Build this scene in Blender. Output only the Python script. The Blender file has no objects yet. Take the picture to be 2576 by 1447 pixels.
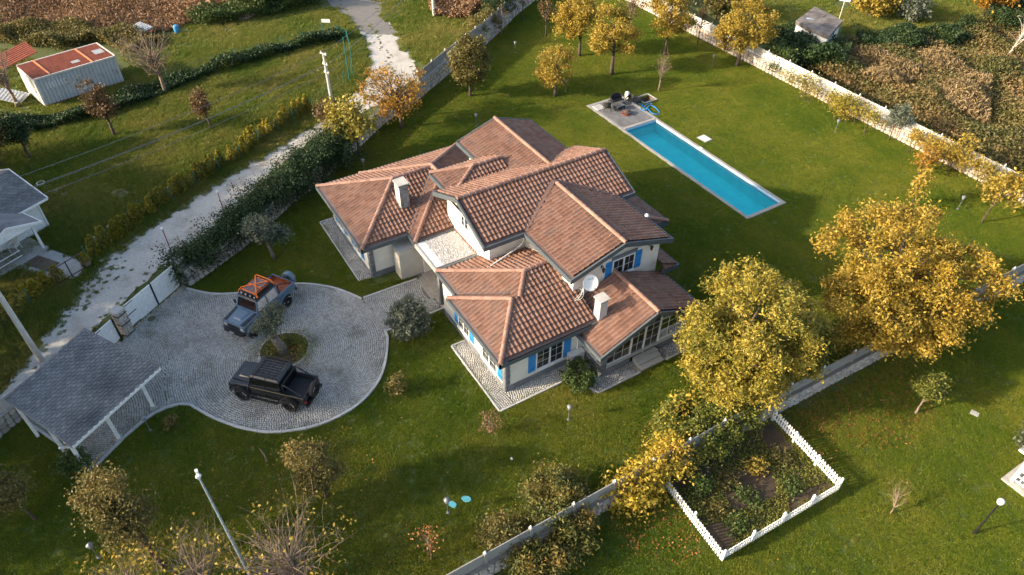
import bpy, bmesh, math, random
import numpy as np
from mathutils import Vector, Matrix
random.seed(7); RS = np.random.RandomState(11)
S = bpy.context.scene; COL = S.collection
# ------------------------------------------------------------------ camera, sky, sun, exposure
CAMH = 30.0; F_PX = 1789.4; PITCH = math.radians(41.92); ROLL = math.radians(-0.365); YAW = math.radians(-58.611)
def cam_axes():
    fw = np.array([math.sin(YAW)*math.cos(PITCH), math.cos(YAW)*math.cos(PITCH), -math.sin(PITCH)])
    rt = np.array([math.cos(YAW), -math.sin(YAW), 0.]); dn = np.cross(fw, rt)
    return math.cos(ROLL)*rt+math.sin(ROLL)*dn, -math.sin(ROLL)*rt+math.cos(ROLL)*dn, fw
CR, CD, CF = cam_axes()
cam = bpy.data.cameras.new('camera'); camo = bpy.data.objects.new('camera', cam); COL.objects.link(camo)
m = Matrix.Identity(4)
for i in range(3):
    m[i][0] = CR[i]; m[i][1] = -CD[i]; m[i][2] = -CF[i]
m[2][3] = CAMH
camo.matrix_world = m; cam.sensor_width = 36; cam.lens = F_PX/2576*36; cam.clip_start = 0.5; cam.clip_end = 2000
S.camera = camo
SUN_AZ = math.radians(73.0); SUN_EL = math.radians(20.5)      # direction in which the light travels (from +x), and elevation
W = bpy.data.worlds.new('World'); S.world = W; W.use_nodes = True
nt = W.node_tree; sky = nt.nodes.new('ShaderNodeTexSky'); sky.sky_type = 'NISHITA'; sky.sun_disc = False
sky.sun_elevation = SUN_EL; sky.sun_rotation = math.radians(90)-(SUN_AZ+math.pi)
sky.air_density = 1.0; sky.dust_density = 3.0; sky.ozone_density = 0.4
bg = nt.nodes['Background']; bg.inputs[1].default_value = 0.15; nt.links.new(sky.outputs[0], bg.inputs[0])
sl = bpy.data.lights.new('sun', 'SUN'); sl.energy = 3.7; sl.angle = math.radians(1.2); sl.color = (1.0, 0.83, 0.62)
so = bpy.data.objects.new('sun', sl); COL.objects.link(so)
d = Vector((math.cos(SUN_AZ)*math.cos(SUN_EL), math.sin(SUN_AZ)*math.cos(SUN_EL), -math.sin(SUN_EL)))
so.rotation_euler = d.to_track_quat('-Z', 'Y').to_euler(); so.location = (-40, -40, 40)
S.view_settings.view_transform = 'Standard'; S.view_settings.look = 'None'
S.view_settings.exposure = 1.36; S.view_settings.gamma = 1
S.render.engine = 'CYCLES'

def at(x, y, z=0.0):
    """ground (or height z) point seen at photograph pixel (x, y) of the 2576 px wide view"""
    dd = CR*(x-1288)+CD*(y-723.5)+CF*F_PX
    t = (z-CAMH)/dd[2]
    return (dd[0]*t, dd[1]*t)
def atz(x, y, z=0.0):
    p = at(x, y, z); return (p[0], p[1], z)

# ------------------------------------------------------------------ materials
MATS = {}
def nodes(name):
    mt = bpy.data.materials.new(name); mt.use_nodes = True
    n = mt.node_tree; b = n.nodes['Principled BSDF']; MATS[name] = mt
    return mt, n, b
def ramp(n, cols, interp='LINEAR'):
    r = n.nodes.new('ShaderNodeValToRGB'); e = r.color_ramp.elements; r.color_ramp.interpolation = interp
    k = len(cols)
    while len(e) < k: e.new(0.5)
    for i, c in enumerate(cols):
        if len(c) == 4: pos, c = c[0], c[1:]
        else: pos = i/(k-1)
        e[i].position = pos; e[i].color = (*c, 1)
    return r
def noise(n, scale, detail=4, rough=.6, pos=None):
    t = n.nodes.new('ShaderNodeTexNoise'); t.inputs['Scale'].default_value = scale
    t.inputs['Detail'].default_value = detail; t.inputs['Roughness'].default_value = rough
    g = pos or n.nodes.new('ShaderNodeNewGeometry'); n.links.new(g.outputs['Position'], t.inputs['Vector'])
    return t
def mat(name, cols, scale=3., rough=.8, bump=0., bscale=None, detail=4, metal=0., spec=.4, attr=False, fine=0., coat=0., dirt=None):
    """noise-varied principled material; attr mixes the per-piece random value (mesh attribute + object random)"""
    if name in MATS: return MATS[name]
    mt, n, b = nodes(name); L = n.links.new
    b.inputs['Roughness'].default_value = rough; b.inputs['Metallic'].default_value = metal
    b.inputs['Specular IOR Level'].default_value = spec
    if coat: b.inputs['Coat Weight'].default_value = coat; b.inputs['Coat Roughness'].default_value = .04
    g = n.nodes.new('ShaderNodeNewGeometry')
    t = noise(n, scale, detail, .6, g)
    fac = t.outputs['Fac']
    st = n.nodes.new('ShaderNodeMapRange'); st.inputs[1].default_value = .3; st.inputs[2].default_value = .7
    L(fac, st.inputs[0]); fac = st.outputs[0]
    if attr:
        a = n.nodes.new('ShaderNodeAttribute'); a.attribute_name = 'rnd'
        oi = n.nodes.new('ShaderNodeObjectInfo')
        ad = n.nodes.new('ShaderNodeMath'); ad.operation = 'ADD'; L(a.outputs['Fac'], ad.inputs[0]); L(oi.outputs['Random'], ad.inputs[1])
        fr = n.nodes.new('ShaderNodeMath'); fr.operation = 'FRACT'; L(ad.outputs[0], fr.inputs[0])
        mx = n.nodes.new('ShaderNodeMix'); mx.inputs[0].default_value = attr; L(fac, mx.inputs[2]); L(fr.outputs[0], mx.inputs[3]); fac = mx.outputs[0]
    if fine:
        t2 = noise(n, scale*9, 3, .7, g)
        mx = n.nodes.new('ShaderNodeMix'); mx.inputs[0].default_value = fine; L(fac, mx.inputs[2]); L(t2.outputs['Fac'], mx.inputs[3]); fac = mx.outputs[0]
    r = ramp(n, cols); L(fac, r.inputs[0]); out = r.outputs[0]
    if dirt:
        dc, dsc, lo, hi = dirt
        t3 = noise(n, dsc, 5, .65, g); mr = n.nodes.new('ShaderNodeMapRange'); mr.inputs[1].default_value = lo; mr.inputs[2].default_value = hi
        L(t3.outputs['Fac'], mr.inputs[0])
        mx = n.nodes.new('ShaderNodeMix'); mx.data_type = 'RGBA'; L(mr.outputs[0], mx.inputs[0]); L(out, mx.inputs[6]); mx.inputs[7].default_value = (*dc, 1); out = mx.outputs[2]
    L(out, b.inputs['Base Color'])
    if bump:
        bt = noise(n, bscale or scale*4, 4, .6, g); bp = n.nodes.new('ShaderNodeBump'); bp.inputs['Strength'].default_value = bump
        bp.inputs['Distance'].default_value = .05
        L(bt.outputs['Fac'], bp.inputs['Height']); L(bp.outputs[0], b.inputs['Normal'])
    return mt
def leafmat(name, cols, trans=.35, rough=.55, pscale=.35, pmix=.45, pdet=3, prough=.6):
    if name in MATS: return MATS[name]
    mt, n, b = nodes(name); L = n.links.new
    a = n.nodes.new('ShaderNodeAttribute'); a.attribute_name = 'rnd'
    t = noise(n, pscale, pdet, prough)
    mr = n.nodes.new('ShaderNodeMapRange'); mr.inputs[1].default_value = .3; mr.inputs[2].default_value = .7; L(t.outputs['Fac'], mr.inputs[0])
    mx = n.nodes.new('ShaderNodeMix'); mx.inputs[0].default_value = pmix; L(a.outputs['Fac'], mx.inputs[2]); L(mr.outputs[0], mx.inputs[3])
    r = ramp(n, cols); L(mx.outputs[0], r.inputs[0]); L(r.outputs[0], b.inputs['Base Color'])
    b.inputs['Roughness'].default_value = rough; b.inputs['Specular IOR Level'].default_value = .3
    tr = n.nodes.new('ShaderNodeBsdfTranslucent'); L(r.outputs[0], tr.inputs[0])
    ms = n.nodes.new('ShaderNodeMixShader'); ms.inputs[0].default_value = trans
    o = n.nodes['Material Output']; L(b.outputs[0], ms.inputs[1]); L(tr.outputs[0], ms.inputs[2]); L(ms.outputs[0], o.inputs[0])
    return mt
def glassmat(name, tint, gloss=.35):
    mt, n, b = nodes(name); L = n.links.new
    tr = n.nodes.new('ShaderNodeBsdfTransparent'); tr.inputs[0].default_value = (*tint, 1)
    gl = n.nodes.new('ShaderNodeBsdfGlossy'); gl.inputs['Roughness'].default_value = .03
    fr = n.nodes.new('ShaderNodeFresnel'); fr.inputs[0].default_value = 1.5
    mu = n.nodes.new('ShaderNodeMath'); mu.operation = 'MULTIPLY_ADD'; mu.inputs[1].default_value = 1.; mu.inputs[2].default_value = gloss*.15; L(fr.outputs[0], mu.inputs[0])
    ms = n.nodes.new('ShaderNodeMixShader'); L(mu.outputs[0], ms.inputs[0]); L(tr.outputs[0], ms.inputs[1]); L(gl.outputs[0], ms.inputs[2])
    L(ms.outputs[0], n.nodes['Material Output'].inputs[0]); return mt

# ------------------------------------------------------------------ mesh helpers
def mesh_np(name, V, F, rnd=None, uv=None):
    """V (n,3), F (m,k) equal-length faces"""
    V = np.asarray(V, np.float32); F = np.asarray(F, np.int32); k = F.shape[1]
    me = bpy.data.meshes.new(name); me.vertices.add(len(V)); me.vertices.foreach_set('co', V.ravel())
    me.loops.add(F.size); me.loops.foreach_set('vertex_index', F.ravel())
    me.polygons.add(len(F)); me.polygons.foreach_set('loop_start', np.arange(0, F.size, k, dtype=np.int32))
    me.polygons.foreach_set('loop_total', np.full(len(F), k, np.int32))
    if rnd is not None:
        at_ = me.attributes.new('rnd', 'FLOAT', 'POINT'); at_.data.foreach_set('value', np.asarray(rnd, np.float32))
    me.update(calc_edges=True); return me
def inv_of(root):
    return (Matrix.Translation(root.location) @ root.rotation_euler.to_matrix().to_4x4()).inverted()
def wmat(o):
    """matrix that keeps world-coordinate children in place under o (o itself top level or a world-built child)"""
    return inv_of(o)
def link(name, me, material=None, parent=None, world=True, kind=None, label=None, smooth=False):
    o = bpy.data.objects.new(name, me); COL.objects.link(o)
    if material is not None: me.materials.clear(); me.materials.append(material)
    if smooth: me.polygons.foreach_set('use_smooth', np.ones(len(me.polygons), bool))
    if parent is not None:
        o.parent = parent
        if world:
            o.matrix_parent_inverse = INV.get(parent.name, Matrix.Identity(4))
            INV[o.name] = Matrix.Identity(4)     # a world-built child keeps world coordinates itself
    if kind: o['kind'] = kind
    if label: o['label'] = label
    return o
INV = {}
def thing(name, label, cat, loc=(0, 0, 0), rz=0., group=None):
    o = bpy.data.objects.new(name, None); COL.objects.link(o); o.empty_display_size = .2
    o.location = loc; o.rotation_euler = (0, 0, rz); o['label'] = label; o['category'] = cat
    if group: o['group'] = group
    INV[o.name] = inv_of(o); return o
def tag(o, label, cat, group=None):
    o['label'] = label; o['category'] = cat
    if group: o['group'] = group
    return o
def rot_to(d, up=(0, 0, 1)):
    x = Vector(d).normalized(); z = Vector(up); y = z.cross(x)
    if y.length < 1e-4: y = Vector((0, 1, 0)).cross(x) if abs(x.y) < .9 else Vector((1, 0, 0)).cross(x)
    y.normalize(); z = x.cross(y)
    return Matrix((x, y, z)).transposed()
class MB:
    def __init__(s, M=None): s.v = []; s.f = []; s.M = M; s.r = []
    def _add(s, vs, fs, r=None):
        k = len(s.v)
        if s.M is not None: vs = [s.M @ Vector(v) for v in vs]
        s.v += [tuple(v) for v in vs]; s.f += [tuple(i+k for i in f) for f in fs]; s.r += [random.random() if r is None else r]*len(vs)
    def box(s, x0, x1, y0, y1, z0, z1, r=None):
        s._add([(x0,y0,z0),(x1,y0,z0),(x1,y1,z0),(x0,y1,z0),(x0,y0,z1),(x1,y0,z1),(x1,y1,z1),(x0,y1,z1)],
               [(3,2,1,0),(4,5,6,7),(0,1,5,4),(1,2,6,5),(2,3,7,6),(3,0,4,7)], r); return s
    def hull8(s, bot, top, r=None):
        """bottom and top quads (4 points each, same winding)"""
        s._add(list(bot)+list(top), [(3,2,1,0),(4,5,6,7),(0,1,5,4),(1,2,6,5),(2,3,7,6),(3,0,4,7)], r); return s
    def prism(s, poly, z0, z1, r=None):
        n = len(poly); s._add([(p[0],p[1],z0) for p in poly]+[(p[0],p[1],z1) for p in poly],
            [tuple(range(n-1,-1,-1)), tuple(range(n,2*n))]+[(i,(i+1)%n,(i+1)%n+n,i+n) for i in range(n)], r); return s
    def sheet(s, poly, z, r=None):
        s._add([(p[0],p[1],z) for p in poly], [tuple(range(len(poly)))], r); return s
    def poly(s, pts, r=None): s._add(pts, [tuple(range(len(pts)))], r); return s
    def beam(s, p, q, w, h, up=(0,0,1), dz=0., r=None):
        """box from p to q, width w (sideways), height h, centred"""
        p = Vector(p); q = Vector(q); R = rot_to(q-p, up); y = R.col[1]*w/2; z = R.col[2]*h/2; o = Vector((0,0,dz))
        s.hull8([p-y-z+o, q-y-z+o, q+y-z+o, p+y-z+o], [p-y+z+o, q-y+z+o, q+y+z+o, p+y+z+o], r); return s
    def tube(s, pts, rad, n=6, cap=True, r=None):
        pts = [Vector(p) for p in pts]; rad = rad if hasattr(rad, '__len__') else [rad]*len(pts)
        vs = []; fs = []
        for i, p in enumerate(pts):
            dd = (pts[min(i+1, len(pts)-1)]-pts[max(i-1, 0)])
            R = rot_to(dd, (0, 0, 1) if abs(dd.normalized().z) < .95 else (1, 0, 0))
            for j in range(n):
                a = 2*math.pi*j/n; vs.append(p+R.col[1]*math.cos(a)*rad[i]+R.col[2]*math.sin(a)*rad[i])
        for i in range(len(pts)-1):
            for j in range(n): fs.append((i*n+j, i*n+(j+1)%n, (i+1)*n+(j+1)%n, (i+1)*n+j))
        if cap: fs += [tuple(range(n-1, -1, -1)), tuple((len(pts)-1)*n+j for j in range(n))]
        s._add(vs, fs, r); return s
    def lathe(s, prof, n=16, M=None, r=None):
        """profile [(radius, z)] about the z axis, optional matrix"""
        vs = []; fs = []
        for rr, z in prof:
            for j in range(n):
                a = 2*math.pi*j/n; v = Vector((rr*math.cos(a), rr*math.sin(a), z)); vs.append(M @ v if M is not None else v)
        k = len(prof)
        for i in range(k-1):
            for j in range(n): fs.append((i*n+j, i*n+(j+1)%n, (i+1)*n+(j+1)%n, (i+1)*n+j))
        fs += [tuple(range(n-1, -1, -1)), tuple((k-1)*n+j for j in range(n))]
        s._add(vs, fs, r); return s
    def build(s, name, material, parent=None, world=True, rnd=False, smooth=False, kind=None, label=None):
        me = bpy.data.meshes.new(name); me.from_pydata(s.v, [], s.f)
        if rnd: a = me.attributes.new('rnd', 'FLOAT', 'POINT'); a.data.foreach_set('value', np.array(s.r, np.float32))
        me.update(); bm = bmesh.new(); bm.from_mesh(me); bmesh.ops.recalc_face_normals(bm, faces=bm.faces); bm.to_mesh(me); bm.free()
        return link(name, me, material, parent, world, kind, label, smooth)
def ngon(cx, cy, r, n, a0=0.): return [(cx+r*math.cos(a0+2*math.pi*i/n), cy+r*math.sin(a0+2*math.pi*i/n)) for i in range(n)]
def smooth_path(pts, k=6, closed=False):
    P = [np.array(p, float) for p in pts]; n = len(P); out = []
    rng = range(n if closed else n-1)
    for i in rng:
        p0 = P[(i-1)%n] if closed or i > 0 else P[0]; p1 = P[i]; p2 = P[(i+1)%n]; p3 = P[(i+2)%n] if closed or i+2 < n else P[-1]
        for j in range(k):
            t = j/k; out.append(.5*((2*p1)+(p2-p0)*t+(2*p0-5*p1+4*p2-p3)*t*t+(3*p1-p0-3*p2+p3)*t**3))
    if not closed: out.append(P[-1])
    return [tuple(p) for p in out]
def inside(poly, X, Y):
    """vectorised point in polygon"""
    poly = np.asarray(poly)[:, :2]; c = np.zeros(X.shape, bool); n = len(poly); j = n-1
    for i in range(n):
        xi, yi = poly[i]; xj, yj = poly[j]
        k = ((yi > Y) != (yj > Y)) & (X < (xj-xi)*(Y-yi)/(yj-yi+1e-12)+xi); c ^= k; j = i
    return c
def pxpoly(pts, k=0, closed=True):
    P = [at(*p) for p in pts]
    return smooth_path(P, k, closed) if k else P
def offset_line(pts, dist):
    P = [np.array(p[:2], float) for p in pts]; out = []
    for i, p in enumerate(P):
        dd = P[min(i+1, len(P)-1)]-P[max(i-1, 0)]; dd /= np.linalg.norm(dd); out.append(tuple(p+np.array([-dd[1], dd[0]])*dist))
    return out
# ------------------------------------------------------------------ palette
m_wall = mat('cream_render', [(.62,.57,.49),(.74,.70,.62)], 1.2, .9, .15, 60, dirt=((.45,.40,.33), .9, .60, .85))
m_white = mat('white_paint', [(.62,.62,.60),(.74,.74,.72)], 2., .55)
m_wood_white = mat('white_timber', [(.66,.66,.64),(.80,.80,.78)], 5., .6, dirt=((.45,.44,.40), 3., .6, .8))
m_fascia = mat('slate_grey_fascia', [(.055,.070,.080),(.085,.10,.11)], 2., .6, fine=.3)
m_gutter = mat('brown_gutter_sheet', [(.075,.050,.045),(.13,.085,.075)], 2., .5, dirt=((.06,.05,.04), 2., .55, .75))
m_tile = mat('terracotta_tile', [(.108,.060,.045),(.168,.086,.058),(.218,.122,.088),(.142,.090,.070)], .55, .8, .2, 40, attr=.5, dirt=((.095,.065,.055), 1.1, .50, .80))
m_cap = mat('terracotta_ridge', [(.21,.115,.082),(.28,.160,.118),(.335,.21,.162)], 1.2, .8, attr=.6, dirt=((.20,.125,.10), 2.5, .58, .82))
m_plinth = mat('grey_stone_cladding', [(.10,.11,.12),(.17,.18,.19),(.24,.24,.24)], 7., .85, .5, 20, attr=.7)
m_concrete = mat('concrete', [(.32,.31,.29),(.44,.43,.40)], 1.5, .9, .15, 30, fine=.25, dirt=((.20,.19,.17), 1.7, .55, .8))
m_slab = mat('grey_paving_slab', [(.10,.10,.103),(.145,.145,.147),(.185,.18,.175)], 1.8, .8, .1, 30, attr=.5)
m_sand = mat('sandstone_slab', [(.30,.27,.23),(.40,.37,.32)], 2., .85, .1, 30, attr=.5)
m_coping = mat('pool_coping', [(.25,.24,.22),(.34,.325,.295)], 2., .8, attr=.4)
m_cobble = mat('granite_sett', [(.26,.25,.235),(.39,.38,.355),(.52,.505,.475)], .7, .8, .1, 40, attr=.45, dirt=((.13,.125,.10), .6, .52, .78))
m_joint = mat('sett_joint', [(.11,.10,.07),(.085,.095,.04),(.16,.14,.10)], 2.2, .95, fine=.3)
m_kerb = mat('kerb_stone', [(.36,.36,.35),(.48,.475,.46)], 2., .85, attr=.5)
m_blue = mat('blue_shutter', [(.02,.20,.52),(.03,.26,.60)], 3., .5)
m_darkglass = mat('dark_window_glass', [(.012,.014,.016),(.03,.034,.036)], 2., .06, spec=.7)
m_curtain = mat('curtain', [(.35,.34,.31),(.5,.49,.46)], 5., .9)
m_black = mat('black_metal', [(.010,.011,.012),(.02,.02,.022)], 5., .45)
m_iron = mat('grey_metal', [(.16,.17,.18),(.24,.25,.26)], 5., .5, metal=.4)
m_galv = mat('galvanised_pole', [(.25,.33,.38),(.36,.44,.48)], 3., .5, metal=.3)
m_polec = mat('concrete_pole', [(.40,.39,.36),(.52,.50,.46)], 2., .9, fine=.3)
m_stone = mat('wall_stone', [(.24,.22,.20),(.36,.33,.30),(.46,.43,.39),(.44,.32,.24)], 1.2, .9, .4, 12, attr=.75)
m_stonew = mat('pale_wall_stone', [(.34,.31,.28),(.46,.43,.39),(.52,.40,.31),(.40,.38,.345)], 1.2, .9, .4, 12, attr=.75)
m_mortar = mat('mortar', [(.13,.12,.105),(.20,.185,.165)], 3., .95)
m_panel = mat('concrete_fence_panel', [(.20,.195,.185),(.30,.29,.275)], 1.5, .85, .1, 30, fine=.3)
m_panelw = mat('white_fence_panel', [(.44,.425,.40),(.58,.56,.53)], 1.5, .85, .1, 30, fine=.3)
m_gravel = mat('white_gravel', [(.26,.24,.205),(.45,.43,.39),(.58,.565,.53)], 6., .95, .5, 30, fine=.6, dirt=((.21,.18,.13), .33, .50, .72))
m_pebble = mat('roof_pebbles', [(.30,.295,.28),(.52,.51,.495),(.66,.65,.63)], 8., .9, attr=.85)
m_asph = mat('weathered_asphalt', [(.12,.115,.105),(.19,.18,.165)], 1.5, .95, .3, 20, fine=.4)
m_shingle = mat('grey_shingle', [(.10,.104,.108),(.16,.163,.166),(.225,.226,.228)], .8, .9, .3, 60, attr=.5, dirt=((.05,.056,.068), .45, .45, .75))
m_soil = mat('dark_soil', [(.030,.022,.014),(.06,.042,.026),(.085,.062,.038)], 1.6, .95, .5, 12, fine=.35)
m_bark = mat('bark', [(.05,.036,.027),(.11,.08,.06)], 6., .95, .6, 25)
m_barkp = mat('pale_bark', [(.15,.11,.08),(.27,.20,.145)], 6., .95, .4, 25)
m_oliveb = mat('olive_bark', [(.10,.08,.065),(.22,.18,.15)], 7., .95, .7, 18)
m_rust = mat('rust_red_steel', [(.20,.045,.022),(.28,.075,.035)], 2., .7, dirt=((.13,.05,.03), 3., .55, .75))
m_corrug = mat('pale_corrugated_steel', [(.40,.42,.42),(.50,.52,.52)], 1., .55, dirt=((.26,.26,.25), 1.6, .58, .8))
m_rattan = mat('black_rattan', [(.012,.012,.013),(.03,.029,.028)], 20., .6, .3, 60)
m_teal = mat('teal_fence_post', [(.01,.10,.09),(.02,.14,.12)], 4., .5)
m_hose = mat('blue_hose', [(.01,.16,.42),(.02,.22,.50)], 4., .4)
m_cabinet = mat('beige_render', [(.50,.46,.39),(.60,.56,.48)], 1.1, .9, .1, 40, dirt=((.42,.38,.31), 1.4, .5, .8))
# foliage
l_gold = leafmat('golden_leaf', [(.11,.10,.020),(.26,.20,.030),(.41,.285,.042),(.42,.23,.034)], .28)
l_ylgrn = leafmat('yellow_green_leaf', [(.075,.098,.016),(.195,.18,.027),(.36,.28,.04),(.48,.335,.052)], .28)
l_amber = leafmat('deep_amber_leaf', [(.105,.09,.018),(.26,.19,.028),(.42,.285,.038),(.41,.235,.032)], .28)
l_orange = leafmat('amber_leaf', [(.15,.085,.02),(.34,.19,.03),(.46,.26,.04),(.40,.16,.03)], .4)
l_green = leafmat('green_leaf', [(.030,.060,.012),(.062,.100,.022),(.115,.135,.034)], .3)
l_dark = leafmat('dark_green_leaf', [(.014,.036,.012),(.030,.060,.018),(.065,.090,.026)], .25)
l_olive = leafmat('olive_leaf', [(.060,.080,.048),(.115,.135,.090),(.20,.215,.155)], .25)
l_ochre = leafmat('ochre_green_leaf', [(.035,.045,.012),(.10,.095,.025),(.20,.16,.045),(.26,.17,.05)], .35)
l_brown = leafmat('brown_leaf', [(.06,.038,.018),(.14,.085,.035),(.24,.14,.055)], .3)
l_thuja = leafmat('golden_thuja', [(.10,.11,.010),(.26,.22,.018),(.42,.33,.03)], .3)
l_bramble = leafmat('bramble_leaf', [(.050,.064,.018),(.115,.115,.032),(.22,.165,.060),(.28,.155,.075)], .3, pscale=.25, pmix=.6)
l_dry = leafmat('dry_stalk', [(.11,.062,.030),(.23,.130,.065),(.34,.21,.115)], .2, pscale=.3)
l_ivy = leafmat('ivy_mound_leaf', [(.045,.075,.014),(.11,.135,.024),(.21,.21,.036),(.34,.29,.05)], .3)
l_rustgreen = leafmat('rust_green_leaf', [(.040,.062,.016),(.095,.110,.026),(.19,.155,.036),(.32,.17,.035)], .3, pscale=.9, pmix=.6)
l_tan = leafmat('tan_weed', [(.13,.10,.045),(.25,.18,.085),(.36,.26,.14)], .25, pscale=.3)
l_fallen = leafmat('fallen_leaf', [(.14,.045,.018),(.28,.11,.03),(.38,.20,.05)], .1)
l_vine = leafmat('yellow_vine_leaf', [(.13,.14,.02),(.36,.28,.03),(.50,.36,.05),(.40,.18,.03)], .35)
l_grass = leafmat('lawn_grass_blade', [(.044,.115,.005),(.110,.180,.011),(.240,.252,.028),(.400,.345,.090)], .35, .6, .11, .66, 9, .74)
l_meadow = leafmat('meadow_grass_blade', [(.055,.115,.010),(.125,.175,.022),(.240,.230,.050),(.37,.29,.11)], .35, .6, .13, .68, 9, .74)
# ------------------------------------------------------------------ ground sheet (with real holes for the pool and the pump pit)
POOL = (-40.62, -26.42, 35.72, 39.12)          # inner basin
PIT = (-44.6, -43.5, 40.2, 41.5)
def ground_sheet():
    us = sorted({-400., -110., -60., POOL[0], POOL[1], PIT[0], PIT[1], -12., 0., 200.}); vs = sorted({-300., -40., 0., POOL[2], POOL[3], PIT[2], PIT[3], 60., 120., 400.})
    mb = MB()
    for i in range(len(us)-1):
        for j in range(len(vs)-1):
            cu = (us[i]+us[i+1])/2; cv = (vs[j]+vs[j+1])/2
            if any(h[0] < cu < h[1] and h[2] < cv < h[3] for h in (POOL, PIT)): continue
            mb.poly([(us[i],vs[j],0),(us[i+1],vs[j],0),(us[i+1],vs[j+1],0),(us[i],vs[j+1],0)])
    mt, n, b = nodes('earth_and_turf'); L = n.links.new
    g = n.nodes.new('ShaderNodeNewGeometry')
    a = noise(n, .09, 5, .6, g); c = noise(n, 1.7, 5, .7, g); f = noise(n, 14., 3, .7, g)
    r1 = ramp(n, [(.026,.055,.005),(.048,.080,.008),(.080,.095,.016),(.11,.095,.028)]); L(c.outputs['Fac'], r1.inputs[0])
    r2 = ramp(n, [(.032,.055,.007),(.060,.075,.014),(.095,.085,.030)]); L(f.outputs['Fac'], r2.inputs[0])
    mr = n.nodes.new('ShaderNodeMapRange'); mr.inputs[1].default_value = .42; mr.inputs[2].default_value = .62; L(a.outputs['Fac'], mr.inputs[0])
    mx = n.nodes.new('ShaderNodeMix'); mx.data_type = 'RGBA'; L(mr.outputs[0], mx.inputs[0]); L(r1.outputs[0], mx.inputs[6]); L(r2.outputs[0], mx.inputs[7])
    L(mx.outputs[2], b.inputs['Base Color']); b.inputs['Roughness'].default_value = .95
    bp = n.nodes.new('ShaderNodeBump'); bp.inputs['Strength'].default_value = .7; bp.inputs['Distance'].default_value = .08; L(f.outputs['Fac'], bp.inputs['Height']); L(bp.outputs[0], b.inputs['Normal'])
    return mb.build('ground', mt, kind='structure')
ground_sheet()
def structure(name, polys, z, material):
    mb = MB()
    for p in polys: mb.sheet(p, z)
    return mb.build(name, material, kind='structure')

# road: gravel lane, worn asphalt at the far end, twin-rut farm track
ROAD_L = [(-60,1040),(0,985),(52,915),(95,838),(135,788),(216,690),(333,592),(470,503),(612,414),(760,335),(840,280),(905,225),(932,175),(925,110),(900,70),(862,20),(820,-30)]
ROAD_R = [(-60,1075),(0,1022),(105,925),(215,850),(300,770),(430,652),(520,590),(640,480),(760,370),(840,325),(955,262),(1035,200),(1045,160),(1012,100),(965,45),(930,-10)]
def jag(pts, amp, k=8):
    out = []
    for p in smooth_path([at(*q) for q in pts], k): out.append((p[0]+random.gauss(0, amp), p[1]+random.gauss(0, amp)))
    return out
road_l = jag(ROAD_L, .16); road_r = jag(ROAD_R, .16)
ROAD = road_l+road_r[::-1]
structure('gravel_road', [ROAD], .006, m_gravel)
ASPH = [at(*p) for p in [(905,78),(850,30),(790,-20),(640,-60),(900,-70),(985,-30),(965,35),(1000,80),(960,88)]]
ASPH = [(p[0]+random.gauss(0,.1), p[1]+random.gauss(0,.1)) for p in smooth_path(ASPH, 6, True)]
structure('asphalt_road', [ASPH], .010, m_asph)
m_rut = mat('worn_track', [(.13,.11,.085),(.22,.19,.155)], 1.2, .95, .4, 14, fine=.4)
RUTS = []
for pts in ([(900,18),(760,45),(640,80),(520,122),(420,158),(330,180),(260,190)], [(905,28),(790,58),(690,92),(560,135),(430,170)]):
    c = smooth_path([at(*p) for p in pts], 6)
    RUTS.append([(p[0]+random.gauss(0,.06), p[1]+random.gauss(0,.06)) for p in offset_line(c, .28)+offset_line(c, -.28)[::-1]])
structure('farm_track', RUTS, .008, m_rut)

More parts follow.
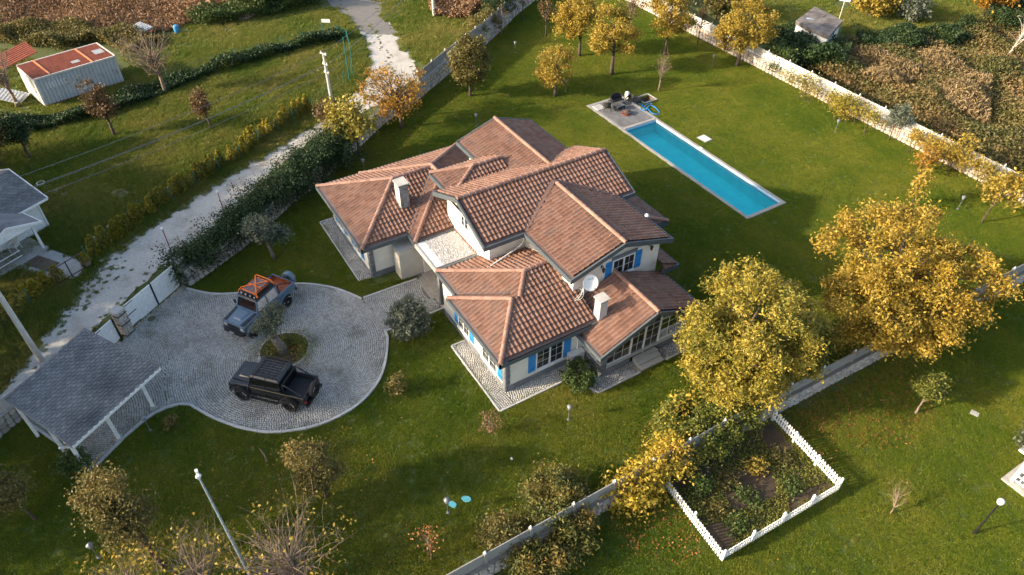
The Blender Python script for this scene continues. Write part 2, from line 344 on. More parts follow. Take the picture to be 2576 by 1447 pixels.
# driveway
DRIVE = pxpoly([(463,716),(470,727)])+smooth_path(pxpoly([(470,727),(515,738),(560,742),(640,735),(690,722),(735,716),(785,717),(835,725),(875,738),(908,753)]), 4)
CC = (-30.2, 3.5)
arc = [at(*p) for p in [(935,778),(958,800),(968,832)]]+smooth_path(pxpoly([(968,832),(976,850),(968,920),(945,972),(900,1020),(850,1050),(800,1071),(740,1084),(680,1089),(620,1081),(560,1062),(510,1038),(478,1019),(450,1018),(420,1026),(375,1050),(310,1105),(240,1177)]), 4)
DRIVE = DRIVE+arc+pxpoly([(222,1160),(68,1062),(15,1028),(60,985),(215,858),(250,830),(308,862),(316,842)])
drive = structure('driveway', [DRIVE], .012, m_joint)
ISL = (-30.55, 3.4, 1.42)
def setts(poly, holes, centers, size, parent, zt, name='sett', solo=0, zb=.008):
    """granite setts laid in arcs about centres; the nearest ones are objects, the rest one mesh"""
    P = np.array(poly); keep = []
    for ci, (cx, cy, test) in enumerate(centers):
        R = np.hypot(P[:,0]-cx, P[:,1]-cy).max(); r = .3
        while r < R:
            n = max(6, int(2*math.pi*r/size)); a = 2*math.pi*(np.arange(n)+random.random())/n
            keep.append(np.stack([cx+r*np.cos(a), cy+r*np.sin(a), a, np.full(n, ci)], 1)); r += size*.98
    K = np.concatenate(keep); K = K[inside(poly, K[:,0], K[:,1])]
    for h in holes: K = K[~h(K[:,0], K[:,1])]
    for ci, (cx, cy, test) in enumerate(centers):
        if test is not None: K = K[(K[:,3] != ci) | test(K[:,0], K[:,1])]
    n = len(K); h = size*.5*.86
    hx = h*(1+RS.uniform(-.10, .06, n)); hy = h*(1+RS.uniform(-.10, .06, n)); an = K[:,2]+RS.normal(0, .05, n); z = zt+RS.normal(0, .004, n)
    d2 = K[:,0]**2+K[:,1]**2; order = np.argsort(d2); solo_i = set(order[:solo].tolist())
    c, s_ = np.cos(an), np.sin(an); px = K[:,0]+RS.normal(0, .006, n); py = K[:,1]+RS.normal(0, .006, n)
    V = []
    for (sx, sy, zz, q) in ((-1,-1,zb,1),(1,-1,zb,1),(1,1,zb,1),(-1,1,zb,1),(-1,-1,1,.84),(1,-1,1,.84),(1,1,1,.84),(-1,1,1,.84)):
        lx = sx*hx*q; ly = sy*hy*q
        V.append(np.stack([px+lx*c-ly*s_, py+lx*s_+ly*c, np.full(n, zb) if zz != 1 else z], 1))
    V = np.stack(V, 1); f = np.array([(4,5,6,7),(0,1,5,4),(1,2,6,5),(2,3,7,6),(3,0,4,7)])
    rest = np.array([i for i in range(n) if i not in solo_i]); Vr = V[rest].reshape(-1, 3)
    Fr = (f[None]+8*np.arange(len(rest))[:,None,None]).reshape(-1, 4)
    link('sett_paving', mesh_np('sett_paving', Vr, Fr, np.repeat(RS.rand(len(rest)), 8)), m_cobble, parent, kind='stuff')
    if solo:
        me = mesh_np(name, np.array([(-h,-h,zb-zt),(h,-h,zb-zt),(h,h,zb-zt),(-h,h,zb-zt),(-h*.84,-h*.84,0),(h*.84,-h*.84,0),(h*.84,h*.84,0),(-h*.84,h*.84,0)]), f, np.zeros(8)); me.materials.append(m_cobble)
        for i in solo_i:
            o = bpy.data.objects.new(name, me); COL.objects.link(o); o.parent = parent; o.location = (px[i], py[i], z[i]); o.rotation_euler = (0, 0, an[i])
    return n
CB = (-37.2, -2.6); CG = (-31., -9.6)
in_b = lambda X, Y: (np.hypot(X-CC[0], Y-CC[1]) > 6.6) & (Y-1.1*(X+33) > -3.2)
in_g = lambda X, Y: (np.hypot(X-CC[0], Y-CC[1]) > 6.6) & (Y-1.1*(X+33) <= -3.2)
setts(DRIVE, [lambda X, Y: np.hypot(X-ISL[0], Y-ISL[1]) < ISL[2]-.02], [(CC[0], CC[1], lambda X, Y: np.hypot(X-CC[0], Y-CC[1]) <= 6.6), (CB[0], CB[1], in_b), (CG[0], CG[1], in_g)], .125, drive, .040, solo=290)
def kerb(path, parent, w=.14, h=.11, step=.62, z0=.0, material=None):
    P = [Vector((p[0], p[1], 0)) for p in path]; run = []; 
    L = [0]
    for i in range(1, len(P)): L.append(L[-1]+(P[i]-P[i-1]).length)
    def pos(s):
        for i in range(1, len(P)):
            if s <= L[i]: return P[i-1].lerp(P[i], (s-L[i-1])/max(1e-6, L[i]-L[i-1]))
        return P[-1]
    n = max(1, round(L[-1]/step))
    for i in range(n):
        a = pos(L[-1]*i/n+.008); b = pos(L[-1]*(i+1)/n-.008); mb = MB()
        hh = h+random.uniform(-.008, .008); R = rot_to(b-a); y = R.col[1]*w/2
        mb.hull8([a-y+Vector((0,0,z0)), b-y+Vector((0,0,z0)), b+y+Vector((0,0,z0)), a+y+Vector((0,0,z0))], [a-y*.86+Vector((0,0,hh)), b-y*.86+Vector((0,0,hh)), b+y*.86+Vector((0,0,hh)), a+y*.86+Vector((0,0,hh))])
        mb.build('kerb_stone', material or m_kerb, parent)
kerb(smooth_path(pxpoly([(470,727),(515,738),(560,742),(640,735),(690,722),(735,716),(785,717),(835,725),(875,738),(910,754)]), 6), drive)
kerb(smooth_path(pxpoly([(968,832),(976,850),(968,920),(945,972),(900,1020),(850,1050),(800,1071),(740,1084),(680,1089),(620,1081),(560,1062),(510,1038),(478,1019),(450,1018),(420,1026),(375,1050),(310,1105),(240,1177)]), 6), drive)
kerb([at(*p) for p in [(68,1062),(152,1120),(222,1168)]], drive)
kerb([(ISL[0]+ISL[2]*math.cos(a), ISL[1]+ISL[2]*math.sin(a)) for a in np.linspace(0, 2*math.pi, 33)], drive, .15, .13, .5)
MB().prism(ngon(ISL[0], ISL[1], ISL[2]-.07, 40), .012, .10).build('planting_bed', m_soil, kind='structure')

# path to the front door + landing
PATH = pxpoly([(912,751),(1050,702),(1075,690),(1132,772),(1080,791),(992,826),(970,834),(955,800),(935,778)])
path = structure('garden_path', [PATH], .011, m_joint)
LAND = pxpoly([(1048.8,694.6),(1063.6,708.5)])+smooth_path(pxpoly([(1063.6,708.5),(1060,724),(1065,740),(1076,750),(1093,756),(1098,762)]), 5)+pxpoly([(1110.6,778),(1150,768),(1150,690),(1085,660)])
setts(PATH, [lambda X, Y: inside(LAND, X, Y)], [(-30.7, 14.2, None)], .125, path, .036)
land = structure('entrance_landing', [LAND], .030, m_mortar)
def slabs(poly, u0, u1, v0, v1, du, dv, z0, z1, parent, material, stagger=.5, name='paving_slab', gap=.012, axis=0):
    j = 0; v = v0; cnt = 0
    while v < v1:
        u = u0-(stagger*du if j % 2 else 0)
        while u < u1:
            a, b, c, d_ = max(u, u0)+gap/2, min(u+du, u1)-gap/2, v+gap/2, min(v+dv, v1)-gap/2
            if b-a > .05 and d_-c > .05:
                pts = np.array([((a+b)/2, (c+d_)/2), (a,c), (b,c), (b,d_), (a,d_)])
                if poly is None or inside(poly, pts[:,0], pts[:,1]).sum() >= 4:
                    MB().hull8([(a,c,z0),(b,c,z0),(b,d_,z0),(a,d_,z0)], [(a+.006,c+.006,z1),(b-.006,c+.006,z1),(b-.006,d_-.006,z1),(a+.006,d_-.006,z1)]).build(name, material, parent); cnt += 1
            u += du
        v += dv; j += 1
    return cnt
slabs(LAND, -32.8, -28.9, 12.3, 16.2, .42, .24, .03, .062, land, m_sand)
kerb(pxpoly([(914,751),(985,726),(1050,703)]), path, .14, .10); kerb(pxpoly([(972,834),(992,827),(1080,791),(1132,770)]), path, .14, .10)
for i in range(17):
    p = at(918+(966-918)*i/16., 757+(830-757)*i/16.); q = rot_to((math.cos(.5), math.sin(.5), 0))
    MB(Matrix.Translation((p[0], p[1], 0)) @ Matrix.Rotation(.35+random.gauss(0, .08), 4, 'Z')).hull8([(-.10,-.05,.01),(.10,-.05,.01),(.10,.05,.01),(-.10,.05,.01)], [(-.09,-.04,.055),(.09,-.04,.055),(.09,.04,.055),(-.09,.04,.055)]).build('border_stone', m_coping, path)

# cobbled aprons round the villa
APR = [[(-41.2,9.40),(-34.0,9.40),(-33.95,10.2),(-41.2,10.35)], [(-25.9,11.80),(-20.5,11.80),(-20.5,12.72),(-25.9,12.72)], [(-21.5,12.72),(-20.5,12.72),(-20.5,16.85),(-21.5,16.85)],
       [(-21.5,16.85),(-18.84,16.78),(-18.84,20.0),(-19.7,20.0),(-19.7,17.75),(-21.5,17.75)], [(-19.7,21.65),(-18.84,21.65),(-18.84,25.2),(-19.7,25.2)]]
for k, p in enumerate(APR):
    o = structure('cobbled_apron', [p], .011, m_joint); cx = sum(q[0] for q in p)/len(p); cy = sum(q[1] for q in p)/len(p)
    setts(p, [], [(cx+2.5, cy-2.5, None)], .125, o, .036)
    if k == 0: kerb([(-41.2,9.36),(-34.0,9.36)], o, .1, .07, .9); kerb([(-41.25,9.36),(-41.25,10.4)], o, .1, .07, .9)
    if k == 1: kerb([(-25.95,12.7),(-25.95,11.76),(-20.44,11.76)], o, .1, .07, .9); kerb([(-20.44,11.8),(-20.44,12.72)], o, .1, .07, .9)
    if k == 2: kerb([(-20.44,12.74),(-20.44,16.7)], o, .12, .08, .9)
    if k == 3: kerb([(-20.4,16.72),(-18.78,16.72),(-18.78,19.9)], o, .12, .08, .9)
    if k == 4: kerb([(-18.78,21.7),(-18.78,25.2)], o, .12, .08, .9)

# swimming pool
pool = thing('swimming_pool', 'long narrow turquoise swimming pool with pale stone edge in the lawn', 'pool', ((POOL[0]+POOL[1])/2, (POOL[2]+POOL[3])/2, 0))
u0, u1, v0, v1 = POOL
m_basin = mat('turquoise_mosaic', [(.010,.72,.77),(.040,.90,.90)], 1.1, .35, fine=.35)
m_mosaic = mat('pale_mosaic_band', [(.18,.40,.60),(.36,.52,.66),(.46,.60,.70)], 14., .3, fine=.6)
mb = MB(); D = -1.15
mb.poly([(u0,v0,D),(u1,v0,D-.1),(u1,v1,D-.1),(u0,v1,D)])
for a, b in (((u0,v0),(u1,v0)), ((u1,v0),(u1,v1)), ((u1,v1),(u0,v1)), ((u0,v1),(u0,v0))): mb.poly([(*a,D-.1),(*b,D-.1),(*b,-.33),(*a,-.33)])
mb.build('basin', m_basin, pool)
mb = MB()
for a, b in (((u0,v0),(u1,v0)), ((u1,v0),(u1,v1)), ((u1,v1),(u0,v1)), ((u0,v1),(u0,v0))): mb.poly([(*a,-.33),(*b,-.33),(*b,.02),(*a,.02)])
mb.build('mosaic_band', m_mosaic, pool)
for k in range(3): MB().box(u0+.02, u0+.30+.3*k, v0+.02, v0+.75+.14*k, D, -.35-.32*k).build('pool_step', m_basin, pool)
def water_mat():
    mt, n, b = nodes('pool_water'); L = n.links.new
    tr = n.nodes.new('ShaderNodeBsdfTransparent'); tr.inputs[0].default_value = (.62,.98,.99,1)
    gl = n.nodes.new('ShaderNodeBsdfGlossy'); gl.inputs['Roughness'].default_value = .02
    t = noise(n, 3.2, 5); bp = n.nodes.new('ShaderNodeBump'); bp.inputs['Strength'].default_value = .28; bp.inputs['Distance'].default_value = .1
    L(t.outputs['Fac'], bp.inputs['Height']); L(bp.outputs[0], gl.inputs['Normal'])
    fr = n.nodes.new('ShaderNodeFresnel'); fr.inputs[0].default_value = 1.33; L(bp.outputs[0], fr.inputs['Normal'])
    ms = n.nodes.new('ShaderNodeMixShader'); L(fr.outputs[0], ms.inputs[0]); L(tr.outputs[0], ms.inputs[1]); L(gl.outputs[0], ms.inputs[2])
    L(ms.outputs[0], n.nodes['Material Output'].inputs[0]); return mt
MB().poly([(u0,v0,-.17),(u1,v0,-.17),(u1,v1,-.17),(u0,v1,-.17)]).build('water', water_mat(), pool)
def coping_run(a, b, w, side, z=.05, n=None):
    a = Vector((*a, 0)); b = Vector((*b, 0)); L = (b-a).length; n = n or round(L/.6); dd = (b-a)/L; nn = Vector((-dd.y, dd.x, 0))*side*w
    for i in range(n):
        p = a+dd*(L*i/n+.004); q = a+dd*(L*(i+1)/n-.004)
        MB().hull8([(p.x,p.y,-.03),(q.x,q.y,-.03),(q.x+nn.x,q.y+nn.y,-.03),(p.x+nn.x,p.y+nn.y,-.03)], [(p.x,p.y,z),(q.x,q.y,z),(q.x+nn.x,q.y+nn.y,z),(p.x+nn.x,p.y+nn.y,z)]).build('coping_stone', m_coping, pool)
coping_run((u0-.02,v0-.004), (u1+.27,v0-.004), .27, -1); coping_run((u1+.004,v0), (u1+.004,v1), .27, -1); coping_run((u0,v1+.004), (u1+.27,v1+.004), .22, 1)
m_skim = MATS['white_paint']; MB().box(-35.25,-34.95,v1+.02,v1+.2,.052,.07).build('skimmer_lid', m_skim, pool)
TERR = [(-45.7,35.45),(-40.62,35.45),(-40.62,39.4),(-45.7,39.4)]
terr = structure('pool_terrace', [TERR], .014, m_mortar)
slabs(None, -45.36, -40.95, 35.78, 39.08, .60, .30, .014, .052, terr, m_slab, .5)
for a0, a1, b0, b1 in ((-45.7,-40.62,35.45,35.77), (-45.7,-40.62,39.09,39.4), (-45.7,-45.37,35.78,39.08), (-40.94,-40.64,35.78,39.08)):
    if a1-a0 > b1-b0: slabs(None, a0, a1, b0, b1, .62, 1, .014, .056, terr, m_coping, 0)
    else: slabs(None, a0, a1, b0, b1, 1, .62, .014, .056, terr, m_coping, 0)

# vegetable bed
BED = [(-12.5,16.4),(-12.5,23.6),(-8.25,23.3),(-8.4,16.1)]
structure('vegetable_bed', [BED], .012, m_soil)
# leaf-littered strips under the big trees on the neighbour's side
PATIO = pxpoly([(104,621),(188,648),(220,680),(150,722),(100,690),(20,672)])
structure('patio', [PATIO], .012, m_concrete)
structure('patio_mat', [pxpoly([(88,640),(152,662),(120,684),(56,665)])], .022, mat('brown_doormat_bed', [(.10,.075,.05),(.16,.12,.085)], 3., .95, .3, 30))
NOGRASS = [DRIVE, PATH, LAND, TERR, BED, PATIO, ASPH, [(-45.8,35.4),(-26,35.4),(-26,39.45),(-45.8,39.45)], [(-41.0,10.2),(-33.3,10.2),(-32.2,12.8),(-29,12.8),(-27,12.5),(-21.3,12.5),(-19.6,17.6),(-19.6,24),(-22,25),(-26,26.8),(-31,27),(-37.8,24.5),(-38,19.8),(-41.0,19.8)],
           [(-34,11.6),(-32.7,11.6),(-32.7,13.4),(-34,13.4)], [(-44.7,40.1),(-43.3,40.1),(-43.3,41.6),(-44.7,41.6)]]+APR
# ------------------------------------------------------------------ villa
villa = thing('villa', 'large cream villa with many terracotta tiled roofs and blue shutters', 'house', (-30., 17., 0))
TW_, TL_ = .268, .345
TSOLO = [0]
def tile_geo():
    n = 10; a = np.linspace(0, TW_, n); h = .066*(.5+.5*np.cos(2*np.pi*a/TW_)); l = TL_+.035
    fr = np.stack([a, np.zeros(n), h+.058], 1); bk = np.stack([a, np.full(n, l), h+.004], 1); lo = np.stack([a, np.full(n, .004), np.full(n, -.012)], 1)
    V = np.concatenate([lo, fr, fr, bk]); F = []
    for i in range(n-1): F += [(i, i+1, n+i+1, n+i), (2*n+i, 2*n+i+1, 3*n+i+1, 3*n+i)]
    return V, np.array(F)
TV, TF = tile_geo()
TILE_ME = mesh_np('roof_tile', TV, TF, np.zeros(len(TV))); TILE_ME.materials.append(m_tile); TILE_ME.polygons.foreach_set('use_smooth', np.ones(len(TILE_ME.polygons), bool))
def cap_geo():
    n = 7; V = []; F = []
    for x, r, dz in ((-.215,.142,.022), (.215,.120,0.)):
        for j in range(n):
            a = math.pi*j/(n-1); V.append((x, r*math.cos(a), r*.85*math.sin(a)+dz))
    for j in range(n-1): F.append((j, j+1, n+j+1, n+j))
    V += [(-.215,.142*math.cos(math.pi*j/(n-1)),.142*.85*math.sin(math.pi*j/(n-1))+.022) for j in range(n)]+[(-.215,-.142,-.06),(-.215,.142,-.06)]
    me = bpy.data.meshes.new('ridge_tile'); me.from_pydata(V, [], F+[(14,15,16,17,18,19,20,21,22)]); me.update()
    me.materials.append(m_cap); me.polygons.foreach_set('use_smooth', np.ones(len(me.polygons), bool)); return me
CAP_ME = cap_geo()
def caps(a, b, parent, lift=.055):
    a = Vector(a); b = Vector(b); L = (b-a).length; n = max(1, round(L/.39)); R = rot_to(b-a).to_4x4()
    for i in range(n):
        o = bpy.data.objects.new('ridge_tile', CAP_ME); COL.objects.link(o); o.parent = parent
        p = a.lerp(b, (i+.5)/n)+Vector((0, 0, lift)); o.matrix_local = Matrix.Translation(p) @ R @ Matrix.Rotation(random.gauss(0, .02), 4, 'Z')
def tile_face(parent, poly, eave, solo=0, inset=.16, tiles=True):
    """poly: 3-D corners; eave=(P,Q) is its lower edge.  Tiles are laid on it and trimmed to the outline."""
    P, Q = Vector(eave[0]), Vector(eave[1]); e = (Q-P).normalized(); pts = [Vector(p) for p in poly]
    far = max(pts, key=lambda p: (p-P).cross(e).length); n = e.cross(far-P).normalized()
    if n.z < 0: n = -n
    s = n.cross(e).normalized()
    if s.z < 0: s = -s
    if e.cross(s).dot(n) < 0: e = -e; P, Q = Q, P
    ab = [((p-P).dot(e), (p-P).dot(s)) for p in pts]
    area = sum(ab[i][0]*ab[(i+1)%len(ab)][1]-ab[(i+1)%len(ab)][0]*ab[i][1] for i in range(len(ab)))
    if area < 0: ab = ab[::-1]
    M = Matrix((e, s, n)).transposed().to_4x4(); M.translation = P+n*.012
    amin, amax = min(p[0] for p in ab), max(p[0] for p in ab); bmax = max(p[1] for p in ab)
    rows = int((bmax-inset)/TL_)+1; cols = int((amax-amin)/TW_)+2; full = []; part = []
    A = np.array(ab)
    for r in range(rows):
        for c in range(cols):
            x = amin+c*TW_-(.2 if r % 2 else 0)*0; y = inset+r*TL_
            q = np.array([(x,y),(x+TW_,y),(x+TW_,y+TL_),(x,y+TL_),(x+TW_/2,y+TL_/2),(x+TW_/2,y),(x+TW_/2,y+TL_)])
            k = inside(A, q[:,0], q[:,1]).sum()
            if k == 7: full.append((x, y))
            elif k or True:
                if inside(A, *np.meshgrid(np.linspace(x, x+TW_, 5), np.linspace(y, y+TL_, 5))).any(): part.append((x, y))
    full.sort(key=lambda t: t[1]); take = max(0, min(solo, len(full), 300-TSOLO[0])); 
    for (x, y) in full[:take]:
        o = bpy.data.objects.new('roof_tile', TILE_ME); COL.objects.link(o); o.parent = parent
        o.matrix_local = M @ Matrix.Translation((x+random.gauss(0,.003), y+random.gauss(0,.005), random.gauss(0,.002)))
    TSOLO[0] += take
    def joined(lst):
        k = len(lst); off = np.array([(x+random.gauss(0,.004), y+random.gauss(0,.006), random.gauss(0,.003)) for x, y in lst])
        V = (TV[None]+off[:,None]).reshape(-1, 3); F = (TF[None]+len(TV)*np.arange(k)[:,None,None]).reshape(-1, 4)
        return mesh_np('tiles', V, F, np.repeat(RS.rand(k), len(TV)))
    meshes = []
    if full[take:]: meshes.append(joined(full[take:]))
    if part:
        me = joined(part); bm = bmesh.new(); bm.from_mesh(me)
        for i in range(len(ab)):
            p, q = Vector(ab[i]), Vector(ab[(i+1)%len(ab)]); d2 = q-p
            if d2.length < 1e-4: continue
            geom = bm.verts[:]+bm.edges[:]+bm.faces[:]
            bmesh.ops.bisect_plane(bm, geom=geom, plane_co=(p.x, p.y, 0), plane_no=(d2.y, -d2.x, 0), clear_outer=True)
        bm.to_mesh(me); bm.free(); meshes.append(me)
    if meshes:
        bm = bmesh.new()
        for me in meshes: bm.from_mesh(me)
        bm.transform(M); me = meshes[0]; bm.to_mesh(me); bm.free()
        link('roof_tiles', me, m_tile, parent, kind='stuff', smooth=True)
def roof(axis, a0, a1, b0, b1, ze, zr, h0=0., h1=0., faces='lh01', solo=0, rake0=True, rake1=True, fas='lh01', ridge=True, am=None, capf='all', inset=.16, endwall=(None, None)):
    """ridge along `axis`; a0,a1 = eave lines across, b0,b1 = ends; h0,h1 = hip runs (0 = gable)"""
    am = (a0+a1)/2 if am is None else am
    P = (lambda a, b, z: (a, b, z)) if axis == 'v' else (lambda a, b, z: (b, a, z))
    r0, r1 = P(am, b0+h0, zr), P(am, b1-h1, zr)
    A0, A1, B0, B1 = P(a0,b0,ze), P(a0,b1,ze), P(a1,b0,ze), P(a1,b1,ze)
    mb = MB(); mb.poly([A0,A1,r1,r0]); mb.poly([B1,B0,r0,r1])
    if h0: mb.poly([A0,r0,B0])
    if h1: mb.poly([B1,r1,A1])
    rt = mb.build('roof', m_gutter, villa)
    g0 = .10 if h0 == 0 else 0; g1 = .10 if h1 == 0 else 0
    def S_(a, b, z): return P(a, b, z)
    if 'l' in faces: tile_face(rt, [P(a0,b0+g0,ze), P(a0,b1-g1,ze), P(am,b1-max(h1,g1),zr), P(am,b0+max(h0,g0),zr)], (A0, A1), solo, inset)
    if 'h' in faces: tile_face(rt, [P(a1,b0+g0,ze), P(a1,b1-g1,ze), P(am,b1-max(h1,g1),zr), P(am,b0+max(h0,g0),zr)], (B0, B1), solo, inset)
    if h0 and '0' in faces: tile_face(rt, [A0, B0, r0], (A0, B0), solo, inset)
    if h1 and '1' in faces: tile_face(rt, [A1, B1, r1], (A1, B1), solo, inset)
    if ridge: caps(r0, r1, rt)
    if h0 and capf in ('all', '0'): caps(P(a0,b0,ze), r0, rt); caps(P(a1,b0,ze), r0, rt)
    if h1 and capf in ('all', '1'): caps(P(a0,b1,ze), r1, rt); caps(P(a1,b1,ze), r1, rt)
    fb = MB(); FH, FT = .27, .09                                # fascia boards
    def ev(p, q): fb.beam((p[0],p[1],ze-FH/2+.035), (q[0],q[1],ze-FH/2+.035), FT, FH)
    o = FT/2
    if 'l' in fas: ev(P(a0-o,b0-2*o,ze), P(a0-o,b1+2*o,ze))
    if 'h' in fas: ev(P(a1+o,b0-2*o,ze), P(a1+o,b1+2*o,ze))
    for k, (bb, hh, rk, sg) in enumerate(((b0,h0,rake0,-1), (b1,h1,rake1,1))):
        if str(k) not in fas: continue
        if hh: ev(P(a0-2*o,bb+sg*o,ze), P(a1+2*o,bb+sg*o,ze))
        elif rk:
            for aa in (a0-.02, a1+.02):
                p = Vector(P(aa,bb+sg*o,ze-.085)); q = Vector(P(am,bb+sg*o,zr-.085)); fb.beam(p, q, FT, FH+.02)
            if endwall[k] is not None:
                w = endwall[k]; sl_ = (zr-ze)/(am-a0); iv = .45
                MB().poly([P(a0+iv,w,ze-.3), P(a1-iv,w,ze-.3), P(a1-iv,w,ze+sl_*iv-.1), P(am,w,zr-.1), P(a0+iv,w,ze+sl_*iv-.1)]).build('gable_wall', m_wall, villa)
    if fb.v: fb.build('fascia', m_fascia, villa)
    # boarded soffit
    e0 = b0 if h0 else b0+.62; e1 = b1 if h1 else b1-.62
    MB().poly([P(a0,e0,ze-.12), P(a1,e0,ze-.12), P(a1,e1,ze-.12), P(a0,e1,ze-.12)]).build('soffit', m_white, villa)
    return rt
ZL, ZU = 3.0, 5.12
rFW = roof('v', -29.1, -20.95, 12.65, 18.30, ZL, 4.52, 3.4, 0, faces='lh0', solo=0, rake1=False, fas='lh0', inset=.22, capf='none')
caps((-29.1,12.65,ZL), (-25.025,16.05,4.52), rFW); caps((-23.75,14.98,4.045), (-25.025,16.05,4.52), rFW)
rFWb = roof('v', -26.7, -20.94, 12.12, 17.7, ZL, 4.10, 2.4, 0, faces='h0', solo=190, rake1=False, fas='lh0', ridge=False, capf='0', inset=.22)
rSUN = roof('u', 17.1, 24.3, -22.9, -19.05, 2.5, 4.02, 0, 0, faces='lh', solo=110, rake0=False, fas='lh1', endwall=(None, None), inset=.16)
rLW = roof('v', -41.1, -33.2, 9.65, 20.2, ZL, 4.52, 3.95, 3.95, inset=.22)
rLB = roof('u', 12.7, 20.19, -41.09, -32.2, ZL, 4.55, 3.75, 3.75, faces='lh1', fas='l1', inset=.2)
rMR = roof('v', -33.6, -27.3, 14.85, 25.4, ZU, 6.5, 0, 0, endwall=(15.45, 24.9), inset=.2)
rTW = roof('u', 18.93, 24.78, -38.22, -30.9, ZU-.05, 6.04, 0, 0, endwall=(-37.6, None), rake1=False, fas='lh0')
rRW = roof('u', 17.46, 24.38, -29.2, -22.55, ZU, 6.2, 0, 0, endwall=(None, -23.05), rake0=False, fas='lh1', inset=.2)
rSR = roof('v', -35.65, -32.55, 15.56, 20.0, ZU, 5.74, 2.3, 0, fas='l0', rake1=False)
# lean-to roofs on the pool side
def leanto(u0, u1, v0, v1, zt, zb, hip=True):
    h = .9 if hip else .05
    mb = MB(); A, B, C_, D_ = (u0,v1,zb), (u1,v1,zb), (u1-h,v0,zt), (u0+h,v0,zt)
    mb.poly([A,B,C_,D_]); mb.poly([B,(u1,v0,zb),C_]); mb.poly([A,D_,(u0,v0,zb)])
    rt = mb.build('roof', m_gutter, villa); tile_face(rt, [A,B,C_,D_], (A,B), 0, .12); tile_face(rt, [B,(u1,v0,zb),C_], (B,(u1,v0,zb)), 0, .12)
    if hip: caps(B, C_, rt); caps(A, D_, rt)
    fb = MB()
    fb.beam((u0-.09,v1+.045,zb-.1), (u1+.09,v1+.045,zb-.1), .09, .27); fb.beam((u1+.045,v0,zb-.1), (u1+.045,v1,zb-.1), .09, .27); fb.beam((u0-.045,v0,zb-.1), (u0-.045,v1,zb-.1), .09, .27); fb.build('fascia', m_fascia, villa)
leanto(-31.2, -26.0, 24.6, 27.4, 4.0, 3.0)
leanto(-25.9, -22.4, 23.9, 25.1, 3.5, 3.02, False)
def valley(lo, hi, e1, e2, w=.16):
    # V-shaped sheet in the valley of two roof planes e = (point on eave, inward direction, slope)
    lo = Vector((*lo, 0)); hi = Vector((*hi, 0)); d_ = (hi-lo); pd = Vector((-d_.y, d_.x, 0)).normalized()*w; mb = MB()
    zz = lambda p: max(e[0][2]+e[2]*((p.x-e[0][0])*e[1][0]+(p.y-e[0][1])*e[1][1]) for e in (e1, e2))
    row = []
    for t in (0., 1.):
        p = lo.lerp(hi, t); row.append([Vector((q.x, q.y, zz(q)+dz)) for q, dz in ((p-pd,.10),(p,.085),(p+pd,.10))])
    for k in range(2): mb.poly([row[0][k], row[0][k+1], row[1][k+1], row[1][k]])
    mb.build('valley_gutter', m_gutter, villa)
sLW, sLB = 1.52/3.95, 1.55/3.745; sMR, sRW, sTW = 1.38/3.15, 1.08/3.46, .97/2.925
valley((-33.2,12.7), (-36.4,15.7), ((-33.2,12.7,ZL),(-1,0),sLW), ((-33.2,12.7,ZL),(0,1),sLB))
valley((-27.35,17.5), (-29.55,20.92), ((-27.3,0,ZU),(-1,0),sMR), ((0,17.46,ZU),(0,1),sRW)); valley((-27.35,24.3), (-29.55,20.92), ((-27.3,0,ZU),(-1,0),sMR), ((0,24.38,ZU),(0,-1),sRW))
valley((-33.5,24.7), (-31.5,21.86), ((-33.6,0,ZU),(1,0),sMR), ((0,24.78,ZU-.05),(0,-1),sTW), .12)
valley((-26.65,12.7), (-24.4,14.7), ((0,12.65,ZL),(0,1),1.52/3.4), ((-26.7,0,ZL),(1,0),1.1/2.88), .12)
# brown box gutter between the front roof and the sunroom
MB().box(-24.6, -20.98, 17.86, 18.26, 2.96, 3.03).build('box_gutter', m_gutter, villa)
MB().beam((-24.4,18.29,3.0), (-20.95,18.29,3.0), .05, .22).build('gutter_edge', m_fascia, villa)

# walls
def wall(mb, u0, u1, v0, v1, z0, z1): mb.box(u0, u1, v0, v1, z0, z1)
mb = MB()
wall(mb, -40.5, -33.85, 10.22, 19.6, 0, 2.95); wall(mb, -40.4, -32.6, 13.3, 19.5, 0, 2.94); wall(mb, -32.7, -29.0, 15.6, 20., 0, 2.93)
wall(mb, -28.6, -21.43, 12.70, 17.8, 0, 2.92); wall(mb, -37.6, -22.9, 19.4, 23.85, 0, 3.0); wall(mb, -31.0, -22.95, 17.9, 23.9, 2.5, 5.05)
wall(mb, -33.1, -27.85, 15.45, 24.9, 2.4, 5.06); wall(mb, -37.61, -33., 19.45, 24.25, 2.4, 5.02); wall(mb, -35.1, -33., 16.1, 19.5, 2.4, 5.01); wall(mb, -30.9, -26.4, 24., 26.8, 0, 2.9)
mb.build('wall', m_wall, villa)
mb = MB(); mb.box(-34.0, -33.83, 10.2, 12.72, 0, .5)
# stone plinths and corner piers built of cladding strips
def clad(u0, u1, v0, v1, z0, z1, face, strip=.13):
    """strips of split stone on an outer face: face '+u','-v' ..."""
    z = z0; k = 0; mbb = MB()
    while z < z1-.02:
        zz = min(z+strip, z1); s = (v0 if face[1] == 'u' else u0)-random.random()*.3; e = v1 if face[1] == 'u' else u1; st = v0 if face[1] == 'u' else u0
        while s < e:
            l = random.uniform(.25, .5); a, b = max(s, st)+.004, min(s+l, e)-.004; dpt = random.uniform(.025, .05); s += l
            if b-a < .03: continue
            if face == '+u': mbb.box(u1-.01, u1+dpt, a, b, z+.004, zz-.004)
            elif face == '-v': mbb.box(a, b, v0-dpt, v0+.01, z+.004, zz-.004)
            elif face == '+v': mbb.box(a, b, v1-.01, v1+dpt, z+.004, zz-.004)
        z += strip
    mbb.build('stone_cladding', m_plinth, villa, rnd=True, kind='stuff')
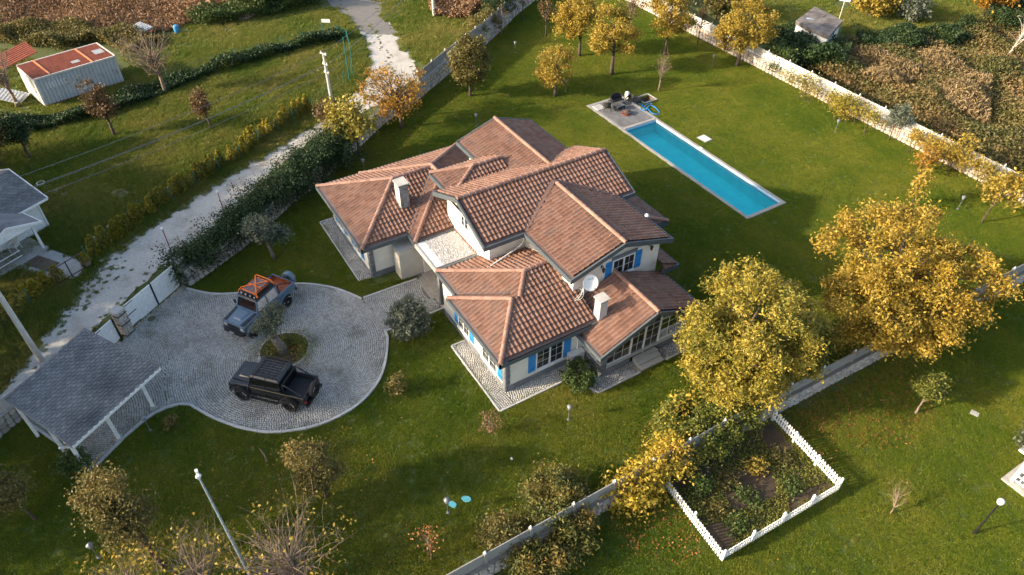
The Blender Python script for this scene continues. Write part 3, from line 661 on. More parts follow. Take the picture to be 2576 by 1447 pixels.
for a in ((-28.6,-21.43,12.70,17.8,0,.42,'+u'), (-28.6,-21.43,12.70,17.8,0,.42,'-v'), (-40.5,-33.85,10.22,12.,0,.42,'+u'), (-40.5,-33.85,10.22,12.,0,.42,'-v'),
          (-21.6,-21.43,12.70,12.98,.42,2.8,'+u'), (-21.7,-21.43,12.70,13.,.42,2.8,'-v'), (-34.,-33.85,10.22,10.5,.42,2.8,'+u'), (-34.1,-33.85,10.22,10.5,.42,2.8,'-v')): clad(*a)
# chimneys
def chimney(u, v, w, d_, z0, zt, material):
    c = MB().box(u-w/2, u+w/2, v-d_/2, v+d_/2, z0, zt-.22).build('chimney', material, villa)
    mb = MB()
    for sx in (-1, 1):
        for sy in (-1, 1): mb.box(u+sx*(w/2-.07)-.05, u+sx*(w/2-.07)+.05, v+sy*(d_/2-.07)-.05, v+sy*(d_/2-.07)+.05, zt-.225, zt-.07)
    mb.box(u-w/2+.1, u+w/2-.1, v-d_/2+.1, v+d_/2-.1, zt-.225, zt-.09); mb.build('chimney_vent', m_black, c)
    MB().hull8([(u-w/2-.08,v-d_/2-.08,zt-.07),(u+w/2+.08,v-d_/2-.08,zt-.07),(u+w/2+.08,v+d_/2+.08,zt-.07),(u-w/2-.08,v+d_/2+.08,zt-.07)],
               [(u-w/2-.08,v-d_/2-.08,zt-.01),(u+w/2+.08,v-d_/2-.08,zt-.01),(u+w/2+.08,v+d_/2+.08,zt+.02),(u-w/2-.08,v+d_/2+.08,zt+.02)]).build('chimney_cap', m_concrete, c)
    return c
m_chim = mat('pale_chimney_stone', [(.40,.38,.34),(.52,.49,.44)], 3., .9, .3, 14)
c1 = chimney(-35.28, 13.4, .72, .60, 3.2, 5.45, m_chim)
clad(-35.64, -34.92, 13.1, 13.7, 3.7, 5.2, '+u', .22); 
MB().poly([(-35.8,12.95,3.95),(-34.55,12.95,3.56),(-34.55,13.85,3.56),(-35.8,13.85,3.95)]).build('chimney_flashing', m_gutter, villa)
c2 = chimney(-21.13, 18.48, .50, .50, 2.6, 4.5, mat('grey_render', [(.36,.36,.35),(.46,.455,.44)], 2., .9, fine=.2))
# entrance canopy: gravel on a flat roof with a white metal edge, tile kerb on the wall side
MB().box(-32.55, -29.35, 12.72, 15.7, 2.72, 2.93).build('canopy_slab', m_wall, villa)
MB().beam((-32.3,12.66,2.86), (-29.0,12.66,2.86), .09, .30).build('fascia', m_concrete, villa)
MB().box(-32.45, -29.4, 12.74, 13.28, 2.93, 2.965).build('canopy_edge_sheet', m_white, villa)
def pebbles():
    n = 2600; p = np.stack([RS.uniform(-32.38, -29.46, n), 13.2+2.3*RS.rand(n)**.95, np.full(n, 2.955)], 1); k = 6
    oct_ = np.array([(1,0,0),(0,1,0),(-1,0,0),(0,-1,0),(0,0,.8),(0,0,-.5)]); fc = np.array([(0,1,4),(1,2,4),(2,3,4),(3,0,4)])
    s = RS.uniform(.03, .065, (n,1,1))*RS.uniform(.7, 1.3, (n,1,3)); V = p[:,None]+oct_[None]*s
    F = (fc[None]+6*np.arange(n)[:,None,None]).reshape(-1, 3)
    return mesh_np('pebbles', V.reshape(-1, 3), F, np.repeat(RS.rand(n), 6))
MB().box(-32.4, -29.44, 13.28, 15.6, 2.93, 2.95).build('canopy_bed', m_gravel, villa); link('pebbles', pebbles(), m_pebble, villa, kind='stuff')
for i in range(11):
    mb = MB(); u = -32.3+i*.265; n = 5
    MB(Matrix.Translation((u+.13, 15.62, 3.02))).tube([(0,-.24,-.05),(0,.12,.06)], [.115,.10], 8).build('curb_tile', m_cap, villa)
mb = MB()
for u in (-32.44, -29.42): mb.box(u-.03, u+.03, 12.74, 15.7, 2.93, 3.02)
mb.build('canopy_rim', m_concrete, villa)
MB().box(-29.55, -29.3, 12.8, 13.05, 0, 2.72).build('porch_post', m_plinth, villa)
MB().box(-32.15, -31.2, 15.52, 15.62, .03, 2.1).build('front_door', mat('dark_wood_door', [(.06,.03,.018),(.10,.05,.03)], 4., .5), villa)
# rendered store cupboard beside the entrance
MB().hull8([(-33.65,11.74,0),(-32.72,11.74,0),(-32.72,13.3,0),(-33.65,13.3,0)], [(-33.65,11.74,2.25),(-32.72,11.74,2.25),(-32.72,13.3,2.25),(-33.65,13.3,2.25)]).build('store_cupboard', m_cabinet, villa)
MB().box(-33.68, -32.69, 11.71, 13.31, 2.25, 2.29).build('cupboard_top', m_concrete, villa)

# windows and shutters: O = lower-left corner on the wall, r = direction to the right, nrm = outward
def frame_mat(O, r, nrm):
    r = Vector(r); nn = Vector(nrm); M = Matrix((r, nn, Vector((0,0,1)))).transposed().to_4x4(); M.translation = Vector(O); return M
def window(parent, O, r, nrm, w, h, sashes=2, gx=2, gz=3, sill=True, glass=None, curtain=True, fr=.055):
    M = frame_mat(O, r, nrm); f = MB(M)
    for x0 in (0, w-fr): f.box(x0, x0+fr, -.02, .05, 0, h)
    for z0 in (0, h-fr): f.box(fr, w-fr, -.02, .05, z0, z0+fr)
    for i in range(1, sashes): f.box(w*i/sashes-.045, w*i/sashes+.045, -.02, .06, fr, h-fr)
    wd = f.build('window', m_white, parent)
    for i in range(sashes):
        a = w*i/sashes+(.045 if i else fr); b = w*(i+1)/sashes-(.045 if i < sashes-1 else fr)
        MB(M).box(a, b, .0, .016, fr, h-fr).build('pane', glass or m_darkglass, wd)
        g = MB(M)
        for k in range(1, gx): g.box(a+(b-a)*k/gx-.007, a+(b-a)*k/gx+.007, .017, .022, fr, h-fr)
        for k in range(1, gz): g.box(a, b, .0175, .0265, h*k/gz-.007, h*k/gz+.007)
        if g.v: g.build('glazing_bar', m_white, wd)
    if sill: MB(M).box(-.06, w+.06, -.02, .12, -.07, -.003).build('sill', m_white, wd)
    return wd
def shutter(parent, O, r, nrm, w, h):
    M = frame_mat(O, r, nrm); n = max(2, round(w/.11)); b = MB(M)
    b.box(0, w, .004, .02, 0, h); sh = b.build('shutter', m_blue, parent)
    for i in range(n): MB(M).box(w*i/n+.004, w*(i+1)/n-.004, .02, .034, .0, h).build('board', m_blue, sh)
    b = MB(M)
    for z in (.14*h, .8*h): b.box(.0, w, .0345, .05, z, z+.07)
    b.build('batten', m_blue, sh); b = MB(M)
    for z in (.14*h, .8*h): b.box(-.03, w*.8, .0505, .058, z+.025, z+.045)
    b.build('strap_hinge', m_black, sh)
X, Y = (1,0,0), (0,1,0)
# front wing, front face (u=-21.43, right = +v)
window(villa, (-21.43,14.62,.72), (0,1,0), (1,0,0), 1.75, 1.55)
MB().box(-21.44, -21.36, 14.55, 16.45, 2.3, 2.52).build('lintel', m_plinth, villa)
shutter(villa, (-21.43,14.12,.70), (0,1,0), (1,0,0), .46, 1.62); shutter(villa, (-21.43,16.42,.70), (0,1,0), (1,0,0), .46, 1.62)
# front wing, side face (v=12.70, right = +u for a viewer at -v)
for uu in (-26.7,): window(villa, (uu,12.70,.6), (1,0,0), (0,-1,0), 1.3, 1.6); shutter(villa, (uu-.5,12.70,.6), (1,0,0), (0,-1,0), .45, 1.6); shutter(villa, (uu+1.36,12.70,.6), (1,0,0), (0,-1,0), .45, 1.6)
window(villa, (-23.9,12.70,.6), (1,0,0), (0,-1,0), 1.6, 1.6); shutter(villa, (-22.2,12.70,.6), (1,0,0), (0,-1,0), .45, 1.6)
# left wing, side face
for uu in (-39.6, -36.6):
    window(villa, (uu,10.22,.7), (1,0,0), (0,-1,0), 1.2, 1.5); shutter(villa, (uu-.5,10.22,.7), (1,0,0), (0,-1,0), .45, 1.55); shutter(villa, (uu+1.25,10.22,.7), (1,0,0), (0,-1,0), .45, 1.55)
# right wing gable window (u=-23.05)
window(villa, (-22.95,20.55,3.62), (0,1,0), (1,0,0), 1.55, 1.2, gz=2); shutter(villa, (-22.95,20.06,3.6), (0,1,0), (1,0,0), .44, 1.26); shutter(villa, (-22.95,22.16,3.6), (0,1,0), (1,0,0), .44, 1.26)
MB().box(-22.95, -22.88, 20.45, 22.2, 4.90, 5.08).build('lintel', m_plinth, villa)
# upper left gable window (v=15.45)
window(villa, (-31.2,15.45,4.0), (1,0,0), (0,-1,0), .9, .8, 2, 1, 2)
def lantern(parent, u, v, z):
    b = MB(); b.box(u, u+.05, v-.04, v+.04, z-.06, z+.1); b.beam((u+.05,v,z+.06), (u+.22,v,z+.12), .025, .025); la = b.build('wall_lamp', m_black, parent)
    MB(Matrix.Translation((u+.22,v,z-.12))).lathe([(.03,-.16),(.07,-.1),(.09,.08),(.11,.1),(.02,.2)], 6).build('lantern_head', m_black, la)
lantern(villa, -22.95, 19.75, 4.75); lantern(villa, -22.95, 23.1, 4.95)
# downpipes
mb = MB(); mb.tube([(-27.6,17.6,5.0),(-27.6,17.6,4.2),(-27.6,17.3,3.95),(-27.0,14.6,3.75)], .05, 6); mb.build('downpipe', m_white, villa)
mb = MB(); mb.tube([(-22.9,17.82,5.0),(-23.4,17.8,4.2),(-25.,17.8,4.05)], .05, 6); mb.build('downpipe', m_white, villa)
mb = MB(); mb.tube([(-21.0,17.2,2.75),(-21.35,17.3,2.5),(-21.35,17.3,.1)], .045, 6); mb.build('downpipe', m_white, villa)
MB().lathe([(.0,-.14),(.1,-.1),(.14,0),(.1,.1),(.0,.14)], 12, Matrix.Translation((-24.9,24.46,5.22))).build('globe_lamp', m_white, villa, smooth=True)

# sunroom: glazed gable end on a stone plinth, wooden floor inside
sv0, sv1, su = 17.72, 23.75, -19.66
m_floor = mat('warm_timber_floor', [(.22,.10,.045),(.34,.17,.08)], 3., .5)
m_sunglass = glassmat('sunroom_glass', (.62,.68,.66))
for bx_ in ((su-.16, su, sv0, 19.75, 0, .62), (su-.16, su, 21.75, sv1, 0, .62), (-22.9, su-.16, sv0, sv0+.16, 0, .95), (-22.9, su-.16, sv1-.16, sv1, 0, .62), (su-.3, su+.001, sv0-.001, sv0+.34, .0, 2.45)): MB().box(*bx_).build('sunroom_plinth', m_plinth, villa)
clad(su-1., su, sv0, 19.75, 0, .62, '+u'); clad(su-1., su, 21.75, sv1, 0, .62, '+u'); clad(su-1., su+.002, sv0, sv0+.34, .62, 2.4, '+u'); clad(-21.4, su, sv0, sv1, 0, .9, '-v')
MB().box(-22.9, su-.16, sv0+.16, sv1-.16, .30, .36).build('sunroom_floor', m_floor, villa)
mb = MB(); mb.box(su-.2, su+.1, sv0+.3, sv1+.02, .62, .70); mb.box(-21.3, su, sv0-.06, sv0+.2, .95, 1.02); mb.build('sunroom_sill', m_concrete, villa)
slope = (4.02-2.5)/3.6; top = lambda v: 2.5+slope*(min(v, 41.4-v)-17.1)-.22
bays = [18.06, 19.75, 20.7, 21.75, 23.7]; fr = MB()
for i, v in enumerate(bays):
    zb = .70 if i not in (2,) else .66; fr.box(su-.12, su-.02, v-.05, v+.05, zb-.3 if i in (1,2,3) else zb, top(v)-.02)
for a, b in zip(bays[:-1], bays[1:]):
    zl = .70 if not 19.7 < a < 21.7 else .42
    fr.box(su-.11, su-.03, a+.05, b-.05, zl, zl+.07)
    pts = [(su-.07,a+.05,zl),(su-.07,b-.05,zl),(su-.07,b-.05,top(b)),(su-.07,a+.05,top(a))]
    if a < 20.7 < b: pts.insert(3, (su-.07,20.7,top(20.7)))
    MB().poly(pts).build('sunroom_pane', m_sunglass, villa)
    nb = max(2, round((b-a)/.6)); g = MB()
    for k in range(1, nb): vv = a+(b-a)*k/nb; g.box(su-.085, su-.055, vv-.007, vv+.007, zl, top(vv))
    for zz in (1.3, 1.95):
        if zz < min(top(a), top(b)): g.box(su-.084, su-.056, a+.05, b-.05, zz-.007, zz+.007)
    g.build('glazing_bar', m_white, villa)
fr.build('sunroom_frame', m_white, villa)
window(villa, (-21.3,sv0,1.02), (1,0,0), (0,-1,0), 1.25, 1.15, 2, 1, 1, False, m_sunglass)
mb = MB(); mb.box(-22.9, -21.3, sv0, sv0+.1, .95, 2.4); mb.build('sunroom_side_wall', m_wall, villa)
m_cloth = mat('tablecloth_brown', [(.22,.10,.05),(.32,.16,.08)], 5., .8)
MB().box(-21.9, -20.4, 18.4, 19.4, .36, 1.05).build('sunroom_table', m_cloth, villa); MB().box(-22.2, -21.2, 21.2, 23.2, .36, .8).build('sunroom_bench', m_cloth, villa)
# granite steps
m_gran = mat('granite_step', [(.30,.29,.27),(.42,.41,.39)], 12., .85, fine=.4)
st = thing('garden_steps', 'three grey granite steps below the glazed sunroom', 'steps', (-19.2, 20.8, 0))
for k, (ua, ub) in enumerate(((su, -18.78), (su, -19.08), (su, -19.38))): MB().box(ua, ub, 19.98+.1*k*0, 21.58, .13*k+.003*(k>0), .13*(k+1)).build('step', m_gran, st)

# things fixed to or standing by the villa
dish = thing('satellite_dish', 'white round satellite dish on the wall between two tiled roofs', 'satellite dish', (-22.5, 18.35, 3.6))
n_ = Vector((.72,-.12,.55)).normalized(); R = n_.to_track_quat('Z', 'Y').to_matrix().to_4x4(); Md = Matrix.Translation((-22.15,18.42,4.78)) @ R
prof = [(.0,.0)]+[(r, .32*r*r) for r in (.1,.2,.3,.36,.40,.43)]+[(.445,.068),(.445,.048)]+[(r, .32*r*r-.02) for r in (.40,.3,.1)]+[(0,-.02)]
vs = MB(); vs.lathe(prof, 28, Md); vs.build('reflector', m_white, dish, smooth=True)
mb = MB(); lnb = Md @ Vector((0,-.28,.52)); mb.tube([Md @ Vector((0,-.5,.07)), lnb], .016, 6); mb.tube([lnb-Vector((.05,0,.03)), lnb+Vector((.06,0,.02))], .035, 8); mb.build('feed_arm', m_iron, dish)
mb = MB(); mb.tube([Md @ Vector((0,0,-.02)), (-22.55,18.32,4.5), (-22.55,18.32,3.55)], .025, 6); mb.tube([(-22.55,18.32,3.9),(-22.92,18.3,3.9)], .022, 6); mb.build('mast', m_iron, dish)
mb = MB()
for k in range(4):
    c = [(-22.55,18.3,4.25), (-22.3+random.gauss(0,.1),17.95+random.gauss(0,.1),3.75+.1*k), (-22.5,17.7+random.gauss(0,.1),3.5), (-22.9,17.6+.1*k,3.42)]
    mb.tube(smooth_path(c, 5), .010, 4)
mb.build('cable_loop', m_white, dish)
cu = bpy.data.curves.new('dish_lettering', 'FONT'); cu.body = 'VALX'; cu.size = .145; cu.align_x = 'CENTER'
to = bpy.data.objects.new('dish_lettering', cu); COL.objects.link(to); bpy.context.view_layer.update()
dg = bpy.context.evaluated_depsgraph_get(); tme = bpy.data.meshes.new_from_object(to.evaluated_get(dg)); bpy.data.objects.remove(to)
xd = Vector((.10,.99,-.02)); xd = (xd-n_*xd.dot(n_)).normalized(); yd = n_.cross(xd)
tm = Matrix((xd, yd, n_)).transposed().to_4x4(); tm.translation = Md @ Vector((0,0,0)) + yd*.16+n_*.04+xd*.03
tme.transform(tm); link('lettering', tme, mat('dish_blue_print', [(.16,.30,.42),(.22,.36,.48)], 3., .6), dish)
ac = thing('air_conditioner', 'pale outdoor air conditioning unit against the front wall beside a bush', 'air conditioner', (-21.1, 17.15, 0))
mb = MB(); mb.box(-21.36, -20.98, 16.98-.32, 17.62-.05, .16, .98); mb.build('casing', m_white, ac)
mb = MB(); mb.box(-21.38, -20.96, 16.64, 17.59, .98, 1.01); mb.build('lid', m_white, ac)
MB(Matrix.Translation((-20.975,17.02,.58)) @ Matrix.Rotation(math.pi/2, 4, 'Y')).lathe([(.30,0),(.30,.012),(.0,.012)], 24).build('fan_grille', mat('grille_shadow', [(.10,.10,.10),(.2,.2,.2)], 60., .6), ac)
mb = MB()
for k in range(7): mb.box(-21.30, -21.04, 16.652, 16.662, .25+.1*k, .30+.1*k)
mb.build('side_louvre', mat('louvre_grey', [(.20,.20,.20),(.3,.3,.3)], 8., .7), ac)
mb = MB(); mb.box(-21.34, -21.02, 16.72, 16.8, 0, .16); mb.box(-21.34, -21.02, 17.4, 17.48, 0, .16); mb.build('foot', m_concrete, ac)
sp = thing('spare_roof_tiles', 'small heap of spare terracotta ridge tiles below the satellite dish', 'roof tiles', (-23.0, 18.05, 3.03))
for k, (du, dv, dz, a) in enumerate(((0,0,.0,.3), (.14,.12,.0,.5), (.05,.03,.12,.2))):
    MB(Matrix.Translation((-22.55+du,18.02+dv*.5,3.10+dz)) @ Matrix.Rotation(a, 4, 'Z')).tube([(-.22,0,0),(.22,0,.01)], [.10,.085], 8).build('tile', m_cap, sp)
# ------------------------------------------------------------------ two off-road pick-ups (x forward, y left, z up; axles at x = +-1.40)
m_tyre = mat('tyre_rubber', [(.010,.010,.011),(.022,.022,.023)], 12., .85, .3, 60)
m_rim = mat('dark_rim', [(.02,.021,.023),(.05,.05,.052)], 6., .4, metal=.5)
m_lamp = mat('headlamp_glass', [(.45,.46,.47),(.6,.61,.62)], 8., .1, spec=.8)
m_amber = mat('amber_lens', [(.5,.16,.02),(.6,.2,.03)], 8., .2)
m_chrome = mat('plate_silver', [(.28,.28,.28),(.38,.38,.38)], 6., .3, metal=.6)
m_orange = mat('orange_leather', [(.55,.11,.012),(.65,.14,.018)], 5., .6)
m_strap = mat('orange_strap', [(.75,.14,.008),(.85,.18,.012)], 5., .6)
m_carglass = glassmat('car_glass', (.27,.27,.27), .4)
m_tint = mat('tinted_car_glass', [(.006,.007,.008),(.012,.012,.014)], 3., .04, spec=.8)
def wheel(root, x, y, z, side, r=.43, w=.28, name='wheel', M0=None, cover=None):
    M = (M0 if M0 is not None else Matrix.Translation((x, y, z)) @ Matrix.Rotation(-math.pi/2*side, 4, 'X'))
    wh = MB(M).lathe([(.10,-.02),(.10,w*.18),(.06,w*.2),(0.03,w*.2)], 10).build(name, m_black, root, world=False)
    MB(M).lathe([(.26,-w/2),(.36,-w/2),(r-.03,-w/2+.015),(r,-w/2+.06),(r,w/2-.06),(r-.03,w/2-.015),(.36,w/2),(.26,w/2),(.25,w/2-.04),(.25,-w/2+.04)], 28).build('tyre', m_tyre, wh, world=False, smooth=True)
    b = MB(M); b.lathe([(.255,-w/2+.05),(.262,w/2-.02),(.235,w/2-.03),(.225,0.02),(.02,.02)], 24)
    for k in range(8):
        a = 2*math.pi*k/8; ca, sa = math.cos(a), math.sin(a)
        b.beam((.05*ca,.05*sa,w*.16), (.235*ca,.235*sa,w*.30), .05, .03, (0,0,1))
    b.build('rim', m_rim, wh, world=False)
    b = MB(M)                                           # raised white lettering arcs on the sidewall
    for a0 in (.4, 3.5):
        for k in range(7):
            a = a0+k*.12; ca, sa = math.cos(a), math.sin(a); b.beam((.335*ca,.335*sa,w/2+.002), (.365*ca,.365*sa,w/2+.002), .022, .004, (0,0,1))
    b.build('sidewall_lettering', m_white, wh, world=False)
    if cover: MB(M).lathe([(r+.012,-w/2),(r+.022,-w/2+.03),(r+.022,w/2-.04),(r-.02,w/2+.02),(r-.12,w/2+.03),(.27,w/2+.02),(.26,w/2)], 28).build('wheel_cover', cover, wh, world=False, smooth=True)
    return wh
def arc_pts(cx, cz, r, a0, a1, n): return [(cx+r*math.cos(a0+(a1-a0)*i/n), cz+r*math.sin(a0+(a1-a0)*i/n)) for i in range(n+1)]
def prism_y(mb, poly, y0, y1):
    n = len(poly); mb._add([(p[0],y0,p[1]) for p in poly]+[(p[0],y1,p[1]) for p in poly], [tuple(range(n)), tuple(range(2*n-1,n-1,-1))]+[(i,i+n,(i+1)%n+n,(i+1)%n) for i in range(n)])
def pickup(name, label, loc, rz, paint, glass, seatm, bedm, roofm, wingm, spare_side, lights):
    root = thing(name, label, 'pickup truck', loc, rz, 'off-road pick-ups on the cobbled drive')
    B = lambda mb, nm, mt, p=None, **k: mb.build(nm, mt, p or root, world=False, **k)
    # lower body with wheel arches
    mb = MB(); wa = .53
    poly = [(2.02,.78),(2.02,1.14),(.80,1.24),(-1.06,1.24),(-1.06,1.0),(-2.36,1.0),(-2.36,.72)]+arc_pts(-1.40,.46,wa,.5,math.pi-.5,8)[::-1]
    poly = [(2.02,.78),(2.02,1.14),(.80,1.24),(-1.06,1.24),(-1.06,1.0),(-2.36,1.0),(-2.36,.70),(-1.90,.70)]+[p for p in arc_pts(-1.40,.46,wa,math.pi-.47,.47,8)]+[(-.90,.58),(.90,.58)]+[p for p in arc_pts(1.40,.46,wa,math.pi-.47,.47,8)]+[(1.90,.70)]
    prism_y(mb, poly, -.80, .80); body = B(mb, 'body', paint)
    mb = MB(); mb.box(-2.3, 1.95, -.62, .62, .50, .74); B(mb, 'underbody', m_black, body)
    # shoulder rails along the waist
    mb = MB(); mb.tube([(1.98,.79,1.13),(.8,.81,1.225),(-2.34,.81,1.245)], .028, 6); mb.tube([(1.98,-.79,1.13),(.8,-.81,1.225),(-2.34,-.81,1.245)], .028, 6); B(mb, 'shoulder_rail', paint, body)
    # bonnet with raised centre
    mb = MB(); mb.hull8([(.80,-.62,1.20),(2.0,-.50,1.10),(2.0,.50,1.10),(.80,.62,1.20)], [(.80,-.60,1.30),(1.96,-.47,1.215),(1.96,.47,1.215),(.80,.60,1.30)]); bon = B(mb, 'bonnet', paint)
    mb = MB(); mb.hull8([(.92,-.40,1.28),(1.72,-.30,1.22),(1.72,.30,1.22),(.92,.40,1.28)], [(.98,-.33,1.345),(1.62,-.24,1.285),(1.62,.24,1.285),(.98,.33,1.345)]); B(mb, 'bonnet_bulge', paint, bon)
    cu = bpy.data.curves.new('t', 'FONT'); cu.body = 'DEFENDER'; cu.size = .085; cu.align_x = 'CENTER'; cu.space_character = 1.3
    to = bpy.data.objects.new('t', cu); COL.objects.link(to); bpy.context.view_layer.update()
    tme = bpy.data.meshes.new_from_object(to.evaluated_get(bpy.context.evaluated_depsgraph_get())); bpy.data.objects.remove(to)
    tme.transform(Matrix.Translation((1.86,0,1.229)) @ Matrix.Rotation(math.radians(4.2), 4, 'Y') @ Matrix.Rotation(math.pi/2, 4, 'Z')); link('lettering', tme, m_chrome if lights else m_rim, bon, world=False)
    for s in (-1, 1):
        mb = MB(); mb.hull8([(.86,s*.64,1.235),(1.96,s*.53,1.147),(1.96,s*.78,1.147),(.86,s*.78,1.235)][::s], [(.86,s*.64,1.247),(1.94,s*.53,1.162),(1.94,s*.77,1.162),(.86,s*.77,1.247)][::s]); B(mb, 'wing_top', wingm, body)
        for ax in (1.40, -1.40):                        # wheel arch flares
            mb = MB(); pts = arc_pts(ax,.46,wa+.0,.40,math.pi-.40,8); po = arc_pts(ax,.46,wa+.07,.40,math.pi-.40,8)
            for i in range(8): mb.hull8([(pts[i][0],s*.76,pts[i][1]),(pts[i+1][0],s*.76,pts[i+1][1]),(pts[i+1][0],s*.96,pts[i+1][1]-.02),(pts[i][0],s*.96,pts[i][1]-.02)], [(po[i][0],s*.76,po[i][1]),(po[i+1][0],s*.76,po[i+1][1]),(po[i+1][0],s*.95,po[i+1][1]-.02),(po[i][0],s*.95,po[i][1]-.02)])
            B(mb, 'wheel_arch', m_black if not lights else paint, body)
            wheel(root, ax, s*.80, .43, s)
            mb = MB(); mb.box(ax-.45, ax+.45, s*.5, s*.78, .5, .98) if s > 0 else mb.box(ax-.45, ax+.45, -.78, -.5, .5, .98); B(mb, 'wheel_well', m_black, body)
        mb = MB(); mb.tube([(.95,s*.82,.56),(.80,s*.98,.50),(-.80,s*.98,.50),(-.95,s*.82,.56)], .03, 6); mb.box(-.8,.8,min(s*.84,s*.97),max(s*.84,s*.97),.485,.505); B(mb, 'side_step', m_black)
        mb = MB(); mb.box(.66,.72,min(s*.84,s*1.02),max(s*.84,s*1.02),1.36,1.38); mb.box(.63,.70,min(s*.97,s*1.10),max(s*.97,s*1.10),1.28,1.50); B(mb, 'mirror', m_black)
        for k, x0 in enumerate((.70, -.17)):            # doors: panel seam, handle, window
            mb = MB(); mb.box(x0-.84, x0, min(s*.80,s*.812), max(s*.80,s*.812), .62, 1.20); dr = B(mb, 'door', paint)
            mb = MB(); mb.box(x0-.78, x0-.62, min(s*.812,s*.84), max(s*.812,s*.84), 1.08, 1.12); B(mb, 'handle', m_black, dr)
    # cab: pillars, roof, glass, seats
    zb, zt = 1.24, 1.98; xb, xt, rb, rtp = .80, .55, -1.06, -1.02; yb, yt = .80, .70
    mb = MB()
    for s in (-1, 1):
        mb.beam((xb,s*(yb-.03),zb), (xt,s*(yt-.03),zt), .07, .07, (1,0,0)); mb.beam((-.13,s*(yb-.02),zb), (-.13,s*(yt-.02),zt), .05, .10, (1,0,0)); mb.beam((rb+.05,s*(yb-.03),zb), (rtp+.05,s*(yt-.03),zt), .07, .12, (1,0,0))
        mb.beam((xb,s*(yb-.01),zb+.03), (rb,s*(yb-.01),zb+.03), .05, .07)
    mb.beam((xb,-yb,zb+.03), (xb,yb,zb+.03), .06, .12); mb.beam((rb+.03,-yb,zb+.05), (rb+.03,yb,zb+.05), .06, .14)
    cab = B(mb, 'cab', paint)
    mb = MB(); q = lambda x, y, z: (x, y, z)
    mb.hull8([(xt+.10,-yt-.05,zt-.03),(xt+.10,yt+.05,zt-.03),(rtp-.05,yt+.05,zt-.03),(rtp-.05,-yt-.05,zt-.03)], [(xt+.0,-yt+.05,zt+.07),(xt+.0,yt-.05,zt+.07),(rtp+.06,yt-.05,zt+.07),(rtp+.06,-yt+.05,zt+.07)]); rf = B(mb, 'cab_roof', roofm)
    mb = MB(); mb.tube([(xt+.08,-yt-.05,zt-.01),(xt+.08,yt+.05,zt-.01),(rtp-.04,yt+.05,zt-.01),(rtp-.04,-yt-.05,zt-.01),(xt+.08,-yt-.05,zt-.01)], .022, 5); B(mb, 'rain_gutter', paint, rf)
    mb = MB(); mb.poly([(xb-.01,-yb+.07,zb+.08),(xb-.01,yb-.07,zb+.08),(xt-.0,yt-.07,zt-.03),(xt-.0,-yt+.07,zt-.03)]); B(mb, 'windscreen', glass)
    mb = MB(); mb.poly([(rb+.02,-yb+.08,zb+.12),(rb+.02,yb-.08,zb+.12),(rtp,yt-.08,zt-.05),(rtp,-yt+.08,zt-.05)]); B(mb, 'rear_window', glass)
    for s in (-1, 1):
        for a0, a1, b0, b1 in ((.72,-.08,.52,-.08), (-.18,-.96,-.18,-.94)):
            mb = MB(); mb.poly([(a0,s*(yb-.005),zb+.06),(a1,s*(yb-.005),zb+.06),(b1,s*(yt-.0),zt-.05),(b0,s*(yt-.0),zt-.05)]); B(mb, 'side_window', glass)
    mb = MB(); mb.box(.42,.74,-.74,.74,1.12,1.30); mb.lathe([(.17,0),(.19,.02),(.17,.04)], 16, Matrix.Translation((.36,.36,1.32)) @ Matrix.Rotation(.9, 4, 'Y')); B(mb, 'dashboard', seatm, cab)
    for s in (-1, 1):
        for x0 in (-.1, -.85):
            mb = MB(); mb.box(x0,x0+.55,s*.36-.32,s*.36+.32,.95,1.30); mb.hull8([(x0-.10,s*.36-.32,1.1),(x0+.14,s*.36-.32,1.1),(x0+.14,s*.36+.32,1.1),(x0-.10,s*.36+.32,1.1)], [(x0-.18,s*.36-.27,1.74),(x0+.02,s*.36-.27,1.74),(x0+.02,s*.36+.27,1.74),(x0-.18,s*.36+.27,1.74)]); B(mb, 'seat', seatm, cab)
    # load bed
    mb = MB(); mb.box(-2.36,-1.06,.74,.80,1.0,1.26); mb.box(-2.36,-1.06,-.80,-.74,1.0,1.26); mb.box(-2.36,-2.30,-.74,.74,1.0,1.26); bed = B(mb, 'load_bed', paint)
    mb = MB(); mb.box(-2.30,-1.07,-.74,.74,1.0,1.02); mb.box(-2.30,-1.07,.70,.74,1.02,1.20); mb.box(-2.30,-1.07,-.74,-.70,1.02,1.20); mb.box(-2.30,-2.27,-.70,.70,1.02,1.20); B(mb, 'bed_liner', bedm, bed)
    mb = MB()
    for s in (-1, 1): mb.tube([(-1.18,s*.70,1.25),(-1.18,s*.66,1.80),(-1.35,s*.67,1.78),(-2.22,s*.70,1.26)], .035, 7)
    mb.tube([(-1.18,-.66,1.80),(-1.18,.66,1.80)], .035, 7); B(mb, 'roll_bar', m_black)
    # front
    mb = MB(); mb.box(2.02,2.05,-.40,.40,.82,1.06); B(mb, 'grille', m_black)
    mb = MB(); mb.box(2.0,2.035,-.80,.80,1.06,1.14); mb.box(2.0,2.03,-.80,.80,.76,.82); B(mb, 'front_panel', paint)
    for s in (-1, 1):
        mb = MB(Matrix.Translation((2.022,s*.60,.94)) @ Matrix.Rotation(math.pi/2, 4, 'Y')); mb.lathe([(.105,0),(.10,.03),(.03,.045)], 16); hl = B(mb, 'headlight', m_lamp)
        mb = MB(Matrix.Translation((2.022,s*.735,.86)) @ Matrix.Rotation(math.pi/2, 4, 'Y')); mb.lathe([(.04,0),(.03,.02)], 10); B(mb, 'indicator', m_amber)
        mb = MB(); mb.box(-2.40,-2.36,min(s*.66,s*.78),max(s*.66,s*.78),.8,.96); B(mb, 'tail_light', mat('red_lens', [(.35,.015,.01),(.45,.02,.015)], 6., .2))
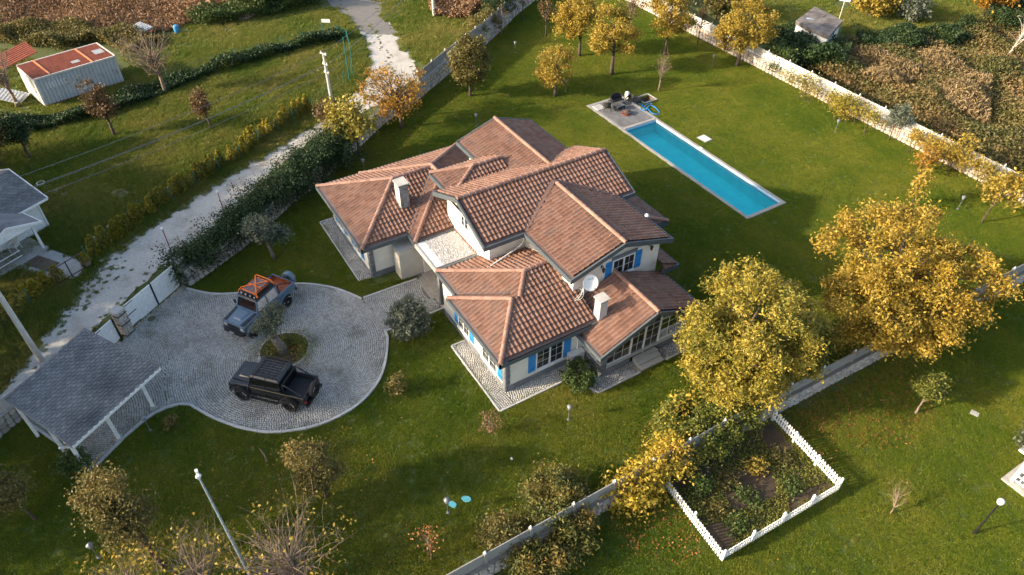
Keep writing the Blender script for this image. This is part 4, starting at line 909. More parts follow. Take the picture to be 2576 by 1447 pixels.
    mb = MB(); mb.hull8([(2.05,-.86,.58),(2.26,-.62,.58),(2.26,.62,.58),(2.05,.86,.58)], [(2.05,-.86,.76),(2.24,-.62,.76),(2.24,.62,.76),(2.05,.86,.76)]); bp = B(mb, 'front_bumper', m_black)
    mb = MB(); mb.box(2.20,2.34,-.16,.16,.60,.72); mb.lathe([(.05,-.03),(.05,.03)], 10, Matrix.Translation((2.36,0,.60))); B(mb, 'winch', m_chrome, bp)
    mb = MB(); mb.box(-2.50,-2.37,-.80,.80,.56,.70); B(mb, 'rear_bumper', m_black)
    # spare wheel on the tailgate
    Ms = Matrix.Translation((-2.56, spare_side*.30, 1.22)) @ Matrix.Rotation(-math.pi/2, 4, 'Y'); wheel(root, 0, 0, 0, 1, name='spare_wheel', M0=Ms, cover=paint if lights else None)
    mb = MB(); mb.box(-2.46,-2.36,spare_side*.30-.1,spare_side*.30+.1,1.0,1.3); B(mb, 'spare_carrier', m_black)
    # roof rack
    mb = MB(); z = zt+.15; x0, x1, yy = .42, -.98, .66
    for a, b in (((x0,-yy),(x0,yy)), ((x1,-yy),(x1,yy)), ((x0,yy),(x1,yy)), ((x0,-yy),(x1,-yy))):
        for zz in (z, z+.10): mb.tube([(*a,zz),(*b,zz)], .016, 5)
    for k in range(1, 8): y = -yy+2*yy*k/8; mb.tube([(x0,y,z),(x1,y,z)], .011, 4)
    for k in range(1, 4): x = x0+(x1-x0)*k/4; mb.tube([(x,-yy,z+.006),(x,yy,z+.006)], .013, 4)
    for x in (x0, (x0+x1)/2, x1):
        for s in (-1, 1): mb.tube([(x,s*yy,z+.1),(x,s*yy,z),(x,s*(yt+.03),zt)], .014, 4)
    rk = B(mb, 'roof_rack', m_black)
    if lights:
        for k in range(4): mb = MB(Matrix.Translation((x0+.03,-.48+.32*k,z-.02)) @ Matrix.Rotation(math.pi/2, 4, 'Y')); mb.lathe([(.05,-.03),(.06,.02),(.055,.03)], 10); B(mb, 'spot_lamp', m_lamp, rk)
    return root
def place_car(fr, rr):
    f = Vector(at(*fr)); r = Vector(at(*rr)); h = (f-r).normalized(); left = Vector((-h.y, h.x)); c = (f+r)/2-left*.86
    return (c.x, c.y, .036), math.atan2(h.y, h.x)
pk = mat('black_car_paint', [(.004,.0045,.005),(.007,.0075,.009)], 1., .26, coat=.45, spec=.4)
pb = mat('blue_grey_car_paint', [(.075,.125,.175),(.095,.150,.205)], 1., .38, coat=.35, spec=.5)
loc, rz = place_car((613,1007), (733,1036))
pickup('pickup_truck', 'black four-door off-road pickup with empty roof rack', loc, rz, pk, m_tint, m_black, mat('black_bed_liner', [(.012,.012,.013),(.022,.022,.024)], 10., .7), pk, pk, 0, False)
loc, rz = place_car((650,843), (722,776))
pickup('pickup_truck', 'blue-grey off-road pickup with orange interior and orange-strapped roof load', loc, rz, pb, m_carglass, m_orange, mat('rust_bed_liner', [(.26,.06,.02),(.36,.09,.03)], 6., .6), m_black, m_black, .9, True)
# load on the blue-grey truck's rack: two cases and the crossing straps
Mc = Matrix.Translation(loc) @ Matrix.Rotation(rz, 4, 'Z'); zr_ = 1.98+.17
m_case = mat('grey_case_lid', [(.10,.105,.115),(.15,.155,.165)], 6., .7)
for i, (xa, xb_, lab) in enumerate(((.36, -.16, 'front grey cargo case with orange frame strapped on the blue-grey truck roof'), (-.20, -.80, 'rear grey cargo case with orange frame strapped on the blue-grey truck roof'))):
    b_ = Mc @ Vector(((xa+xb_)/2, 0, zr_)); cs = thing('cargo_case', lab, 'cargo case', tuple(b_), rz, 'cases on the truck roof')
    mb = MB(); lx = (xa-xb_)/2; mb.box(-lx+.02, lx-.02, -.42, .42, .0, .20); mb.build('case_body', m_case, cs, world=False)
    mb = MB()
    for s in (-1, 1):
        mb.tube([(s*lx,-.44,.02),(s*lx,-.44,.21),(s*lx,.44,.21),(s*lx,.44,.02)], .022, 4); mb.tube([(-lx,s*.44,.21),(lx,s*.44,.21)], .022, 4); mb.tube([(-lx,s*.44,.03),(lx,s*.44,.03)], .022, 4); mb.tube([(-lx,s*.15,.215),(lx,s*.15,.215)], .018, 4)
    mb.build('case_frame', m_strap, cs, world=False)
for i, (a, b, lab) in enumerate((((.46,-.70),(-.98,.62),'orange strap running from the front right to the rear left of the truck roof'), ((.46,.70),(-.98,-.66),'orange strap running from the front left to the rear right of the truck roof'), ((-.95,-.72),(-.95,.72),'orange strap tied across the rear of the truck roof rack'), ((.40,-.60),(.40,.72),'orange strap tied across the front of the truck roof rack'))):
    z = zr_+.25 if i < 2 else zr_+.235; mid = Vector(((a[0]+b[0])/2, (a[1]+b[1])/2, z+(.02 if i == 1 else 0)))
    mb = MB(Mc); p = Vector((*a, zr_+.03)); q = Vector((*b, zr_+.03)); p1 = p.lerp(mid, .22); p1.z = mid.z; q1 = q.lerp(mid, .22); q1.z = mid.z
    for s0, s1 in ((p, p1), (p1, q1), (q1, q)): mb.beam(s0, s1, .07, .012)
    tag(mb.build('cargo_strap', m_strap), lab, 'strap', 'straps on the truck roof')
# ------------------------------------------------------------------ carport with shingle roof
cA, cB, cC, cD = [Vector(p) for p in (atz(212,826,3.0), atz(403,926,2.42), atz(182,1125,2.42), atz(12,1003,3.0))]
cp = thing('carport', 'white timber carport with grey shingle roof beside the drive', 'carport', ((cA.x+cC.x)/2, (cA.y+cC.y)/2, 0))
def lerp4(s, t): return cD.lerp(cA, s).lerp(cC.lerp(cB, s), t)      # s along, t from the high back edge to the front eave
cn = (cA-cD).cross(cC-cD).normalized(); cn = cn if cn.z > 0 else -cn
mb = MB(); mb.hull8([p-cn*.10 for p in (cD,cC,cB,cA)], [p-cn*.01 for p in (cD,cC,cB,cA)]); deck = mb.build('roof', m_wood_white, cp)
def shingles(parent, L4, nrm, nr, nc, solo, material, name='shingle'):
    cells = []
    for r in range(nr):
        for c in range(-1, nc+1):
            s0 = (c+(.5 if r % 2 else 0))/nc; s1 = s0+1/nc; s0, s1 = max(0, s0), min(1, s1)
            if s1-s0 > .2/nc: cells.append((r, s0, s1))
    def piece(mb, r, s0, s1):
        t1 = 1-r/nr; t0 = max(0, 1-(r+1.25)/nr); th = .034; ch = (s1-s0)*.26; tm = t1-.5/nr
        lo = [(s0,t0),(s0,tm),(s0+ch,t1),(s1-ch,t1),(s1,tm),(s1,t0)]
        j = random.uniform(0, .004); b = [L4(*p)+nrm*(.0 if p[1] == t0 else .012) for p in lo]; tp = [L4(*p)+nrm*(.006 if p[1] == t0 else .012+th+j) for p in lo]; n = 6
        mb._add(b+tp, [tuple(range(n,2*n))]+[(i,(i+1)%n,(i+1)%n+n,i+n) for i in range(n)])
    cells.sort(key=lambda q: q[0]); rest = MB()
    for i, q in enumerate(cells):
        if i < solo: mb = MB(); piece(mb, *q); mb.build(name, material, parent, rnd=True)
        else: piece(rest, *q)
    if rest.v: rest.build('shingle_field', material, parent, rnd=True, kind='stuff')
shingles(deck, lerp4, cn, 27, 17, 295, m_shingle)
mb = MB(); mb.beam(cC-cn*.05, cB-cn*.05, .05, .16); mb.build('front_fascia', m_wood_white, cp)
mb = MB(); mb.beam(cB-cn*.03, cA-cn*.03, .05, .10); mb.beam(cD-cn*.03, cC-cn*.03, .05, .12); mb.build('side_trim', m_shingle, cp)
dirF = (cB-cC).normalized(); inn = (cA-cB).normalized(); inn.z = 0; inn.normalize()
for k, s in enumerate((.03, .40, .82, .985)):
    top_ = cC.lerp(cB, s)+inn*.55; mb = MB(); h = top_.z-.02+.55*.11
    if k == 3: continue
    mb.box(top_.x-.08, top_.x+.08, top_.y-.08, top_.y+.08, .14, 2.42); po = mb.build('post', m_wood_white, cp)
    MB().box(top_.x-.17, top_.x+.17, top_.y-.17, top_.y+.17, .0, .16).build('post_footing', m_concrete, po)
    mb = MB()
    for sg in (-1, 1): mb.beam(Vector((top_.x,top_.y,1.9)), Vector((top_.x,top_.y,2.38))+dirF*.45*sg, .08, .08)
    mb.build('knee_brace', m_wood_white, po)
b0 = cC.lerp(cB, .985)+inn*.55
mb = MB(); a_ = cC+inn*.55; mb.beam(Vector((a_.x,a_.y,2.40)), Vector((b0.x,b0.y,2.40)), .10, .14); mb.build('front_beam', m_wood_white, cp)
mb = MB()
for s in (.03, .5): p = lerp4(s, .06); mb.box(p.x-.07, p.x+.07, p.y-.07, p.y+.07, 0, p.z-.1)
p = lerp4(.03, .55); mb.box(p.x-.07, p.x+.07, p.y-.07, p.y+.07, 0, p.z-.1); mb.build('rear_post', m_wood_white, cp)
mb = MB()
for s in np.linspace(.03, .97, 8): mb.beam(lerp4(s, .01)-cn*.16, lerp4(s, .97)-cn*.16, .06, .11)
mb.build('rafter', m_wood_white, cp)

# ------------------------------------------------------------------ boundary walls: rubble base with fence panels on top
def boundary(name, label, path, h_stone, h_pan, st_mat, pan_mat, stone=.34, cap_mat=None, side=1, solo=280, pitch=2.2, thick=.30, slat=True, finial=True, panels=None, seed=1, both=False):
    """path: plan points of the face the camera sees; side=+1 puts the thickness to the left of the path"""
    rnd = random.Random(seed); P = [Vector((p[0], p[1], 0)) for p in path]; mid = P[len(P)//2]
    root = thing(name, label, 'wall', (mid.x, mid.y, 0)); core = MB(); cells = []
    for i in range(len(P)-1):
        a, b = P[i], P[i+1]; d_ = (b-a).normalized(); nn = Vector((-d_.y, d_.x, 0))*side
        core.hull8([a+nn*.03, b+nn*.03, b+nn*thick, a+nn*thick], [p+Vector((0,0,h_stone)) for p in (a+nn*.03, b+nn*.03, b+nn*thick, a+nn*thick)])
        L = (b-a).length; nc = max(1, round(L/stone)); nr = max(2, round(h_stone/(stone*.8)))
        G = [[(a+d_*(L*c/nc+(rnd.uniform(-.28,.28)*stone if 0 < c < nc else 0)), h_stone*r/nr+(rnd.uniform(-.25,.25)*stone*.8 if 0 < r < nr else 0)) for c in range(nc+1)] for r in range(nr+1)]
        for r in range(nr):
            for c in range(nc): cells.append(([G[r][c], G[r][c+1], G[r+1][c+1], G[r+1][c]], nn))
    core.build('mortar_core', m_mortar, root)
    def stone_mesh(mb, q, nn):
        ce = sum((p for p, z in q), Vector())/4; cz = sum(z for p, z in q)/4; out = []
        for k in range(4):                                  # cut corners give irregular seven- or eight-sided stones
            p, z = q[k]; p2, z2 = q[(k+1)%4]
            for t in (rnd.uniform(.16,.3), rnd.uniform(.7,.84)): out.append((p.lerp(p2, t), z+(z2-z)*t))
        ins = .93; prj = rnd.uniform(.015, .06)
        b = [ce.lerp(p, ins)+Vector((0,0,cz+(z-cz)*ins))+nn*.035 for p, z in out]; t_ = [ce.lerp(p, ins*.8)+Vector((0,0,cz+(z-cz)*ins*.8))-nn*prj for p, z in out]; n = len(out)
        mb._add(b+t_, [tuple(range(n,2*n))]+[(i,(i+1)%n,(i+1)%n+n,i+n) for i in range(n)])
    cells.sort(key=lambda c: c[0][0][0].length); rest = MB()
    for i, (q, nn) in enumerate(cells):
        if i < solo: mb = MB(); stone_mesh(mb, q, nn); mb.build('stone', st_mat, root, rnd=True)
        else: stone_mesh(rest, q, nn)
    if rest.v: rest.build('stonework', st_mat, root, rnd=True, kind='stuff')
    cap = MB()
    for i in range(len(P)-1):
        a, b = P[i], P[i+1]; d_ = (b-a).normalized(); nn = Vector((-d_.y, d_.x, 0))*side; z = h_stone
        cap.hull8([p+Vector((0,0,z)) for p in (a-nn*.04, b-nn*.04, b+nn*(thick+.04), a+nn*(thick+.04))], [p+Vector((0,0,z+.07)) for p in (a-nn*.04, b-nn*.04, b+nn*(thick+.04), a+nn*(thick+.04))])
    cap.build('wall_cap', cap_mat or m_concrete, root)
    if not h_pan: return root
    z0 = h_stone+.07
    for i in range(len(P)-1):
        a, b = P[i], P[i+1]; L = (b-a).length; d_ = (b-a)/L; nn = Vector((-d_.y, d_.x, 0))*side; n = max(1, round(L/pitch)); off = nn*(thick*.55)
        for k in range(n+1):
            if k == n and i < len(P)-2: continue
            p = a+d_*(L*k/n)+off; mb = MB(Matrix.Translation((p.x,p.y,0)) @ Matrix.Rotation(math.atan2(d_.y, d_.x), 4, 'Z')); mb.box(-.07,.07,-.08,.08,z0-.01,z0+h_pan+.07); po = mb.build('fence_post', pan_mat, root)
            if finial: mb = MB(Matrix.Translation((p.x,p.y,z0+h_pan+.07))); mb.lathe([(.06,0),(.06,.05),(.03,.08),(.035,.13),(.0,.16)], 6); mb.build('post_cap', m_white, po)
        for k in range(n):
            if panels is not None and rnd.random() > panels: continue
            p = a+d_*(L*k/n+.075)+off; q = a+d_*(L*(k+1)/n-.075)+off; ns = 3 if slat else 1
            for s in range(ns):
                zz0 = z0+h_pan*s/ns+.004; zz1 = z0+h_pan*(s+1)/ns-.004
                mb = MB(); w = .03+.008*(s % 2); y = nn*w; mb.hull8([p-y+Vector((0,0,zz0)), q-y+Vector((0,0,zz0)), q+y+Vector((0,0,zz0)), p+y+Vector((0,0,zz0))], [p-y*.8+Vector((0,0,zz1)), q-y*.8+Vector((0,0,zz1)), q+y*.8+Vector((0,0,zz1)), p+y*.8+Vector((0,0,zz1))])
                mb.build('fence_panel', pan_mat, root)
    return root
boundary('boundary_wall', 'sunlit pale stone boundary wall with white panels beyond the pool lawn', [(-66.,54.15),(-17.,54.15),(-8.,54.15)], 1.0, .80, m_stonew, m_panelw, .42, None, 1, 290, 2.6, seed=3)
boundary('boundary_wall', 'grey stone wall with concrete panels running behind the two big golden trees', [(-13.0,-9.0),(-12.85,22.5),(-12.2,46.),(-12.1,58.)], 1.05, .72, m_stone, m_panel, .36, m_mortar, 1, 290, 2.3, seed=4)
WL = [at(*p) for p in [(478,722),(505,704),(610,628),(740,510),(800,465),(874,401),(962,316),(1060,246)]]
boundary('boundary_wall', 'ivy-covered stone boundary wall between the villa lawn and the gravel lane', WL, 1.35, 0, m_stone, m_panel, .40, m_mortar, 1, 280, seed=5)
boundary('boundary_wall', 'grey stone wall with panelled top along the lane past the drying tree', [at(1060,246)]+[at(*p) for p in [(1127,189),(1224,112),(1257,82),(1303,35),(1349,0),(1390,-40)]], 1.45, .85, m_stone, m_panel, .42, None, 1, 280, 2.2, seed=6)
boundary('boundary_wall', 'low stone wall with pale panels behind the carport', [at(-130,1120,1.8),at(0,1012,1.8),at(105,930,1.8),at(205,858,1.8)], 1.0, .75, m_stone, m_panelw, .36, None, 1, 200, 2.0, seed=8)

# ------------------------------------------------------------------ gates
def gate_leaf(name, label, a, b, h, hinge_at_a=True):
    a = Vector((*a, 0)); b = Vector((*b, 0)); L = (b-a).length; ang = math.atan2(b.y-a.y, b.x-a.x)
    g = thing(name, label, 'gate', (a.x, a.y, 0), ang, 'white panelled gates at the drive'); n = max(3, round(L/.22))
    for k in range(n): MB().box(L*k/n+.004, L*(k+1)/n-.004, -.02, .02, .10, h).build('board', m_wood_white, g, world=False)
    mb = MB(); mb.box(0, L, -.035, -.021, h*.52, h*.52+.07); mb.box(0, L, -.035, -.021, .12, .20); mb.box(0, L, -.035, -.021, h-.1, h-.02); mb.build('rail', m_wood_white, g, world=False)
    mb = MB(); x0, x1 = (0, .62) if hinge_at_a else (L-.62, L)
    for z in (.14, h*.55, h-.08): mb.box(x0, x1, -.05, -.036, z, z+.05)
    mb.build('strap_hinge', m_black, g, world=False)
    mb = MB(); xx = L-.02 if hinge_at_a else .0; mb.box(xx-.03, xx+.05, -.06, .03, .05, h+.03)
    for k in range(12): mb.box(xx-.05, xx+.07, -.065, -.05, .12+k*h/13, .17+k*h/13)
    mb.build('meeting_stile', m_black, g, world=False); return g
gA, gB = Vector(at(336,824)), Vector(at(455,720)); gm = gA.lerp(gB, .52)
gate_leaf('gate', 'left leaf of the white driveway gate beside the stone pillar', gA, gm, 1.75, True)
gate_leaf('gate', 'right leaf of the white driveway gate beside the ivy wall', gB, gm, 1.75, False)
gate_leaf('gate', 'small white pedestrian gate half hidden by the carport roof', Vector(at(256,897)), Vector(at(305,852)), 1.6, True)
def pillar(label, px, w, h):
    c = Vector(at(*px)); ang = math.atan2((gB-gA).y, (gB-gA).x); t = thing('gate_pillar', label, 'pillar', (c.x, c.y, 0), ang, 'stone gate pillars'); M = None
    mb = MB(); mb.box(-w/2+.03, w/2-.03, -w/2+.03, w/2-.03, 0, h); mb.build('core', m_mortar, t, world=False)
    for f in range(4):
        R = Matrix.Rotation(f*math.pi/2, 4, 'Z'); z = 0
        while z < h-.05:
            zz = min(h, z+random.uniform(.16,.26)); x = -w/2
            while x < w/2-.02:
                xx = min(w/2, x+random.uniform(.16,.34)); mb = MB(R); o = random.uniform(0,.03)
                mb.hull8([(x+.008,-w/2+.05,z+.008),(xx-.008,-w/2+.05,z+.008),(xx-.008,-w/2+.05,zz-.008),(x+.008,-w/2+.05,zz-.008)], [(x+.03,-w/2-o,z+.03),(xx-.03,-w/2-o,z+.03),(xx-.03,-w/2-o,zz-.03),(x+.03,-w/2-o,zz-.03)]); mb.build('stone', m_stone, t, world=False, rnd=True); x = xx
            z = zz
    mb = MB(); mb.hull8([(-w/2-.07,-w/2-.07,h),(w/2+.07,-w/2-.07,h),(w/2+.07,w/2+.07,h),(-w/2-.07,w/2+.07,h)], [(-w/2-.02,-w/2-.02,h+.1),(w/2+.02,-w/2-.02,h+.1),(w/2+.02,w/2+.02,h+.1),(-w/2-.02,w/2+.02,h+.1)]); mb.build('pillar_cap', m_concrete, t, world=False)
    mb = MB()
    for z in (.12, h*.5, h-.25): mb.box(-w/2-.05, w/2+.05, -w/2-.055, -w/2-.035, z, z+.05); mb.box(-w/2-.055, -w/2-.035, -w/2-.05, w/2*.3, z, z+.05)
    mb.build('iron_band', m_black, t, world=False)
pillar('stone gate pillar between the pedestrian gate and the driveway gate', (322,838), .55, 1.85)
pillar('stone gate pillar at the ivy end of the driveway gate', (468,710), .55, 1.85)
mb = MB(); p = at(489,708); mb.box(p[0]-.12,p[0]+.12,p[1]-.08,p[1]+.08,.5,.95); tag(mb.build('meter_box', m_white), 'small white meter box on the wall by the driveway gate', 'meter box')

# ------------------------------------------------------------------ white picket fence (three sides of the vegetable bed)
pf = thing('picket_fence', 'white picket fence round the vegetable bed below the golden trees', 'fence', (-10.4, 19.8, 0))
crn = [Vector(atz(*p)) for p in ((1673,1227),(1813,1411),(2110,1232),(1945,1056))]
npk = 0
for i in range(3):
    a, b = crn[i], crn[i+1]; L = (b-a).length; d_ = (b-a)/L; nn = Vector((-d_.y, d_.x, 0)); n = round(L/.155)
    for k in range(n):
        p = a+d_*(L*(k+.5)/n); mb = MB(Matrix.Translation((p.x,p.y,0)) @ Matrix.Rotation(math.atan2(d_.y,d_.x)+random.gauss(0,.01), 4, 'Z') @ Matrix.Rotation(random.gauss(0,.015), 4, 'Y'))
        mb._add([(-.042,-.012,.06),(.042,-.012,.06),(.042,-.012,.70),(0,-.012,.78),(-.042,-.012,.70),(-.042,.012,.06),(.042,.012,.06),(.042,.012,.70),(0,.012,.78),(-.042,.012,.70)], [(0,1,2,3,4),(9,8,7,6,5),(0,5,6,1),(1,6,7,2),(2,7,8,3),(3,8,9,4),(4,9,5,0)]); mb.build('picket', m_wood_white, pf); npk += 1
    mb = MB(); off = nn*(.03)
    for z in (.22, .58): mb.beam(a+off+Vector((0,0,z)), b+off+Vector((0,0,z)), .03, .07)
    mb.build('rail', m_wood_white, pf)
    for k in range(0, round(L/1.75)+1):
        p = a+d_*(L*k/round(L/1.75)); 
        if i and k == 0: continue
        p = p+nn*.07; mb = MB(); mb.box(p.x-.05,p.x+.05,p.y-.05,p.y+.05,0,.84); mb.hull8([(p.x-.06,p.y-.06,.84),(p.x+.06,p.y-.06,.84),(p.x+.06,p.y+.06,.84),(p.x-.06,p.y+.06,.84)],[(p.x-.01,p.y-.01,.90),(p.x+.01,p.y-.01,.90),(p.x+.01,p.y+.01,.90),(p.x-.01,p.y+.01,.90)]); mb.build('post', m_wood_white, pf)

# ------------------------------------------------------------------ poles, cables, lamps
def upole(label, base, h, r0, r1, arms, mt):
    t = thing('utility_pole', label, 'pole', base, 0, 'poles along the lane'); MB().tube([(0,0,0),(0,0,h)], [r0,r1], 10).build('shaft', mt, t, world=False)
    for z, w, a in arms:
        mb = MB(Matrix.Rotation(a, 4, 'Z')); mb.box(-w/2,w/2,-.05,.05,z-.05,z+.05); ar = mb.build('cross_arm', m_polec, t, world=False)
        for s in (-1, 1): MB(Matrix.Rotation(a, 4, 'Z') @ Matrix.Translation((s*(w/2-.06),0,z+.05))).lathe([(.03,0),(.04,.05),(.03,.1)], 6).build('insulator', m_white, ar, world=False)
    return t
p1 = at(846,318); upole('concrete utility pole with stub arms beside the bend of the lane', (*p1,0), 6.4, .17, .10, ((6.35,.7,.4),(5.5,.55,.4),(4.8,.55,.4)), m_polec)
p2 = at(105,908); upole('tall pale pole behind the carport at the left edge', (*p2,0), 6.2, .17, .13, (), m_polec)
p3 = at(1092,42); upole('concrete utility pole at the far end of the lane', (*p3,0), 6.5, .17, .11, ((6.4,.7,.4),), m_polec)
t = thing('lighting_mast', 'slim steel mast with a floodlight head among the bare bushes', 'mast', (*at(640,1470),0)); bx, by = at(640,1470)
tz = 7.4; tp = at(500,1200,tz); MB().tube([(bx,by,0),(tp[0],tp[1],tz)], [.06,.038], 8).build('shaft', m_galv, t)
mb = MB()
for k in range(14): z = .6+k*.48; f = z/tz; mb.lathe([(.075-.025*f,0),(.075-.025*f,.05)], 8, Matrix.Translation((bx+(tp[0]-bx)*f, by+(tp[1]-by)*f, z)))
mb.build('clamp', m_iron, t); mb = MB(); mb.lathe([(.08,0),(.11,.05),(.07,.12),(.02,.15)], 10, Matrix.Translation((tp[0],tp[1],tz))); mb.box(tp[0]-.2,tp[0]-.08,tp[1]-.05,tp[1]+.05,tz+.1,tz+.24); mb.box(tp[0]+.06,tp[0]+.18,tp[1]-.05,tp[1]+.05,tz+.1,tz+.24); mb.build('lamp_head', m_white, t)
def cable(label, a, b, sag, r=.014):
    a = Vector(a); b = Vector(b); pts = [a.lerp(b, i/24)-Vector((0,0,sag*4*(i/24)*(1-i/24))) for i in range(25)]
    tag(MB().tube(pts, r, 4).build('power_cable', m_iron), label, 'cable', 'overhead cables')
far = (-44.5, -16.0)
for k, (z, dv, lab) in enumerate(((6.35,-.3,'upper overhead cable from the bend pole towards the left edge'), (5.5,.25,'middle overhead cable from the bend pole towards the left edge'), (5.4,.0,'second middle overhead cable from the bend pole towards the left edge'), (4.8,.25,'lower overhead cable from the bend pole towards the left edge'))):
    cable(lab, (p1[0],p1[1]+dv,z), (far[0]+.9*k*0,far[1]+dv*1.,z-.4*0), .7); cable(lab.replace('towards the left edge', 'to the far pole'), (p1[0],p1[1]+dv,z), (p3[0],p3[1]+dv,z), .7)
def garden_lamp(px, label):
    t = thing('garden_lamp', label, 'lamp', (*at(*px),0), 0, 'low garden lamps'); MB().lathe([(.10,0),(.09,.04),(.03,.06),(.022,.08),(.022,.86),(.04,.88)], 8).build('post', m_iron, t, world=False)
    h = MB().lathe([(.05,.88),(.10,.92),(.10,1.10)], 8).build('lantern', mat('frosted_lamp', [(.15,.17,.19),(.22,.24,.27)], 5., .3), t, world=False); MB().lathe([(.15,1.10),(.13,1.13),(.03,1.20)], 8).build('lid', m_iron, h, world=False)
for px, lab in (((1430,1056),'garden lamp on the lawn in front of the sunroom'), ((1127,1290),'garden lamp beside two turquoise scraps on the lawn'), ((249,1403),'garden lamp in the lower left lawn corner'), ((378,1083),'garden lamp by the kerb next to the carport'), ((1197,318),'garden lamp behind the villa roof'), ((1667,248-6),'garden lamp near the bare sapling by the terrace') if False else ((1198.5,318),'garden lamp behind the far tiled wing'),
                ((917,433),'garden lamp under the yellow-green tree by the ivy wall'), ((1296,133),'garden lamp on the far lawn near the lane wall'), ((1422,231),'garden lamp beside the small golden tree'), ((1791,167),'garden lamp on the far lawn below the sunlit wall'), ((2100,333),'garden lamp on the lawn in front of the sunlit wall'), ((2409,795-268),'garden lamp behind the larger golden tree')):
    if 'behind the villa roof' in lab: continue
    garden_lamp(px, lab)
t = thing('street_lamp', 'black lamp post with round white globe at the lower right', 'lamp', (*at(2450,1342),0)); MB().tube([(0,0,0),(0,0,.25),(.0,.0,.26),(0,0,2.5)], [.07,.07,.045,.04], 8).build('post', m_black, t, world=False)
MB().lathe([(.03,2.5),(.12,2.54),(.15,2.66),(.12,2.78),(.02,2.83)], 14).build('globe', mat('white_globe', [(.6,.61,.62),(.7,.71,.72)], 4., .25), t, world=False, smooth=True)

# ------------------------------------------------------------------ terrace furniture
def chairlike(name, label, cat, px, rz, w, d_=.60, group=None):
    t = thing(name, label, cat, (*at(*px, .05),.055), rz, group); hw = w/2
    mb = MB(); mb.hull8([(-.28,-hw+.04,.34),(.30,-hw+.04,.38),(.30,hw-.04,.38),(-.28,hw-.04,.34)], [(-.28,-hw+.04,.42),(.30,-hw+.04,.46),(.30,hw-.04,.46),(-.28,hw-.04,.42)]); mb.build('seat', m_rattan, t, world=False)
    n = 12; mb = MB(); prev = None; inner = []; 
    for k in range(n+1):                               # wrap-round back, high in the middle, falling into the arms
        a = math.pi*(k/n); y = -hw*math.cos(a); x = .22-.52*math.sin(a)**.6; z = .64+.26*math.sin(a)**.8; inner.append((x, y, z))
    for k in range(n):
        (x,y,z), (x2,y2,z2) = inner[k], inner[k+1]
        zb1 = .40 if .12 < k/n < .9 else .60
        mb.hull8([(x,y,zb1),(x2,y2,zb1),(x2*1.0-.03,y2*1.02,zb1),(x-.03,y*1.02,zb1)], [(x-.02,y,z),(x2-.02,y2,z2),(x2-.06,y2*1.03,z2),(x-.06,y*1.03,z)])
    mb.build('backrest', m_rattan, t, world=False)
    mb = MB(); mb.tube([(.30,-hw,.60)]+inner+[(.30,hw,.60)], .025, 6); mb.build('arm_rail', m_rattan, t, world=False)
    for sx, sy in ((.28,-1),(.28,1),(-.26,-1),(-.26,1)): MB().tube([(sx*1.12,sy*(hw-.0),0),(sx,sy*(hw-.03),.40),(sx+.0,sy*hw,.60 if sx > 0 else .45)], .022, 6).build('leg', m_rattan, t, world=False)
    return t
chairlike('garden_sofa', 'black rattan two-seat sofa on the pool terrace', 'sofa', (1549,262), math.radians(0), 1.30)
chairlike('garden_chair', 'black rattan armchair facing away near the white hatch', 'chair', (1527,278), math.radians(150), .62, group='rattan armchairs')
chairlike('garden_chair', 'black rattan armchair next to the open pump pit', 'chair', (1583,264), math.radians(-75), .62, group='rattan armchairs')
t = thing('coffee_table', 'low black rattan table with glass top on the pool terrace', 'table', (*at(1557,275,.05),.055), 0.05); 
MB().box(-.28,.28,-.44,.44,.37,.40).build('top', mat('smoky_glass_top', [(.10,.11,.12),(.16,.17,.18)], 3., .12, spec=.7), t, world=False); mb = MB(); mb.box(-.26,.26,-.42,.42,.20,.37); mb.build('apron', m_rattan, t, world=False)
for sx in (-1,1):
    for sy in (-1,1): MB().box(sx*.25-.03,sx*.25+.03,sy*.40-.03,sy*.40+.03,0,.36).build('leg', m_rattan, t, world=False)
t = thing('fire_pit', 'round rusty steel fire pit on the pool terrace', 'fire pit', (*at(1575,287,.05),.055)); MB().lathe([(.30,.0),(.38,.03),(.40,.10),(.37,.10),(.34,.05),(.05,.04)], 24).build('bowl', m_rust, t, world=False, smooth=False)
MB().lathe([(.39,.20),(.40,.24),(.24,.27),(.23,.34),(.20,.36),(.03,.37)], 24).build('lid', mat('dark_rusty_lid', [(.07,.05,.045),(.13,.085,.07)], 5., .7), t, world=False); mb = MB()
for k in range(6): a = k*math.pi/3; mb.tube([(.38*math.cos(a),.38*math.sin(a),.08),(.38*math.cos(a),.38*math.sin(a),.22)], .012, 4)
mb.build('spacer', m_rust, t, world=False)
t = thing('hatch_cover', 'square pale hatch cover at the near end of the pool terrace', 'hatch cover', (*at(1506,272),.056)); MB().box(-.42,.42,-.42,.42,0,.035).build('plate', m_white, t, world=False); mb = MB(); mb.box(-.36,.36,-.36,.36,.035,.045); mb.build('inset', m_concrete, t, world=False)
t = thing('hatch_cover', 'square pale hatch cover alone on the lawn beside the pool', 'hatch cover', (*at(1772,350),.02), math.radians(4)); MB().box(-.48,.48,-.42,.42,0,.05).build('plate', m_concrete, t, world=False); MB().box(-.38,.38,-.33,.33,.05,.065).build('inset', m_white, t, world=False)
